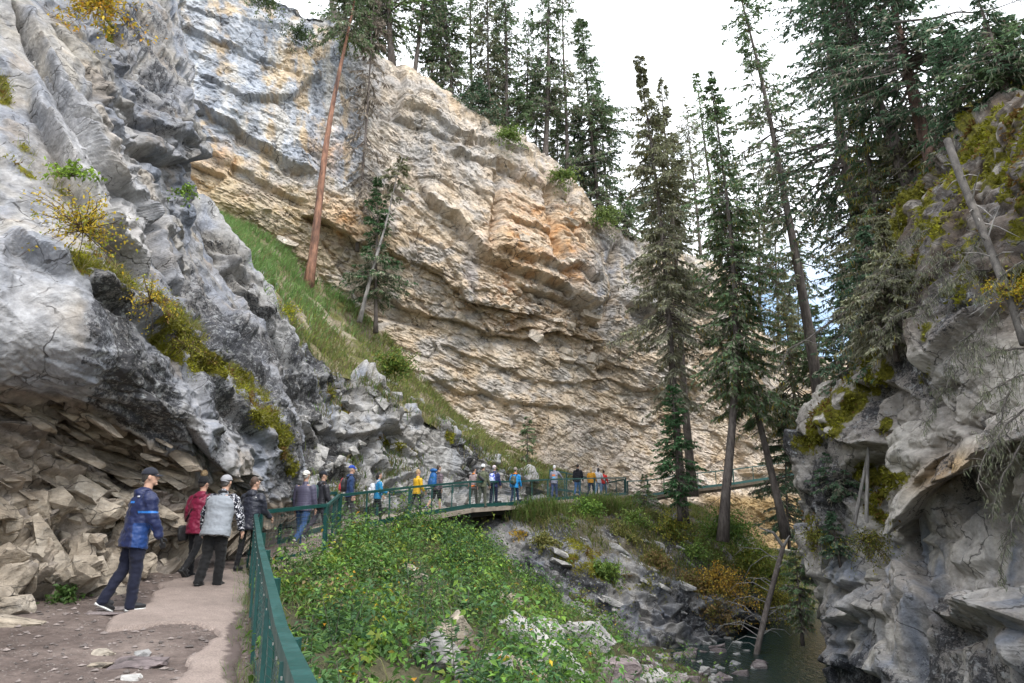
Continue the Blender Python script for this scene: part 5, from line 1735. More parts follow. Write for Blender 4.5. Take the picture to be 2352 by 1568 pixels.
def grass(acc, base, L, w_, pal, r, lean=(0, 0), straw=.2, spread=.35):
    n = len(base)
    d = unit(np.stack([r.normal(lean[0], spread, n), r.normal(lean[1], spread, n), np.ones(n)], 1))
    Lr = L * r.uniform(.5, 1.25, n)
    mid = base + d * (Lr * .55)[:, None]
    d2 = unit(d + np.stack([r.normal(lean[0] * 1.5, .35, n), r.normal(lean[1] * 1.5, .35, n), -.55 * np.ones(n)], 1))
    tip = mid + d2 * (Lr * .5)[:, None]
    s = unit(np.cross(d, r.normal(size=(n, 3)))) * (w_ * r.uniform(.6, 1.3, n) * .5)[:, None]
    V = np.stack([base - s, base + s, mid - s * .8, mid + s * .8, tip], 1).reshape(-1, 3)
    i = np.arange(n) * 5
    T = np.stack([np.stack([i, i + 1, i + 3], 1), np.stack([i, i + 3, i + 2], 1), np.stack([i + 2, i + 3, i + 4], 1)], 1).reshape(-1, 3)
    c = pick(r, pal, n, .25)
    m = (r.random(n) < straw)[:, None]
    c = np.where(m, pick(r, PAL_STRAW, n, .25), c)
    acc.add((V, T), np.repeat(c, 5, 0))


def sample_sheet(name, cond, n, r):
    sh = SH[name]
    wgt = cond(sh['P'], sh['px'], sh['py'], sh['n']).astype(float)
    # weigh by cell area so that the spread is even
    g = sh['P'].reshape(sh['nv'], sh['nu'], 3)
    ar = np.linalg.norm(np.cross(np.gradient(g, axis=0), np.gradient(g, axis=1)), axis=2).ravel()
    wgt = np.maximum(wgt, 0) * ar
    if wgt.sum() <= 0: return np.zeros((0, 3)), np.zeros((0, 3))
    i = r.choice(len(wgt), n, p=wgt / wgt.sum())
    return sh['P'][i] + r.normal(0, .04, (n, 3)), sh['n'][i]


r1 = np.random.default_rng(100)
# ---- the shrubs and herbs on the bank below the railing
ug = Acc()
n0 = 15000
y = 2.2 + (29 - 2.2) * r1.random(n0) ** .85
x = fence_x(y) + .12 + (9.5 - fence_x(y)) * r1.random(n0) ** 1.15
z = gz(x, y)
b = np.stack([x, y, z], 1)
ppx, ppy = pix(b)
dens = .50 + .25 * sstep(11, 7, y) + 1.6 * fbm(b * .75, 3, .55, 90)
edge = sstep(-3.9, -3.0, z + .35 * fbm(b * .6, 2, .5, 91))
near_f = sstep(.0, .5, x - fence_x(y))
stony = sum(1.1 * spot(ppx, ppy, xy[0], xy[1] + 12, 18 + sz[0] * 20, 16 + sz[2] * 16) for lb, xy, sz, _a, _b, _c in BS) + 1.2 * sstep(1200, 1370, ppx + .35 * (1500 - ppy))
keep = (r1.random(n0) < dens * edge * (1 - .85 * np.clip(stony, 0, 1))) & (ppx > 560) & (ppx < 1700) & (ppy < 1900)
# nothing may stand between the path and the deck slabs
keep &= ~((y > 13.5) & (y < 17.5) & (x < -4.2 + (y - 13.5) * .1)) & ~((y > 17) & (x < np.interp(y, [17, 20, 25, 29, 32], [-4.3, -4.7, -3.4, -1.5, .4])))
b, y = b[keep], y[keep]
hgt = (.22 + .62 * r1.random(len(b)) ** 1.6) * np.clip(1 + 1.5 * fbm(b * .55, 2, .5, 92), .35, 2)
hgt *= np.clip(.45 + .3 * (b[:, 0] - fence_x(y)), .4, 1) * np.clip(.35 + .08 * y, .5, 1)
big = spot(*pix(b), 950, 1230, 170, 60)
hgt *= 1 + .5 * big
b[:, 2] -= .05
tone = fbm(b * .5, 3, .5, 93)
far_ = y > 13
lfs = np.clip(.045 + .0055 * y, .05, .09)
for sel, pal, lf, nl in (((tone > .05) & ~far_, PAL_SHRUB, lfs, 28), ((tone <= .05) & ~far_, PAL_DEEP + PAL_SHRUB[:3], lfs, 28), ((tone > -.1) & far_, PAL_SHRUB, .105, 19), ((tone <= -.1) & far_, PAL_SHRUB[:3] + PAL_DEEP, .105, 17)):
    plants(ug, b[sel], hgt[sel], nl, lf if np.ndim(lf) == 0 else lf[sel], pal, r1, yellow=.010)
# taller kinds standing in loose groups: raspberry canes, broad leaved herbs, dry brown stalks
grp = fbm(b * .9 + 50, 2, .5, 104)
far_e = (np.clip(b[:, 0] - fence_x(y), 0, 1) > .35) & (y > 9)
near_e = y < 8
for sel, h_, nl, lf, pal, spr in (((grp > .22) & (r1.random(len(b)) < .30) & far_e, (.55, .95), 34, .095, [(.12, .22, .045), (.10, .19, .05), (.15, .25, .045)], .5),
                                  ((grp < -.25) & (r1.random(len(b)) < .25) & far_e, (.6, 1.0), 40, .06, [(.10, .16, .06), (.08, .14, .05), (.14, .17, .07)], .35),
                                  ((np.abs(grp) < .06) & (r1.random(len(b)) < .28) & far_e, (.4, .8), 16, .07, [(.17, .11, .06), (.22, .16, .08), (.14, .12, .06)], .4)):
    plants(ug, b[sel], r1.uniform(*h_, sel.sum()), nl, lf, pal, r1, spread=spr, yellow=.01)
tag(ug.build('undergrowth', M['leaf']), kind='stuff')

# ---- grass: foot of the railing, the bank, the talus, the outcrop top, ledges
gr = Acc()
n = 7000
y = 2 + 12 * r1.random(n); x = fence_x(y) + r1.normal(.05, .16, n)
m = r1.random(n) < .35 + .9 * fbm(np.stack([x, y, 0 * x], 1) * 1.3, 2, .5, 94)
x, y = x[m], y[m]
m = x > fence_x(y) - .28
x, y = x[m], y[m]
grass(gr, np.stack([x, y, gz(x, y) - .01], 1), .18, .006, PAL_GRASS, r1, straw=.2)
n = 30000
y = 3 + 24 * r1.random(n); x = fence_x(y) + .2 + 9 * r1.random(n)
z = gz(x, y)
m = (z > -3.9) & (r1.random(n) < .35 + 1.1 * fbm(np.stack([x, y, z], 1) * .7, 3, .5, 95)) & ~((y > 13.5) & (x < -3.8))
grass(gr, np.stack([x, y, z - .03], 1)[m], .42, .011, PAL_GRASS, r1, straw=.35, spread=.45)


def tal(P, px, py, n): return ((px > 380) & (py < 1150) & (py > 380)) * np.clip(.32 + 1.7 * fbm(P * .55, 3, .5, 96), .02, 1)


pt, nn = sample_sheet('grassy_slope', tal, 30000, r1)
tx, ty = pix(pt)
grn = sstep(820, 640, ty + 60 * noise(pt * .4, 4))
m = r1.random(len(pt)) < .35 + .65 * grn
grass(gr, pt[m & (r1.random(len(pt)) < grn)], .62, .042, [(.19, .33, .10), (.23, .37, .12), (.16, .28, .10), (.27, .36, .15)], r1, lean=(.25, -.3), straw=.10, spread=.3)
grass(gr, pt[r1.random(len(pt)) >= grn], .50, .036, [(.22, .29, .08), (.27, .29, .11), (.17, .25, .08), (.30, .34, .08)], r1, lean=(.25, -.3), straw=.45, spread=.35)


def mid(P, px, py, n):
    q = spot(px, py, 830, 1120, 110, 60) + spot(px, py, 880, 1090, 60, 50) + .5 * spot(px, py, 780, 930, 40, 60) + spot(px, py, 1150, 1095, 60, 30)
    ridge = np.interp(px, [c[0] for c in cols_m], [c[1] for c in cols_m])
    return (q * .8 + np.exp(-((py - ridge - 12) / 18) ** 2) * (px > 640)) * np.clip(.25 + 1.5 * fbm(P * .6, 3, .5, 97), 0, 1) * (n[:, 2] > -.2)


pt, nn = sample_sheet('cliff_middle', mid, 9000, r1)
grass(gr, pt, .45, .032, PAL_GRASS, r1, lean=(.1, -.5), straw=.5)


def outc(P, px, py, n):
    lim = np.interp(px, [1150, 1250, 1400, 1550, 1700, 1800], [1180, 1215, 1275, 1330, 1385, 1410])
    return (sstep(20, -30, py - lim) * np.clip(.35 + 1.4 * fbm(P * .5, 3, .5, 98), .0, 1) + .8 * spot(px, py, 1245, 1195, 40, 26) + .6 * spot(px, py, 1390, 1165, 40, 20))


pt, nn = sample_sheet('outcrop', outc, 26000, r1)
grass(gr, pt, .50, .03, [(.15, .20, .05), (.20, .24, .06), (.12, .17, .05), (.24, .24, .06)], r1, lean=(-.15, -.5), straw=.4)
# overhanging tufts in front of the deck
for (cx, cy, Yt, nn_) in ((1240, 1165, 32.6, 900), (1215, 1180, 32.0, 400), (1378, 1152, 35.6, 600), (1420, 1160, 36.2, 300), (1150, 1090, 37, 400), (1180, 1085, 38, 500), (1215, 1098, 39, 500), (1130, 1072, 36.5, 300)):
    c0 = np.array(W(cx, cy + 10, Yt))
    pp = c0 + r1.normal(0, 1, (nn_, 3)) * (.55, .3, .18)
    grass(gr, pp, .85, .03, [(.17, .26, .06), (.13, .21, .06), (.22, .28, .09)], r1, lean=(.05, -.75), straw=.2, spread=.3)


def mossy(th): return lambda P, px, py, n: 0


for nm, k_, Lg, w_ in (('cliff_near', 6000, .20, .012), ('cliff_right', 9000, .10, .022)):
    sh = SH[nm]
    pt, nn = sample_sheet(nm, lambda P, px, py, n: (sh['moss'] > .45) * sh['moss'] * np.clip(.4 + 1.5 * fbm(P * 1.5, 2, .5, 99), 0, 1), k_, r1)
    if nm == 'cliff_near':
        sel = r1.random(len(pt)) < .5
        grass(gr, pt[sel], .26, .010, [(.20, .24, .05), (.14, .18, .04), (.26, .25, .06)], r1, lean=(.35, -.25), straw=.5)
tag(gr.build('grass', M['leaf']), kind='stuff')

# ---- moss cushions: thick pads of short shoots over the rock
ms = Acc()
for nm, k_, Lg in (('cliff_near', 16000, .055), ('cliff_right', 34000, .12), ('outcrop', 4000, .08), ('cliff_middle', 3000, .10)):
    sh = SH[nm]
    pt, nn = sample_sheet(nm, lambda P, px, py, n: np.clip(sh['moss'] - .40 + .4 * fbm(P * 1.1, 3, .55, 101), 0, 1), k_, r1)
    v = np.clip(.5 + .5 * fbm(pt * 1.3, 3, .5, 102), 0, 1)[:, None]
    c = np.array((.075, .07, .012)) * (1 - v) + np.array((.33, .33, .025)) * v
    brown = (fbm(pt * .9, 2, .5, 103) > .22)[:, None]
    c = np.where(brown, np.array((.17, .10, .03)), c) * r1.uniform(.7, 1.3, len(pt))[:, None]
    d = unit(nn + r1.normal(0, .5, nn.shape) + (0, 0, -.15))
    ms.add(blades(pt - nn * .01, d, Lg * r1.uniform(.5, 1.6, len(pt)), Lg * .55, unit(np.cross(d, r1.normal(size=nn.shape)))), np.repeat(c, 4, 0))
tag(ms.build('moss', M['leaf']), kind='stuff')


# ---- single shrubs
def shrub(label, c0, size, seed, pal, ntw=40, nl=14, leaf=.05, down=0., name='shrub', fwd=-.5, stem=(.09, .06, .045), cat='shrub', group=None):
    r = np.random.default_rng(seed)
    c0 = np.array(c0, float)
    root = thing(name, label, cat, c0, 0, group)
    d = unit(np.stack([r.normal(.15, .8, ntw), r.normal(fwd, .5, ntw), r.normal(.55 - down, .55, ntw)], 1))
    Lt = size * r.uniform(.35, 1.1, ntw)
    s = np.linspace(0, 1, 5)
    path = d[:, None] * (Lt[:, None] * s)[..., None]
    path[..., 2] -= (Lt[:, None] * s ** 2) * (.25 + .5 * max(down, 0))
    path += r.normal(0, .02 * size, path.shape) * (s[None, :, None] > 0)
    mb = MB()
    for q in path: mb.tube(q, np.linspace(.006 * size ** .5 + .003, .002, 5), 3, False)
    mb.build('twigs', plain(name + '_twig', stem, .9, .2) if name + '_twig' not in bpy.data.materials else bpy.data.materials[name + '_twig'], root)
    i = np.repeat(np.arange(ntw), nl)
    f = r.uniform(.25, 1.0, len(i)) * 4
    sg = np.clip(f.astype(int), 0, 3)
    p = path[i, sg] + (path[i, sg + 1] - path[i, sg]) * (f - sg)[:, None] + r.normal(0, .05 * size, (len(i), 3))
    dd = unit(r.normal(0, 1, (len(i), 3)) + (0, -.2, -.2))
    V, T = leafset(p, dd, leaf * r.uniform(.6, 1.3, len(i)), leaf * .62, r, .8)
    mesh_np('leaves', V, None, T, M['leaf'], False, np.repeat(pick(r, pal, len(i), .3), 4, 0), root)
    return root


YG = PAL_YEL[:4] + [(.26, .30, .04)]
shrub('yellow leaved shrub hanging from the rock at the top left edge', W(236, 15, 14.6), 1.5, 1, PAL_YEL, 60, 22, .10, .35, 'yellow_shrub')
shrub('sprawling yellow shrub growing on the ledge of the left wall above the grey bulge', W(190, 530, 9.2), .95, 2, YG, 60, 18, .052, .1, 'yellow_shrub', -.3)
shrub('small yellow shrub on the ledge below the sprawling yellow shrub', W(345, 690, 10.2), .6, 3, YG, 30, 14, .045, .1, 'yellow_shrub', -.3)
shrub('light green seedling growing from the mossy crack at the left edge', W(165, 405, 10.9), .55, 4, [(.22, .34, .04), (.18, .28, .04)], 16, 14, .09, .0, 'seedling', -.3)
shrub('low yellow green bush on the edge of the lichen covered bulge', W(430, 795, 11.9), .6, 5, [(.26, .27, .04), (.32, .28, .04), (.2, .22, .04)], 34, 14, .04, .1, 'bush', -.3)
shrub('bright yellow green sapling at the upper end of the grass slope', W(648, 720, 25.7), .9, 6, [(.34, .36, .03), (.42, .40, .03)], 24, 16, .10, .0, 'bush')
shrub('round green bush with reddish tips in the middle of the grass slope', W(905, 850, 33.5), 1.7, 7, [(.13, .21, .04), (.17, .26, .05), (.10, .16, .04), (.24, .24, .05)], 90, 26, .14, -.1, 'bush')
shrub('thin green herb clump hanging on the wall over the shaded ledge', W(430, 440, 17.5), .5, 8, [(.2, .32, .05)], 14, 14, .09, .2, 'bush')
shrub('orange yellow shrub cascading over the outcrop above the creek', W(1648, 1330, 32.2), 2.0, 9, [(.50, .30, .05), (.42, .27, .05), (.30, .25, .05), (.55, .38, .06)], 120, 20, .11, .55, 'yellow_shrub')
shrub('leafy yellow green shrub next to the cascading orange shrub', W(1720, 1290, 36), 2.2, 10, [(.22, .26, .05), (.28, .28, .05), (.14, .2, .04)], 110, 24, .14, .2, 'bush')
shrub('broad green shrub on the outcrop below the grey trunk', W(1660, 1225, 36), 2.1, 11, [(.11, .20, .05), (.14, .24, .05), (.18, .26, .05)], 110, 24, .14, .05, 'bush')
shrub('green shrub spilling over the outcrop right in front of the far deck', W(1345, 1170, 33.8), 1.1, 12, [(.15, .27, .05), (.12, .22, .05), (.2, .3, .05)], 70, 24, .12, .2, 'bush')
shrub('yellowing shrub on the outcrop below the young bright spruce', W(1540, 1215, 34.6), 1.5, 13, [(.25, .27, .05), (.34, .30, .05), (.16, .22, .05)], 80, 22, .12, .1, 'bush')
shrub('small yellow shrub growing from the rock under the end of the walkway slab', W(1190, 1222, 31), .6, 14, PAL_YEL, 26, 16, .07, .5, 'yellow_shrub')
shrub('yellow leaved shrub at the right edge hanging by the dead log', W(2325, 670, 13.0), .85, 15, YG, 46, 22, .065, .4, 'yellow_shrub')
shrub('yellow green shrub on the right wall ledge above the creek', W(1985, 1240, 20.9), 1.2, 16, [(.30, .27, .04), (.18, .19, .04), (.12, .15, .04)], 60, 20, .07, .45, 'bush')
shrub('mossy hanging shrub at the left end of the right wall ledge', W(1880, 1235, 23.4), 1.2, 17, [(.26, .25, .04), (.16, .18, .04)], 50, 20, .07, .3, 'bush')
shrub('yellow shrub low over the water at the foot of the outcrop', W(1770, 1370, 34.5), 1.9, 18, [(.36, .31, .05), (.24, .24, .05), (.15, .18, .04)], 90, 22, .12, .5, 'bush')
shrub('green shrub between the outcrop and the hanging dead stem', W(1760, 1320, 37), 1.8, 19, [(.14, .21, .05), (.2, .25, .05)], 80, 22, .13, .2, 'bush')
shrub('green bush on the outcrop edge right of the dark gap under the deck', W(1455, 1195, 34.4), 1.2, 20, [(.14, .24, .05), (.2, .26, .06)], 60, 22, .11, .1, 'bush')
shrub('olive shrub on the lower outcrop ledge over the white boulder', W(1330, 1385, 28.7), 1.2, 21, [(.16, .18, .05), (.12, .15, .04), (.26, .22, .06)], 60, 20, .09, .3, 'bush')
shrub('leafy shrub at the foot of the outcrop beside the tan rounded rock', W(1230, 1370, 27.4), 1.2, 22, [(.13, .22, .05), (.10, .17, .04)], 60, 22, .10, .1, 'bush')
shrub('low green tuft with broad leaves at the footing of the left wall', W(150, 1372, 9.7), .32, 23, [(.06, .12, .03), (.09, .16, .04)], 40, 10, .07, .0, 'bush', -.4)
shrub('pale green shrub at the cliff edge under the bare brown trunk', W(805, 95, 41.5), 1.3, 24, [(.24, .30, .06), (.18, .24, .05)], 40, 18, .16, .2, 'bush')
shrub('green shrub on the rim at the foot of the tall narrow spruce', W(1165, 315, 45.6), 1.6, 25, [(.18, .26, .06), (.13, .2, .05)], 60, 20, .18, .2, 'bush')
shrub('low shrub at the rim below the broad tall spruce', W(1290, 405, 48.0), 1.6, 26, [(.14, .22, .06), (.2, .26, .06)], 60, 20, .18, .3, 'bush')
shrub('green shrub growing on the crest under the large dense spruce', W(1385, 500, 49.6), 1.8, 27, [(.14, .2, .06), (.18, .24, .06)], 70, 20, .18, .3, 'bush')
shrub('dark juniper hanging over the blue grey streaked face', W(688, 75, 39.6), 1.5, 28, [(.07, .11, .05), (.09, .13, .06)], 50, 26, .14, .6, 'juniper')
shrub('green juniper on the far cliff edge left of the bare trunk', W(610, 0, 38.4), 1.6, 29, [(.07, .12, .05), (.12, .17, .05)], 50, 22, .16, .4, 'juniper')

for q, (px_, py_, Yt, sz, pl, lb) in enumerate((
        (1300, 1215, 32.2, 1.1, 0, 'green shrub on the grassy shoulder below the end of the dark gap'), (1420, 1235, 33.0, 1.3, 1, 'olive shrub in the middle of the grassy outcrop top'),
        (1500, 1290, 32.0, 1.2, 2, 'rusty brown shrub on the outcrop above the lower rock face'), (1590, 1270, 34.0, 1.5, 0, 'green shrub on the outcrop between the young spruce and the grey trunk'),
        (1480, 1340, 30.8, 1.1, 1, 'olive shrub hanging on the brow of the outcrop'), (1585, 1340, 32.0, 1.2, 2, 'brownish shrub at the brow left of the orange shrub'),
        (1250, 1245, 30.2, .8, 1, 'small olive shrub on the dark ledges under the grassy shoulder'), (1390, 1310, 30.2, 1.0, 0, 'low green shrub on the mossy rib of the outcrop'),
        (1640, 1400, 31.2, 1.3, 2, 'trailing brown shrub beneath the orange shrub'))):
    shrub(lb, W(px_, py_, Yt), sz, 40 + q, ([(.15, .25, .05), (.12, .20, .05), (.20, .27, .06)], [(.20, .21, .06), (.15, .17, .05), (.26, .24, .07)], [(.26, .17, .07), (.20, .15, .06), (.22, .22, .06)])[pl], 70, 22, .115, .2, 'bush')

# tall weeds with long narrow leaves standing out of the undergrowth
for q, (px_, py_, Yt, hh) in enumerate(sorted(((835, 1500, 5.2, .95), (880, 1560, 4.6, .8), (785, 1330, 7.6, .8), (1010, 1470, 8.6, 1.1), (790, 1230, 15.2, 1.3), (870, 1250, 17.5, 1.2), (700, 1330, 6.6, .55), (1075, 1420, 12.5, 1.0), (960, 1420, 9.5, 1.0), (1060, 1600, 7.2, .9)))):
    x, y, z = W(px_, py_, Yt)
    zb = gz(x, y)[0]
    r = np.random.default_rng(500 + q)
    t = thing('tall_weed', 'tall weed with long narrow leaves above the green shrubs, %s from the left' % 'first second third fourth fifth sixth seventh eighth ninth tenth'.split()[q], 'weed', (x, y, zb), 0, 'tall weeds among the shrubs')
    mb, ac = MB(), Acc()
    for st_ in range(3):
        tip = np.array([r.normal(0, .22), r.normal(0, .22), hh * r.uniform(.7, 1.1)])
        b0 = np.array([r.normal(0, .08), r.normal(0, .08), -.05])
        mb.tube(np.array([b0 + (tip - b0) * f for f in np.linspace(0, 1, 4)]), np.linspace(.006, .002, 4), 4, False)
        nl = 34
        f = r.uniform(.3, 1, nl)
        a = np.arange(nl) * 2.4 + r.normal(0, .3, nl)
        p = b0 + (tip - b0) * f[:, None]
        d = np.stack([np.cos(a), np.sin(a), r.normal(.25, .3, nl)], 1)
        Ll = .15 * (1.15 - .5 * f)
        V, T = leafset(p, d, Ll, Ll * .2, r, .3)
        ac.add((V, T), np.repeat(pick(r, [(.075, .15, .06), (.06, .125, .055), (.10, .18, .05)], nl), 4, 0))
    mb.build('stem', M['bark'], t)
    ac.build('leaves', M['leaf'], t)


# ------------------------------------------------------------------ dead wood
M['bark_log'] = bark_material('weathered_log', (.05, .044, .04), (.135, .122, .11), .6)
def dead_branch(label, start, d, Ln, seed, rad=.03, sub=26, beard=120, group=None, name='dead_branch', sag=.35):
    r = np.random.default_rng(seed)
    start = np.array(start, float); d = unit(np.array(d, float))
    root = thing(name, label, 'branch', start, 0, group)
    s = np.linspace(0, 1, 8)
    main = d * (Ln * s)[:, None] - np.array([0, 0, 1.]) * (sag * Ln * s ** 2)[:, None] + r.normal(0, .03 * Ln, (8, 3)) * s[:, None]
    mb = MB(); mb.tube(main, np.linspace(rad, rad * .25, 8), 5)
    tips = []
    for b in range(sub):
        f = r.uniform(.08, 1) * 7
        g = min(int(f), 6)
        o_ = main[g] + (main[g + 1] - main[g]) * (f - g)
        dd = unit(d * .7 + r.normal(0, .75, 3) + (0, 0, -.25))
        l2 = Ln * r.uniform(.12, .42) * (1.15 - f / 9)
        q = np.linspace(0, 1, 5)[:, None]
        pth = o_ + dd * l2 * q - np.array([0, 0, .25]) * l2 * q ** 2 + r.normal(0, .03 * l2, (5, 3)) * q
        mb.tube(pth, np.linspace(rad * .35, rad * .1, 5), 3, False)
        tips.append(pth)
        for c in range(3):
            g2 = r.integers(1, 4)
            d3 = unit(dd + r.normal(0, .8, 3))
            l3 = l2 * r.uniform(.2, .5)
            mb.tube(np.array([pth[g2], pth[g2] + d3 * l3 * .5, pth[g2] + d3 * l3 - (0, 0, .1 * l3)]), [rad * .15, rad * .1, rad * .05], 3, False)
    tag(mb.build('wood', M['bark_log'], root), kind='stuff')
    if beard:
        beard = int(beard * 2.2)
        tp = np.concatenate(tips)
        i = r.integers(0, len(tp), beard)
        dl = unit(np.stack([r.normal(0, .3, beard), r.normal(0, .3, beard), -np.ones(beard)], 1))
        V, T = blades(tp[i] + r.normal(0, .02, (beard, 3)), dl, r.uniform(.04, .17, beard), .014, unit(np.cross(dl, r.normal(size=(beard, 3)))))
        tag(mesh_np('lichen', V, None, T, M['dry'], False, np.repeat(pick(r, [(.15, .155, .10), (.20, .20, .145), (.10, .12, .07)], beard), 4, 0), root), kind='stuff')
    return root


BR = [(2230, 560, 15.6, (-.9, -.2, -.15)), (2150, 520, 17.5, (-1, -.1, -.3)), (2280, 520, 14.8, (-.8, -.3, -.5)), (2120, 620, 18, (-1, -.2, -.1)), (2200, 640, 15.9, (-.8, -.3, -.35)), (2300, 700, 13.6, (-.7, -.3, -.5)),
      (2352, 800, 12.8, (-.9, -.2, .0)), (2352, 860, 12.6, (-1, -.1, -.25)), (2240, 760, 14.8, (-.8, -.3, -.4)), (2352, 940, 12.5, (-.8, -.2, -.45)), (2140, 700, 17, (-.9, -.2, -.1)), (2080, 600, 19.5, (-1, -.1, -.2)),
      (2352, 1010, 12.9, (-.7, -.2, -.6)), (2060, 680, 20, (-.9, -.2, -.3)), (2200, 850, 15.3, (-.7, -.3, -.5)), (2352, 600, 13.0, (-.9, -.2, -.35)), (2270, 620, 14.4, (-1, -.3, -.05)), (2020, 660, 22, (-1, -.2, -.25)),
      (2352, 1130, 13.0, (-.6, -.2, -.7)), (2320, 900, 12.9, (-.6, -.3, -.6)), (2180, 590, 16.4, (-1., -.2, -.45)), (2100, 540, 19, (-.9, -.3, -.5))]
ORD = 'first second third fourth fifth sixth seventh eighth ninth tenth eleventh twelfth thirteenth fourteenth fifteenth sixteenth seventeenth eighteenth nineteenth twentieth twenty-first twenty-second twenty-third'.split()
BR.sort(key=lambda e: e[1])
for q, (a, b_, Yt, d) in enumerate(BR):
    dead_branch('bare grey lichen hung dead branch on the right wall, %s from the top' % ORD[q], W(a, b_, Yt - .35), d, .105 * Yt * rnd.uniform(.75, 1.25), 700 + q, .022, 30, 150, 'dead branches over the right wall')
dead_branch('dark dead bough reaching left from the right wall over the gap', W(2010, 690, 22), (-1, -.1, -.28), 3.6, 790, .06, 30, 160, None)
dead_branch('long bare bough crossing the sky near the top right corner', W(2050, 52, 22.5), (1, -.5, -.16), 4.6, 791, .05, 16, 20, None, sag=.02)
# dead grey log leaning on the mossy rim
lg = thing('dead_log', 'grey weathered dead log leaning down from the mossy rim of the right wall', 'log', W(2176, 322, 15.6))
o = np.array(lg.location)
pts = np.array([W(2176, 322, 15.6), W(2205, 405, 15.0), W(2245, 500, 14.3), W(2285, 600, 13.6), W(2325, 700, 12.9), W(2350, 790, 12.4)]) - o
mb = MB(); mb.tube(pts, [.09, .088, .085, .08, .075, .06], 9)
mb.build('trunk', M['bark_log'], lg, True)
mb = MB()
r = np.random.default_rng(9)
for q in range(22):
    f = r.uniform(.1, .95) * 5; g = int(f)
    p0_ = pts[g] + (pts[min(g + 1, 5)] - pts[g]) * (f - g)
    d = unit(r.normal(0, 1, 3) + (-.5, -.5, .1)) * r.uniform(.2, .9)
    mb.tube(np.array([p0_, p0_ + d * .5 + (0, 0, .03), p0_ + d - (0, 0, .06)]), [.022, .014, .005], 4, False)
tag(mb.build('branch_stubs', M['bark_grey'], lg), kind='stuff')
# snag standing in the creek
sn = thing('dead_snag', 'thin broken dead stem leaning in the creek with curved bare twigs', 'tree', W(1724, 1575, 27.5))
o = np.array(sn.location)
pts = np.array([W(1722, 1590, 27.5), W(1742, 1480, 28), W(1764, 1385, 28.5), W(1784, 1310, 29), W(1799, 1255, 29.4)]) - o
mb = MB(); mb.tube(pts, [.12, .115, .11, .105, .09], 8)
mb.build('trunk', M['bark'], sn, True)
mb = MB()
for q in range(30):
    f = r.uniform(.0, .9) * 4; g = int(f)
    p0_ = pts[g] + (pts[g + 1] - pts[g]) * (f - g)
    sgn = -1 if q % 3 else 1
    l_ = r.uniform(.6, 2.0)
    d = unit(np.array([sgn, r.normal(0, .5), r.normal(.15, .3)])) * l_
    mb.tube(np.array([p0_, p0_ + d * .4 + (0, 0, .12 * l_), p0_ + d * .8 - (0, 0, .02), p0_ + d - (0, 0, .25 * l_)]), [.022, .016, .010, .005], 4, False)
mb.tube(np.array([pts[-1], pts[-1] + (-.35, 0, .55), pts[-1] + (-.9, .1, .75)]), [.09, .06, .02], 5)
mb.tube(np.array([pts[-1], pts[-1] + (.3, 0, .45)]), [.09, .02], 5)
mb.build('branches', M['bark_grey'], sn)
for q, (a, b2) in enumerate((((1962, 1205), (2005, 985)), ((1990, 1200), (1995, 970)))):
    tr_ = thing('dead_sapling', ('thin grey leaning dead stem in front of the mossy right ledge', 'thin straight bare stem below the mossy overhang')[q], 'tree', W(*a, 21.2))
    mb = MB(); o = np.array(tr_.location)
    mb.tube(np.array([np.array(W(a[0] + (b2[0] - a[0]) * f, a[1] + (b2[1] - a[1]) * f, 21.0 - .3 * q)) - o for f in (0, .35, .7, 1)]), [.06, .05, .045, .03], 6)
    mb.build('trunk', M['bark_grey'], tr_)


# ------------------------------------------------------------------ people
def cloth_material(name, rough, spec, bump, sc):
    k = NT(name)
    c = k.n('Attribute', attribute_name='Col').outputs['Color']
    ob = k.n('TexCoord').outputs['Object']
    n1 = k.noise(14, 4, .6, ob)
    c = k.mix(1.0, c, k.rng(n1, .3, .7, .93, 1.07), 'MULTIPLY')
    k.l(c, k.b.inputs['Base Color'])
    k.b.inputs['Roughness'].default_value = rough
    k.b.inputs['Specular IOR Level'].default_value = spec
    if 'Sheen Weight' in k.b.inputs: k.b.inputs['Sheen Weight'].default_value = .1
    k.l(k.bump(k.noise(sc, 3, .6, ob), bump, .01), k.b.inputs['Normal'])
    return k.m


M['cloth'] = cloth_material('cloth', .8, .2, .4, 30)
M['shell'] = cloth_material('shell_fabric', .5, .4, .3, 18)
M['skin'] = cloth_material('skin', .55, .35, .1, 40)
M['hair'] = cloth_material('hair', .6, .4, .8, 60)


def loft(secs, k=14):
    """closed tube through sections (centre, rx, ry); ring axes follow the path, rx along local x"""
    c = np.array([s[0] for s in secs], float)
    t = unit(np.gradient(c, axis=0))
    u = np.array([1., 0, 0]) - t * t[:, :1]
    bad = np.linalg.norm(u, axis=1) < .25
    u[bad] = np.array([0, 1., 0]) - t[bad] * t[bad][:, 1:2]
    u = unit(u)
    v = np.cross(t, u)
    a = np.linspace(0, 2 * np.pi, k, endpoint=False)
    rx = np.array([s[1] for s in secs])[:, None, None]
    ry = np.array([s[2] for s in secs])[:, None, None]
    V = c[:, None] + rx * np.cos(a)[None, :, None] * u[:, None] + ry * np.sin(a)[None, :, None] * v[:, None]
    n = len(secs)
    i = np.arange(n * k).reshape(n, k); j = np.roll(i, -1, 1)
    q = np.stack([i[:-1], i[1:], j[1:], j[:-1]], -1).reshape(-1, 4)
    V = np.concatenate([V.reshape(-1, 3), c[:1], c[-1:]])
    T = [(n * k, i[0, m], i[0, (m + 1) % k]) for m in range(k)] + [(n * k + 1, i[-1, (m + 1) % k], i[-1, m]) for m in range(k)]
    return V, q, np.array(T)


def ell(c, r, k=12):
    th = np.linspace(.12, math.pi - .12, 9)
    return loft([(np.array(c, float) + (0, 0, -math.cos(a) * r[2]), math.sin(a) * r[0], math.sin(a) * r[1]) for a in th], k)


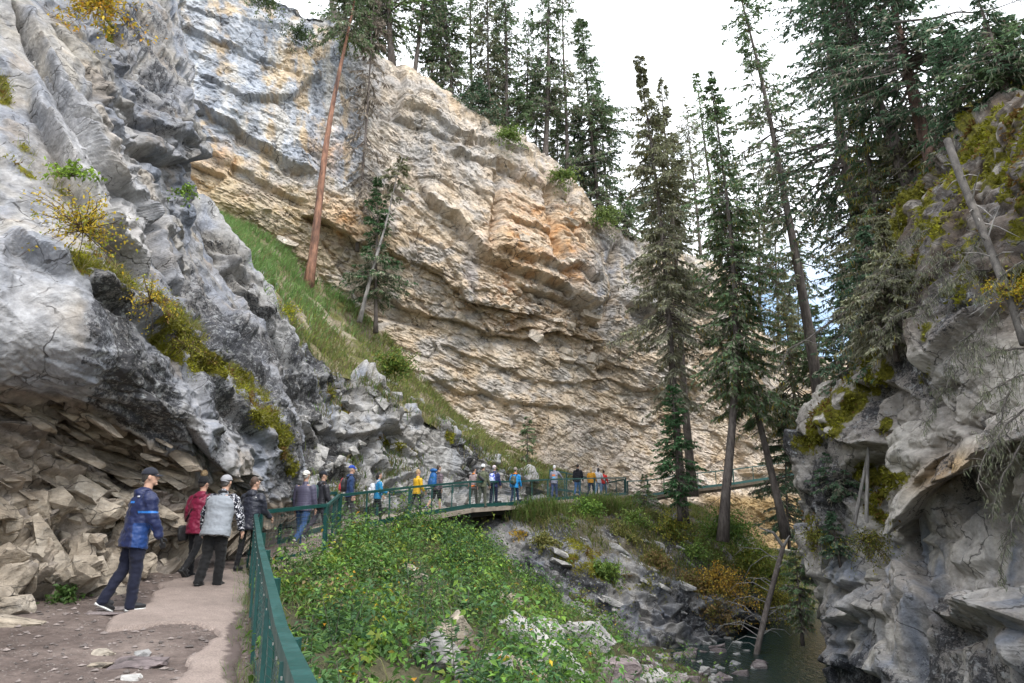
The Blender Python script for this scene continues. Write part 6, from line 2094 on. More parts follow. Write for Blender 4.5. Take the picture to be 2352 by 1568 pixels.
def limb(pts, rad, flat=1.0):
    """rounded limb through joints, radii interpolated"""
    pts = np.array(pts, float); rad = np.array(rad, float)
    P_, r_ = [], []
    for i in range(len(pts) - 1):
        for f in np.linspace(0, 1, 5)[: 5 if i == len(pts) - 2 else 4]:
            P_.append(pts[i] + (pts[i + 1] - pts[i]) * f); r_.append(rad[i] + (rad[i + 1] - rad[i]) * f)
    d0, d1 = unit(pts[0] - pts[1]), unit(pts[-1] - pts[-2])
    P_ = [P_[0] + d0 * r_[0] * .7] + P_ + [P_[-1] + d1 * r_[-1] * .7]
    r_ = [r_[0] * .6] + r_ + [r_[-1] * .6]
    return loft([(p, r, r * flat) for p, r in zip(P_, r_)])


def fuse(name, pieces, voxel, mat, parent, colf, smooth=4, wrinkle=0., wsc=9.):
    mb = MB()
    for V, q, t in pieces: mb.add(V, q, t)
    ob = mb.build(name, None)
    md = ob.modifiers.new('r', 'REMESH'); md.mode = 'VOXEL'; md.voxel_size = voxel
    md = ob.modifiers.new('s', 'SMOOTH'); md.factor = .5; md.iterations = smooth
    dg = bpy.context.evaluated_depsgraph_get()
    me = bpy.data.meshes.new_from_object(ob.evaluated_get(dg))
    n = len(me.vertices)
    V = np.empty(n * 3, np.float32); me.vertices.foreach_get('co', V); V = V.reshape(-1, 3)
    if wrinkle:
        N_ = np.empty(n * 3, np.float32); me.vertices.foreach_get('normal', N_); N_ = N_.reshape(-1, 3)
        sd = abs(hash(name)) % 50 + int(parent.location.x * 7) % 40
        w_ = fbm(V * np.array([1, 1, 1.8]) * wsc, 3, .5, sd)
        V = V + N_ * (wrinkle * (w_ - .6 * np.abs(fbm(V * wsc * .8 + 9, 2, .5, sd + 3))))[:, None]
        me.vertices.foreach_set('co', V.ravel())
    c = np.ones((n, 4), np.float32)
    cc = colf(V) if callable(colf) else np.tile(np.array(colf), (n, 1))
    c[:, :3] = cc
    at = me.attributes.new('Col', 'FLOAT_COLOR', 'POINT'); at.data.foreach_set('color', c.ravel())
    me.polygons.foreach_set('use_smooth', np.ones(len(me.polygons), bool))
    me.update()
    old = ob.data
    ob.modifiers.clear()
    ob.data = me
    bpy.data.meshes.remove(old)
    me.materials.clear(); me.materials.append(mat)
    ob.parent = parent
    return ob


def person(label, px, Y, h, rz, skin=(.50, .30, .22), hair=(.03, .025, .02), hairlen=0, lean=4, legs=((14, 10), (-16, 22)), arms=((8, 20, 8), (-12, 15, 8)), yaw=0, nod=0, top=(.1, .1, .1), topf=None, topmat='shell', bulk=1.0,
           puff=0, hem=-.10, trous=(.02, .02, .022), trf=None, trw=1.0, shoes=(.02, .02, .02), sole=(.03, .03, .03), hat=None, hood=0, glove=None, shorts=False, vox=.02, collar=.045, xoff=0., bag=None, phone=False, vest=None, zoff=0., sleeve=0):
    x = W(px, 1150, Y)[0] + xoff
    z = deck_z(Y) + zoff
    rt = thing('person', label, 'person', (x, Y, z), R(rz), 'walkers on the canyon path')
    S_ = h / 1.75
    y_, z_ = np.array([0, 1., 0]), np.array([0, 0, 1.])

    def dirp(a): return math.sin(R(a)) * y_ - math.cos(R(a)) * z_
    # legs first, hips at a provisional height
    L_ = []
    for sg, (tp, kb) in zip((1, -1), legs):
        hp_ = np.array([sg * .092, 0, 0.])
        kn = hp_ + .43 * dirp(tp)
        an = kn + .42 * dirp(tp - kb)
        L_.append([hp_, kn, an])
    low = min(q[2][2] for q in L_)
    hz = -low + .085
    P0 = np.array([0, 0, hz])
    for q in L_:
        for j in range(3): q[j] = q[j] + P0
    sp = math.sin(R(lean)) * y_ + math.cos(R(lean)) * z_
    nb = P0 + .53 * sp
    sp2 = math.sin(R(lean * .4 + nod)) * y_ + math.cos(R(lean * .4 + nod)) * z_
    hd = nb + .08 * sp + .135 * sp2
    A_ = []
    for sg, (ap, eb, ab) in zip((1, -1), arms):
        sh = nb + np.array([sg * .185, 0, 0]) - .055 * sp
        d1 = math.cos(R(ab)) * dirp(ap + lean * .3) + sg * math.sin(R(ab)) * np.array([1., 0, 0])
        el = sh + .285 * d1
        d2 = math.cos(R(ab * .5)) * dirp(ap + eb) + sg * math.sin(R(ab * .3)) * np.array([1., 0, 0])
        wr = el + .25 * unit(d2)
        A_.append([sh, el, wr, unit(d2), sg])
    cy, sy = math.cos(R(-yaw)), math.sin(R(-yaw))

    def hp(dx, dy, dz):
        """point in head coordinates"""
        v = np.array([dx * cy - dy * sy, dx * sy + dy * cy, dz])
        return hd + np.array([1, 0, 0]) * v[0] + y_ * v[1] + z_ * v[2]
    # ---- one continuous body
    b = [ell(hd, (.076, .094, .118)), ell(hp(0, .028, -.058), (.058, .062, .060)), limb([nb - .02 * sp, hd - .05 * z_], [.058, .055]),
         ell(hp(0, .098, -.018), (.013, .020, .020)), ell(hp(0, .090, .003), (.011, .014, .02)), ell(hp(0, .083, -.062), (.024, .012, .007)), ell(hp(0, .074, -.095), (.026, .024, .02)),
         ell(hp(.079, -.008, -.01), (.012, .022, .033)), ell(hp(-.079, -.008, -.01), (.012, .022, .033)), ell(hp(0, .075, .028), (.052, .02, .012)),
         loft([(P0 + sp * a, rx, ry) for a, rx, ry in ((-.06, .06, .05), (-.02, .15, .10), (.1, .145, .10), (.25, .135, .09), (.4, .16, .10), (.48, .15, .085), (.53, .08, .06))])]
    for hp_, kn, an in L_:
        b.append(limb([hp_, kn, an], [.078, .052, .036] if shorts else [.06, .038, .030]))
        if shorts: b.append(limb([kn + (an - kn) * .1, kn + (an - kn) * .45 - y_ * .012], [.05, .053]))
        b.append(limb([an, an + y_ * .11 - z_ * .045], [.035, .03]))
    for sh, el, wr, d2, sg in A_:
        b.append(limb([sh, el, wr], [.05, .038, .026]))
        fw = unit(y_ - d2 * (y_ @ d2))
        lt = np.array([sg, 0, 0.])
        palm = wr + d2 * .055
        b.append(limb([wr + d2 * .01, palm, wr + d2 * .085], [.026, .032, .030], .55 if abs(fw[1]) > .5 else .6))
        for q, (off_, ln) in enumerate(((-.030, .066), (-.010, .078), (.011, .073), (.031, .058))):
            a0 = wr + d2 * .088 + fw * -off_
            m0 = a0 + d2 * ln * .5 - lt * .006
            b.append(limb([a0, m0, m0 + unit(d2 - lt * .5) * ln * .5], [.0105, .0098, .0085]))
        t0 = wr + d2 * .03 + fw * .025
        t1 = t0 + unit(d2 * .7 + fw * .8) * .038
        b.append(limb([t0, t1, t1 + unit(d2 + fw * .15) * .032], [.013, .0115, .010]))

    gl = glove

    def bodycol(V):
        c = np.tile(np.array(skin), (len(V), 1))
        if gl is not None:
            for sh, el, wr, d2, sg in A_:
                m = ((V - wr) @ d2 > -.03) & (np.linalg.norm(V - wr, axis=1) < .26)
                c[m] = gl
        if not shorts: c[V[:, 2] < .34] = (.03, .03, .034)      # socks
        return c
    fuse('body', b, min(vox * .62, .0085 if vox < .015 else .013), M['skin'], rt, bodycol, 2)
    rt_scale = S_
    if vox < .015:
        for sg in (1, -1):
            e = MB(); e.add(*ell(hp(sg * .031, .083, .008), (.011, .009, .009), 8)); e.build('eye', plain('eye_dark', (.02, .015, .012), .2) if 'eye_dark' not in bpy.data.materials else bpy.data.materials['eye_dark'], rt, True)
    # ---- trousers
    tw = trw
    tp_ = [loft([(P0 + sp * a, rx, ry) for a, rx, ry in ((-.12, .09, .08), (-.06, .155, .115), (.02, .158, .112), (.09, .148, .102))])]
    for (hp_, kn, an), sg in zip(L_, (1, -1)):
        if shorts:
            tp_.append(limb([hp_ - z_ * .02, hp_ + (kn - hp_) * .9], [.10, .098]))
        else:
            lo = an - unit(kn - an) * .035
            tp_.append(limb([hp_ - z_ * .02, hp_ + (kn - hp_) * .55, kn, kn + (an - kn) * .5, lo], [.102 * tw, .085 * tw, .070 * tw, .066 * tw, .060 * tw]))
    fuse('shorts' if shorts else 'trousers', tp_, vox, M['cloth'], rt, trf or trous, 3, .012, 8)
    # ---- top
    secs = []
    for a in np.linspace(hem, .50, 26 if not puff else 44):
        rx = np.interp(a, [-.2, -.1, 0, .1, .25, .38, .46, .50], [.195, .19, .182, .175, .18, .195, .175, .125])
        ry = np.interp(a, [-.2, -.1, 0, .1, .25, .38, .46, .50], [.148, .145, .138, .132, .132, .135, .118, .085])
        g = bulk * (1 + puff * .06 * abs(math.sin(a * 58)))
        secs.append((P0 + sp * a - y_ * .008, rx * g, ry * g))
    tops = [loft(secs, 20), limb([nb - .04 * sp, nb + collar * sp], [.085, .072])]
    if hood:
        tops += [ell(nb - y_ * .075 - z_ * .01, (.125, .085, .065)), ell(nb - y_ * .03 + z_ * .035, (.105, .10, .05))]
    if hood == 2:
        tops += [ell(hd - y_ * .02, (.10, .112, .135))]
    slv = [.078, .064, .050]
    for sh, el, wr, d2, sg in A_:
        pts = [sh - np.array([sg * .03, 0, 0]), sh + (el - sh) * .15, el, wr - d2 * .015]
        if sleeve == 1: pts = pts[:2] + [sh + (el - sh) * .75]
        if puff:
            q = []
            rr = []
            base_ = np.array(pts)
            for f in np.linspace(0, 3, 40):
                g_ = min(int(f), 2)
                q.append(base_[g_] + (base_[g_ + 1] - base_[g_]) * (f - g_))
                rr.append(np.interp(f, [0, 1, 2, 3], [.085, .085, .068, .052]) * bulk * (1 + .08 * abs(math.sin(f * 10))))
            tops.append(loft([(p_, r_, r_) for p_, r_ in zip(q, rr)]))
        else:
            tops.append(limb(pts, [.08 * bulk, .080 * bulk, .064 * bulk, .050 * bulk][:len(pts)]))
    fuse('jacket', tops, vox, M[topmat], rt, topf or top, 2 if puff else 3, 0 if puff else .016, 7)
    if vest:
        secs = [(c_, rx * 1.11, ry * 1.16) for c_, rx, ry in secs]
        fuse('vest', [loft(secs, 20), limb([nb - .03 * sp, nb + .02 * sp], [.09, .082])], vox, M['cloth'], rt, vest, 3, .012, 6)
    # ---- shoes
    for (hp_, kn, an), (tpv, kbv) in zip(L_, legs):
        a = R(max(min(tpv - kbv, 20), -70))
        # the foot follows the shank when the heel is lifted
        lift = an[2] - .085 > .03
        f = unit(y_ * math.cos(a) + z_ * math.sin(a)) if lift else y_
        u = np.cross(np.array([1, 0, 0.]), f)
        heel, toe = an - f * .055 - u * .055, an + f * .185 - u * .058
        for nm, rr, up_, cl in (('sole', 1.06, -.014, sole), ('shoe', 1.0, .012, shoes)):
            rad = [.030, .040, .040, .046, .048, .036]
            pos_ = [0, .12, .4, .65, .82, .98]
            hgt_ = ([.016] * 6 if nm == 'sole' else [.034, .042, .046, .036, .028, .020])
            sc_ = [(heel + (toe - heel) * p_ + u * (up_ + (hgt_[i] * .5 if nm == 'shoe' else 0)), rad[i] * rr, hgt_[i]) for i, p_ in enumerate(pos_)]
            pc = [loft(sc_, 12)]
            if nm == 'shoe': pc.append(limb([an + z_ * .02, an - u * .03], [.042, .044]))
            V = MB()
            for e_ in pc: V.add(*e_)
            n_ = sum(len(v) for v in V.v)
            V.build(nm, M['shell'] if nm == 'shoe' else M['cloth'], rt, True, np.tile(np.array(cl), (n_, 1)))
    # ---- hair and hats
    hv = []
    if hair is not None:
        hv = [ell(hp(0, -.014, .022), (.083, .094, .108))]
        if hairlen >= 1: hv += [limb([hp(0, -.06, -.02), hp(0, -.075, -.02 - .10 * hairlen)], [.075, .055]), limb([hp(.055, -.03, .0), hp(.06, -.04, -.07 * hairlen)], [.04, .03]), limb([hp(-.055, -.03, .0), hp(-.06, -.04, -.07 * hairlen)], [.04, .03])]
        else: hv += [ell(hp(0, -.058, -.03), (.066, .045, .05))]
        fuse('hair', hv, min(vox, .014), M['hair'], rt, lambda V: np.array(hair) * (.75 + .5 * np.clip(.5 + noise(V * np.array([70, 70, 9.]), 3), 0, 1))[:, None], 2)
    if hat:
        kind, hc = hat[0], hat[1]
        if kind in ('cap', 'cap_back'):
            s_ = 1 if kind == 'cap' else -1
            th = np.linspace(0, 1.45, 9)
            dome = loft([(hp(0, -.008, .03) + z_ * (.098 * math.sin(a)), .094 * math.cos(a), .108 * math.cos(a)) for a in th], 16)
            fuse('cap', [dome], .008, M['cloth'], rt, hc, 2)
            mb = MB()
            prof = []
            for f in np.linspace(-1, 1, 9):
                for dd in (0, .5, 1):
                    prof.append(hp(f * .078 * (1 - .15 * dd), s_ * (.078 + (.085 * dd) * math.sqrt(max(0, 1 - f * f * .8)) - .05 * f * f), .042 - .022 * dd - .012 * f * f))
            pv_ = np.array(prof).reshape(9, 3, 3)
            V = np.concatenate([pv_.reshape(-1, 3), pv_.reshape(-1, 3) - (0, 0, .006)])
            i = np.arange(27).reshape(9, 3)
            q = np.stack([i[:-1, :-1], i[1:, :-1], i[1:, 1:], i[:-1, 1:]], -1).reshape(-1, 4)
            mb.add(V, np.concatenate([q, q[:, ::-1] + 27]))
            mb.build('cap_peak', M['cloth'], rt, True, np.tile(np.array(hat[2] if len(hat) > 2 else hc), (54, 1)))
        else:
            fuse('knit_hat', [ell(hp(0, -.012, .040), (.090, .104, .100)), limb([hp(0, -.012, .015), hp(0, -.012, .04)], [.095, .095], 1.12)], .010, M['cloth'], rt, hc, 2, .006, 30)
            if kind == 'pompom':
                mb = MB(); mb.add(*ell(hp(0, -.02, .175), (.052, .052, .050), 14))
                r_ = np.random.default_rng(3)
                cpt = hp(0, -.02, .175)
                dd = unit(r_.normal(size=(420, 3)))
                V, T = blades(cpt + dd * .042, unit(dd + r_.normal(0, .25, (420, 3))), .03, .008, unit(np.cross(dd, r_.normal(size=(420, 3)))))
                mb.add(V, None, T)
                n_ = sum(len(v) for v in mb.v)
                mb.build('pompom', M['hair'], rt, False, np.array((.36, .26, .15)) * np.random.default_rng(2).uniform(.6, 1.3, n_)[:, None])
    rt.scale = (S_,) * 3
    info = dict(root=rt, nb=nb, P0=P0, sp=sp, hd=hd, A=A_, L=L_, S=S_, rz=rz)
    return info


def pack(info, label, c1, c2, w_=.15, d_=.10, z0=.08, z1=.50, mat='shell', top_over=False, straps=(.03, .03, .035), colf=None):
    """a rucksack on the back of a person"""
    P0, sp = info['P0'], info['sp']
    src = info['root']
    base = P0 + sp * z0 - np.array([0, .22, 0])
    rt = thing('backpack', label, 'backpack', src.matrix_basis @ Vector(base), src.rotation_euler.z, 'backpacks worn by the walkers')
    rt.scale = src.scale
    y_ = np.array([0, 1., 0])
    zz = np.linspace(z0, z1, 7)
    pr = [.72, .98, 1.04, 1.0, .98, .86, .55]
    secs = [(P0 + sp * a - y_ * (.135 + d_ * .75) - base, w_ * p_, d_ * p_) for a, p_ in zip(zz, pr)]
    pieces = [loft(secs, 16)]
    pk = [(P0 + sp * a - y_ * (.135 + d_ * 1.55) - base, w_ * .7 * p_, d_ * .55 * p_) for a, p_ in zip(np.linspace(z0 + .03, z0 + (z1 - z0) * .58, 5), (.7, 1, 1, .95, .6))]
    fuse('pack_body', pieces, .016, M[mat], rt, colf or c1, 3, .008, 9)
    fuse('front_pocket', [loft(pk, 14)], .014, M[mat], rt, c2, 3, .006, 9)
    if top_over:
        fuse('lid', [ell(P0 + sp * (z1 + .07) - y_ * (.13 + d_ * .8) - base, (w_ * .95, d_ * 1.0, .085))], .016, M[mat], rt, c1, 3, .008, 9)
    for sg in (1, -1):
        nb = info['nb']
        pts = [P0 + sp * (z1 - .03) - y_ * .14 + np.array([sg * .10, 0, 0]), nb + np.array([sg * .115, -.06, .035]), nb + np.array([sg * .12, .04, .02]), nb + np.array([sg * .125, .13, -.10]), P0 + sp * .22 + np.array([sg * .15, .10, 0]), P0 + sp * .12 + np.array([sg * .175, -.03, 0])]
        mb = MB(); mb.tube(np.array(pts) - base, .018, 6)
        n_ = sum(len(v) for v in mb.v)
        mb.build('strap', M['cloth'], rt, True, np.tile(np.array(straps), (n_, 1)))
    return rt


def add_part(info, name, pts, rad, col, mat='cloth', k=6):
    mb = MB(); mb.tube(np.array(pts), rad, k)
    n_ = sum(len(v) for v in mb.v)
    return mb.build(name, M[mat], info['root'], True, np.tile(np.array(col), (n_, 1)))


NAVY, BLK, DEN = (.010, .016, .055), (.010, .010, .012), (.035, .075, .18)


# --- 1 the man in the blue jacket
def jac1(V):
    c = np.tile(np.array((.009, .016, .066)), (len(V), 1))
    a = V[:, 2]
    side = (np.abs(V[:, 0]) > .15) & (np.abs(V[:, 0]) < .26) & (a < 1.08) & (np.abs(V[:, 1]) < .13 - .05 * (a - .8))
    c[side & (V[:, 1] > -.10)] = (.009, .04, .16)
    c[(np.abs(V[:, 0]) > .17) & (a > 1.205) & (a < 1.23)] = (.02, .16, .52)
    c[(np.abs(V[:, 0]) < .10) & (V[:, 1] < 0) & (a > 1.33) & (a < 1.355) & (V[:, 0] > .02)] = (.02, .16, .52)
    return c


i1 = person('person in a navy and blue hooded jacket, black cap and white soled trainers', 322, 9.3, 1.76, -46, lean=7, legs=((3, 6), (-9, 20)), arms=((10, 14, 8), (-12, 10, 10)), yaw=14, nod=4,
            topf=jac1, hem=-.17, hood=1, trous=(.012, .014, .030), shoes=(.012, .012, .014), sole=(.72, .72, .70), hat=('cap', (.02, .022, .032)), glove=(.012, .012, .014), vox=.0115, bulk=1.2, hair=(.04, .035, .03), trw=1.12)
add_part(i1, 'emblem', [i1['nb'] + (.10, -.128, -.045), i1['nb'] + (.135, -.118, -.045)], [.012, .012], (.5, .5, .55))
# --- 2 maroon jacket
i2 = person('person in a maroon jacket and black pompom hat, seen from behind', 461, 12.0, 1.64, -12, lean=4, legs=((-16, 26), (4, 4)), arms=((10, 30, 10), (-5, 30, 12)), yaw=8,
            top=(.17, .006, .035), hem=-.16, hood=1, trous=(.012, .012, .014), shoes=BLK, hat=('pompom', (.012, .012, .014)), vox=.0115, bulk=1.14, hair=(.03, .025, .02), trw=.92)
add_part(i2, 'bag_strap', [i2['nb'] + (.10, -.02, .055), i2['nb'] + (.05, -.135, -.06), i2['nb'] + (-.08, -.155, -.26), i2['P0'] + (-.19, -.11, .06)], .014, BLK)
for f_ in (0, 1, 2):
    kn, an = i2['L'][1][1], i2['L'][1][2]
    c_ = kn + (an - kn) * (.22 + .05 * f_)
    a_ = np.linspace(0, 6.283, 14)
    add_part(i2, 'leg_stripe', np.stack([c_[0] + .0625 * np.cos(a_), c_[1] + .0625 * np.sin(a_), c_[2] + 0 * a_], 1), .004, (.5, .5, .5), 'cloth', 4)
bg_ = thing('shoulder_bag', 'black shoulder bag at the hip of the person in the maroon jacket', 'bag', i2['root'].matrix_basis @ Vector(i2['P0'] + (-.21, -.10, -.15)), i2['root'].rotation_euler.z)
fuse('bag_body', [loft([((0, 0, a), .05 * p_, .13 * p_) for a, p_ in ((-.12, .7), (-.09, 1), (0, 1.05), (.1, 1), (.14, .7))], 14)], .012, M['shell'], bg_, (.012, .012, .014), 3, .008, 10)
fuse('bag_flap', [loft([((-.03, 0, a), .035 * p_, .12 * p_) for a, p_ in ((-.02, .8), (.05, 1), (.13, .8))], 14)], .012, M['shell'], bg_, (.016, .016, .018), 2)


# --- 3 grey vest over patterned shirt
def shirt3(V):
    q = V * 17 + 1.6 * np.stack([noise(V * 11, 1), noise(V * 11 + 5, 2), noise(V * 11 + 9, 3)], 1)
    s = np.abs(noise(q, 5)) < .085
    c = np.tile(np.array((.010, .012, .022)), (len(V), 1))
    c[s] = (.62, .62, .66)
    return c


i3 = person('person in a grey fleece vest over a black and white swirl shirt', 504, 11.2, 1.70, -6, lean=13, legs=((4, 8), (-8, 16)), arms=((2, 10, 24), (2, 10, 24)), nod=10,
            topf=shirt3, topmat='cloth', hem=-.15, trous=(.010, .010, .011), shoes=BLK, hat=('cap_back', (.30, .30, .32), (.22, .22, .24)), vox=.0105, bulk=1.16, hair=(.10, .09, .085), vest=(.25, .27, .30), trw=1.22)
add_part(i3, 'scarf', [i3['nb'] + (-.075, -.03, .05), i3['nb'] + (0, -.075, .055), i3['nb'] + (.075, -.03, .05)], .022, (.02, .02, .022))
ph = thing('phone', 'dark phone held in the right hand of the person in the grey vest', 'phone', i3['root'].matrix_basis @ Vector(i3['A'][0][2] + i3['A'][0][3] * .12 - (.035, 0, .02)), i3['root'].rotation_euler.z)
mb = MB(); mb.bar((0, 0, -.075), (0, 0, .075), .011, .072, (0, 1, 0)); mb.build('phone_case', plain('phone_black', (.012, .012, .014), .35), ph)
mb = MB(); mb.bar((-.0075, 0, -.068), (-.0075, 0, .068), .003, .064, (0, 1, 0)); mb.build('screen', plain('phone_glass', (.03, .03, .035), .1), ph)
# --- 4 dark hooded jacket
i4 = person('person with brown hair in a dark navy hooded jacket beside the railing', 577, 12.9, 1.64, -14, lean=6, legs=((16, 14), (-8, 6)), arms=((12, 45, 8), (5, 25, 10)), yaw=24, nod=6,
            top=(.016, .018, .030), hem=-.17, hood=1, trous=(.010, .010, .012), shoes=BLK, vox=.0115, bulk=1.1, hair=(.065, .038, .025), hairlen=.6, trw=.84)
add_part(i4, 'emblem', [i4['nb'] + (.12, -.115, -.07), i4['nb'] + (.15, -.10, -.07)], [.010, .010], (.6, .6, .6))
# --- 5 puffer jacket
i5 = person('person in a purple grey puffer jacket, blue jeans and a white cap', 698, 17.4, 1.80, -14, lean=3, legs=((-14, 30), (6, 6)), arms=((4, 12, 10), (-4, 12, 10)),
            top=(.075, .070, .115), puff=1, hem=-.10, trous=DEN, shoes=(.10, .09, .08), sole=(.5, .47, .42), hat=('cap_back', (.68, .66, .62)), vox=.015, bulk=1.10, hair=(.35, .33, .31), trw=1.08)
# --- 6
i6 = person('person in a black puffer jacket and black cap with a dark teal backpack', 737, 18.6, 1.76, -48, lean=3, legs=((14, 10), (-16, 24)), yaw=15,
            top=(.022, .022, .030), puff=1, hood=1, trous=(.06, .055, .075), shoes=(.05, .06, .09), sole=(.7, .7, .72), hat=('cap', (.016, .018, .026)), vox=.016, bulk=1.02)
pack(i6, 'dark teal backpack on the person in the black cap', (.016, .05, .055), (.012, .035, .04))
# --- 7
i7 = person('person in a navy sweater and bright blue cap in profile on the walkway', 803, 22.4, 1.84, -72, lean=2, legs=((12, 8), (-14, 16)), arms=((-4, 14, 8), (4, 14, 8)),
            top=(.022, .045, .115), hood=1, topmat='cloth', trous=(.05, .05, .055), hat=('cap', (.02, .055, .30)), hair=(.25, .22, .2), vox=.017)
pack(i7, 'red and black backpack on the person in the blue cap', (.02, .012, .014), (.42, .02, .025), .15, .11, .06, .48, colf=lambda V: np.where((V[:, :1] ** 2 < .006) & (V[:, 1:2] < -.02), np.array((.40, .02, .03)), np.array((.016, .014, .016))))
# --- 8
i8 = person('person with black hair in a bright blue jacket carrying a white pack', 867, 23.4, 1.60, -66, lean=2, legs=((12, 8), (-14, 16)), arms=((10, 60, 8), (4, 40, 8)),
            top=(.008, .19, .40), puff=.5, trous=(.012, .012, .015), hair=(.012, .010, .010), hairlen=1, vox=.017, trw=.88)
pack(i8, 'white and grey backpack on the person in the bright blue jacket', (.50, .52, .56), (.62, .63, .66), .16, .11, .10, .46, straps=(.6, .6, .62))
# --- 9
i9 = person('person with blond hair in a quilted yellow jacket', 957, 25.9, 1.64, -52, lean=3, legs=((14, 10), (-20, 24)), arms=((6, 30, 8), (0, 20, 8)),
            top=(.62, .36, .010), puff=1, trous=(.014, .016, .024), hair=(.36, .24, .13), hairlen=.6, vox=.017, bulk=1.02, trw=.9)


# --- 10
def stripe(V):
    c = np.tile(np.array((.20, .15, .16)), (len(V), 1))
    c[np.sin(V[:, 2] * 95) > .1] = (.05, .045, .07)
    return c


i10 = person('person in a striped shirt and black shorts with bare legs under a large blue pack', 1003, 27.3, 1.76, -48, lean=6, legs=((10, 8), (-18, 22)), arms=((-8, 14, 8), (4, 18, 8)), topf=stripe, topmat='cloth', trous=(.014, .014, .016), shorts=True,
              shoes=(.06, .10, .16), sole=(.6, .6, .6), hair=(.05, .035, .025), vox=.016, skin=(.55, .35, .26))
pack(i10, 'very large blue trekking pack towering over the person in the striped shirt', (.010, .10, .30), (.012, .07, .20), .18, .14, .02, .58, top_over=True)
# --- 11 .. 14
i11 = person('person with dark hair and orange collar half hidden by the olive jacket and white beanie', 1087, 30.6, 1.68, -40, top=(.30, .24, .24), topmat='cloth', trous=(.10, .09, .075), hair=(.02, .018, .018), vox=.019)
add_part(i11, 'waist_scarf', [i11['P0'] + (-.17, -.10, .02), i11['P0'] + (0, -.16, -.01), i11['P0'] + (.17, -.10, .02)], .04, (.75, .19, .02))
add_part(i11, 'collar', [i11['nb'] + (-.08, -.04, .03), i11['nb'] + (0, -.085, .035), i11['nb'] + (.08, -.04, .03)], .028, (.75, .22, .03))
i12 = person('person in a white knit hat, olive jacket and olive trousers with a black sling bag', 1108, 30.0, 1.78, -26, top=(.105, .115, .075), topmat='cloth', trous=(.085, .09, .07), hat=('knit', (.72, .74, .76)), hair=(.03, .025, .02), vox=.018, legs=((6, 6), (-8, 10)))
sb = thing('sling_bag', 'small black sling bag on the back of the person in the white knit hat', 'bag', i12['root'].matrix_basis @ Vector(i12['P0'] + i12['sp'] * .26 - np.array([-.03, .20, 0])), i12['root'].rotation_euler.z)
fuse('bag_body', [limb([(-.11, 0, .09), (.10, 0, -.07)], [.055, .075], .7)], .014, M['shell'], sb, (.014, .014, .018), 2)
mb = MB(); mb.tube(np.array([(-.11, 0, .09), (-.15, .10, .22), (-.12, .22, .25)]), .014, 5); mb.build('strap', M['cloth'], sb, True, np.tile(np.array(BLK), (15, 1)))
i13 = person('grey haired person in a navy jacket carrying a floral pack', 1134, 31.0, 1.76, -24, top=(.012, .020, .095), trous=(.014, .018, .045), hair=(.42, .40, .40), hat=('cap_back', (.55, .48, .50)), vox=.018, legs=((8, 6), (-8, 8)))
pack(i13, 'blue and white floral backpack on the person in the navy jacket', (.03, .10, .55), (.5, .55, .75), .15, .10, .08, .50, colf=lambda V: np.where((noise(V * 26, 8) > .05)[:, None], np.array((.70, .72, .85)), np.array((.015, .06, .50))))
i14 = person('person in a grey knit hat, orange scarf and cyan blue jacket', 1183, 32.4, 1.70, -26, top=(.008, .22, .55), trous=(.018, .035, .085), hat=('knit', (.27, .24, .22)), hair=(.06, .04, .03), vox=.018, legs=((14, 8), (-12, 14)), trw=.84, shoes=(.03, .03, .03), sole=(.5, .5, .5))
pack(i14, 'olive backpack on the person in the grey knit hat and cyan jacket', (.055, .065, .048), (.07, .08, .06), .15, .10, .06, .46)
add_part(i14, 'scarf', [i14['nb'] + (-.085, -.03, .03), i14['nb'] + (0, -.09, .04), i14['nb'] + (.09, -.02, .03), i14['nb'] + (.06, .08, .03)], .034, (.80, .22, .03))


# --- 15 .. 19
def sweat(V):
    c = np.tile(np.array((.23, .24, .31)), (len(V), 1))
    b_ = (V[:, 1] < -.02) & (np.abs(V[:, 0]) < .085)
    c[b_ & (V[:, 2] > 1.22) & (V[:, 2] < 1.31)] = (.72, .20, .06)
    c[b_ & (V[:, 2] > 1.12) & (V[:, 2] < 1.19)] = (.12, .42, .68)
    return c


i15 = person('white haired person in a grey sweatshirt with orange and blue back print', 1274, 36.9, 1.76, -26, topf=sweat, topmat='cloth', trous=(.045, .065, .16), hair=(.62, .62, .63), vox=.018, arms=((50, 12, 14), (4, 12, 8)), shoes=(.3, .3, .3), legs=((6, 6), (-8, 8)))
i16 = person('person with short dark hair in a black hooded sweatshirt and blue jeans', 1328, 39.2, 1.84, -24, top=(.012, .012, .018), topmat='cloth', hood=1, trous=(.05, .12, .28), hair=(.02, .016, .015), vox=.018, legs=((4, 6), (-14, 20)), nod=10, yaw=10)
i17 = person('person with long blond hair in a mustard jacket near the end of the row', 1359, 41.4, 1.68, -26, top=(.62, .30, .035), topmat='cloth', trous=(.018, .03, .075), hair=(.52, .38, .22), hairlen=2, vox=.019, arms=((10, 30, 14), (0, 20, 8)))
i18 = person('person in a white jacket and light jeans raising an arm with a phone', 1376, 42.6, 1.66, -34, top=(.62, .62, .66), topmat='cloth', trous=(.22, .34, .52), hair=(.04, .03, .025), hairlen=1, vox=.019, arms=((20, 40, 10), (128, 25, 6)), hood=0)
i19 = person('person in red mostly hidden behind the one in the white jacket', 1388, 43.4, 1.52, -34, top=(.60, .03, .03), topmat='cloth', trous=(.10, .17, .34), hair=(.03, .025, .02), vox=.02)
wr = i18['A'][1]
ph = thing('phone', 'phone in the raised hand of the person in the white jacket', 'phone', i18['root'].matrix_basis @ Vector(wr[2] + wr[3] * .12), i18['root'].rotation_euler.z)
mb = MB(); mb.bar((0, 0, -.04), (0, 0, .11), .075, .012, (0, 1, 0)); mb.build('phone_case', plain('phone_white', (.7, .7, .72), .4), ph)
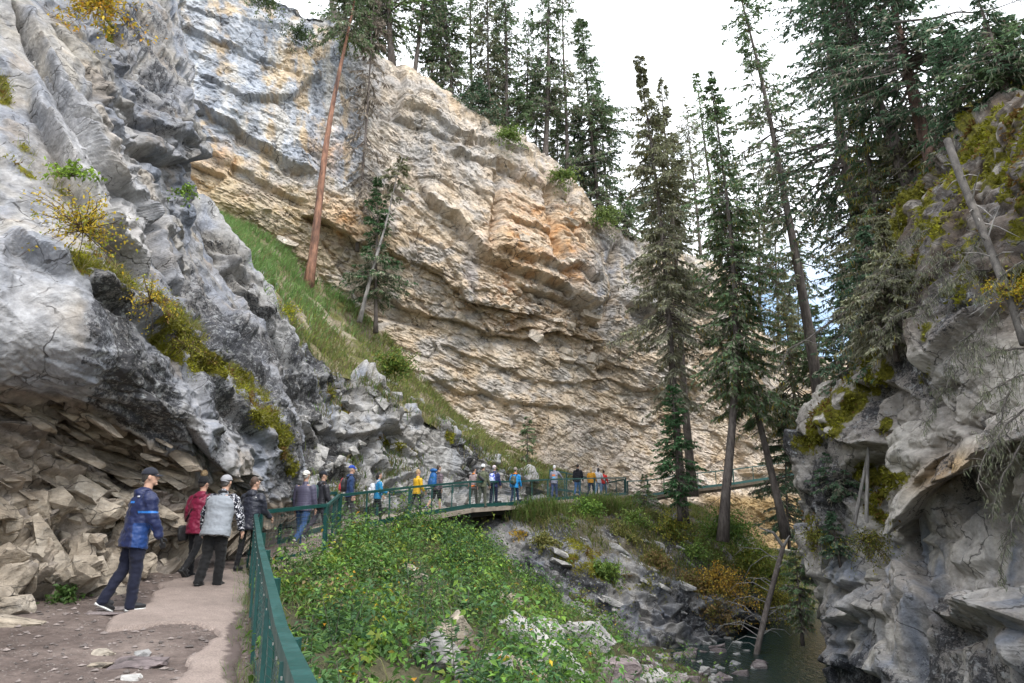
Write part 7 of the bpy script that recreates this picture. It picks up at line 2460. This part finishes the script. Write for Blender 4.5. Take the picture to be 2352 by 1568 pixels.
mb = MB(); mb.bar((0, -.0075, -.03), (0, -.0075, .10), .066, .003, (0, 1, 0)); mb.build('screen', bpy.data.materials['phone_glass'], ph)

# hand bag hidden between the rails by the white haired person
bg2 = thing('shoulder_bag', 'small brown bag hanging by the white haired person at the rail', 'bag', i15['root'].matrix_basis @ Vector(i15['P0'] + (-.24, -.02, -.16)), i15['root'].rotation_euler.z)
fuse('bag_body', [loft([((0, 0, a), .045 * p_, .10 * p_) for a, p_ in ((-.10, .7), (-.05, 1), (.05, 1), (.10, .7))], 12)], .014, M['shell'], bg2, (.16, .06, .03), 2)
mb = MB(); mb.tube(np.array([(0, -.06, .09), (0, 0, .42), (0, .06, .09)]), .008, 5); mb.build('strap', M['cloth'], bg2, True, np.tile(np.array((.16, .06, .03)), (15, 1)))


# ------------------------------------------------------------------ blocks and slabs that stand out of the rock faces
def studs(sheet, name, meshes, where, n, smin, smax, shape, seed, dip=None, out_=.25):
    """single angular blocks set into a rock face; copies share a few meshes"""
    r = np.random.default_rng(seed)
    sh = SH[sheet]
    pt, nn = sample_sheet(sheet, where, n, r)
    for k_, (p_, n_) in enumerate(zip(pt, nn)):
        ob = bpy.data.objects.new(name, meshes[k_ % len(meshes)])
        C.objects.link(ob)
        s = smin + (smax - smin) * r.random() ** 1.8
        ob.scale = (s * shape[0] * r.uniform(.7, 1.3), s * shape[1] * r.uniform(.7, 1.3), s * shape[2] * r.uniform(.7, 1.3))
        if dip is None:
            q = Vector(n_).to_track_quat('Z', 'Y')
            ob.rotation_mode = 'QUATERNION'
            ob.rotation_quaternion = q @ Matrix.Rotation(r.uniform(0, 6.28), 3, 'Z').to_quaternion() @ Matrix.Rotation(r.normal(0, .3), 3, 'X').to_quaternion()
        else:
            ob.rotation_euler = (r.normal(0, .15), dip + r.normal(0, .12), r.normal(0, .3))
        ob.location = p_ + n_ * (ob.scale[2] if dip is None else ob.scale[1]) * out_
        ob.parent = sh['ob']


MT = [rock_mesh('rock_block', 200 + q, 2, 3, .02, M['block_tan']) for q in range(9)]
MG = [rock_mesh('rock_slab', 220 + q, 2, 3, .02, M['block_tan']) for q in range(5)]
MGR = [rock_mesh('rock_block', 240 + q, 2, 3, .02, M['block_grey']) for q in range(6)]
M['block_far'] = rock_material('rock_block_far', .6, [(.3, (.44, .36, .27)), (.5, (.56, .48, .39)), (.7, (.62, .56, .50))], (0, R(24), 0), .8, .6)
MF = [rock_mesh('rock_block', 260 + q, 2, 3, .02, M['block_far']) for q in range(7)]
studs('cliff_near', 'rock_block', MT, lambda P, px, py, n: (px > -60) & (px < 420) & (py > 1120 + .2 * np.maximum(px - 200, 0)) & (py < 1365), 150, .10, .32, (1, .85, .75), 1, None, -.45)
studs('cliff_near', 'rock_slab', MG, lambda P, px, py, n: (px > -60) & (px < 520) & (py > 925 + .40 * np.maximum(px - 150, 0)) & (py < 1150 + .1 * px) * (n[:, 2] < .9), 130, .14, .40, (1.1, .8, .22), 2, R(30), .35)
studs('cliff_middle', 'rock_block', MGR, lambda P, px, py, n: (px > 690) & (px < 1110) & (py > 850) & (py < 1185) & (spot(px, py, 1010, 1060, 60, 80) < .4), 90, .16, .5, (1, .8, .6), 3, None, .1)
studs('cliff_far', 'rock_block', MF, lambda P, px, py, n: spot(px, py, 1230, 720, 170, 55, 18) + .8 * spot(px, py, 1640, 770, 80, 100) + .25 * spot(px, py, 640, 560, 160, 50) + .2 * spot(px, py, 1250, 560, 120, 120), 150, .25, .75, (1.1, .8, .55), 4, R(20), -.35)
studs('outcrop', 'rock_slab', [rock_mesh('rock_slab', 280 + q, 2, 3, .02, M['block_grey']) for q in range(5)], lambda P, px, py, n: (px > 1160) & (px < 1740) & (py > 1230) & (py < 1500), 90, .15, .5, (1.2, .8, .35), 5, R(26), .1)
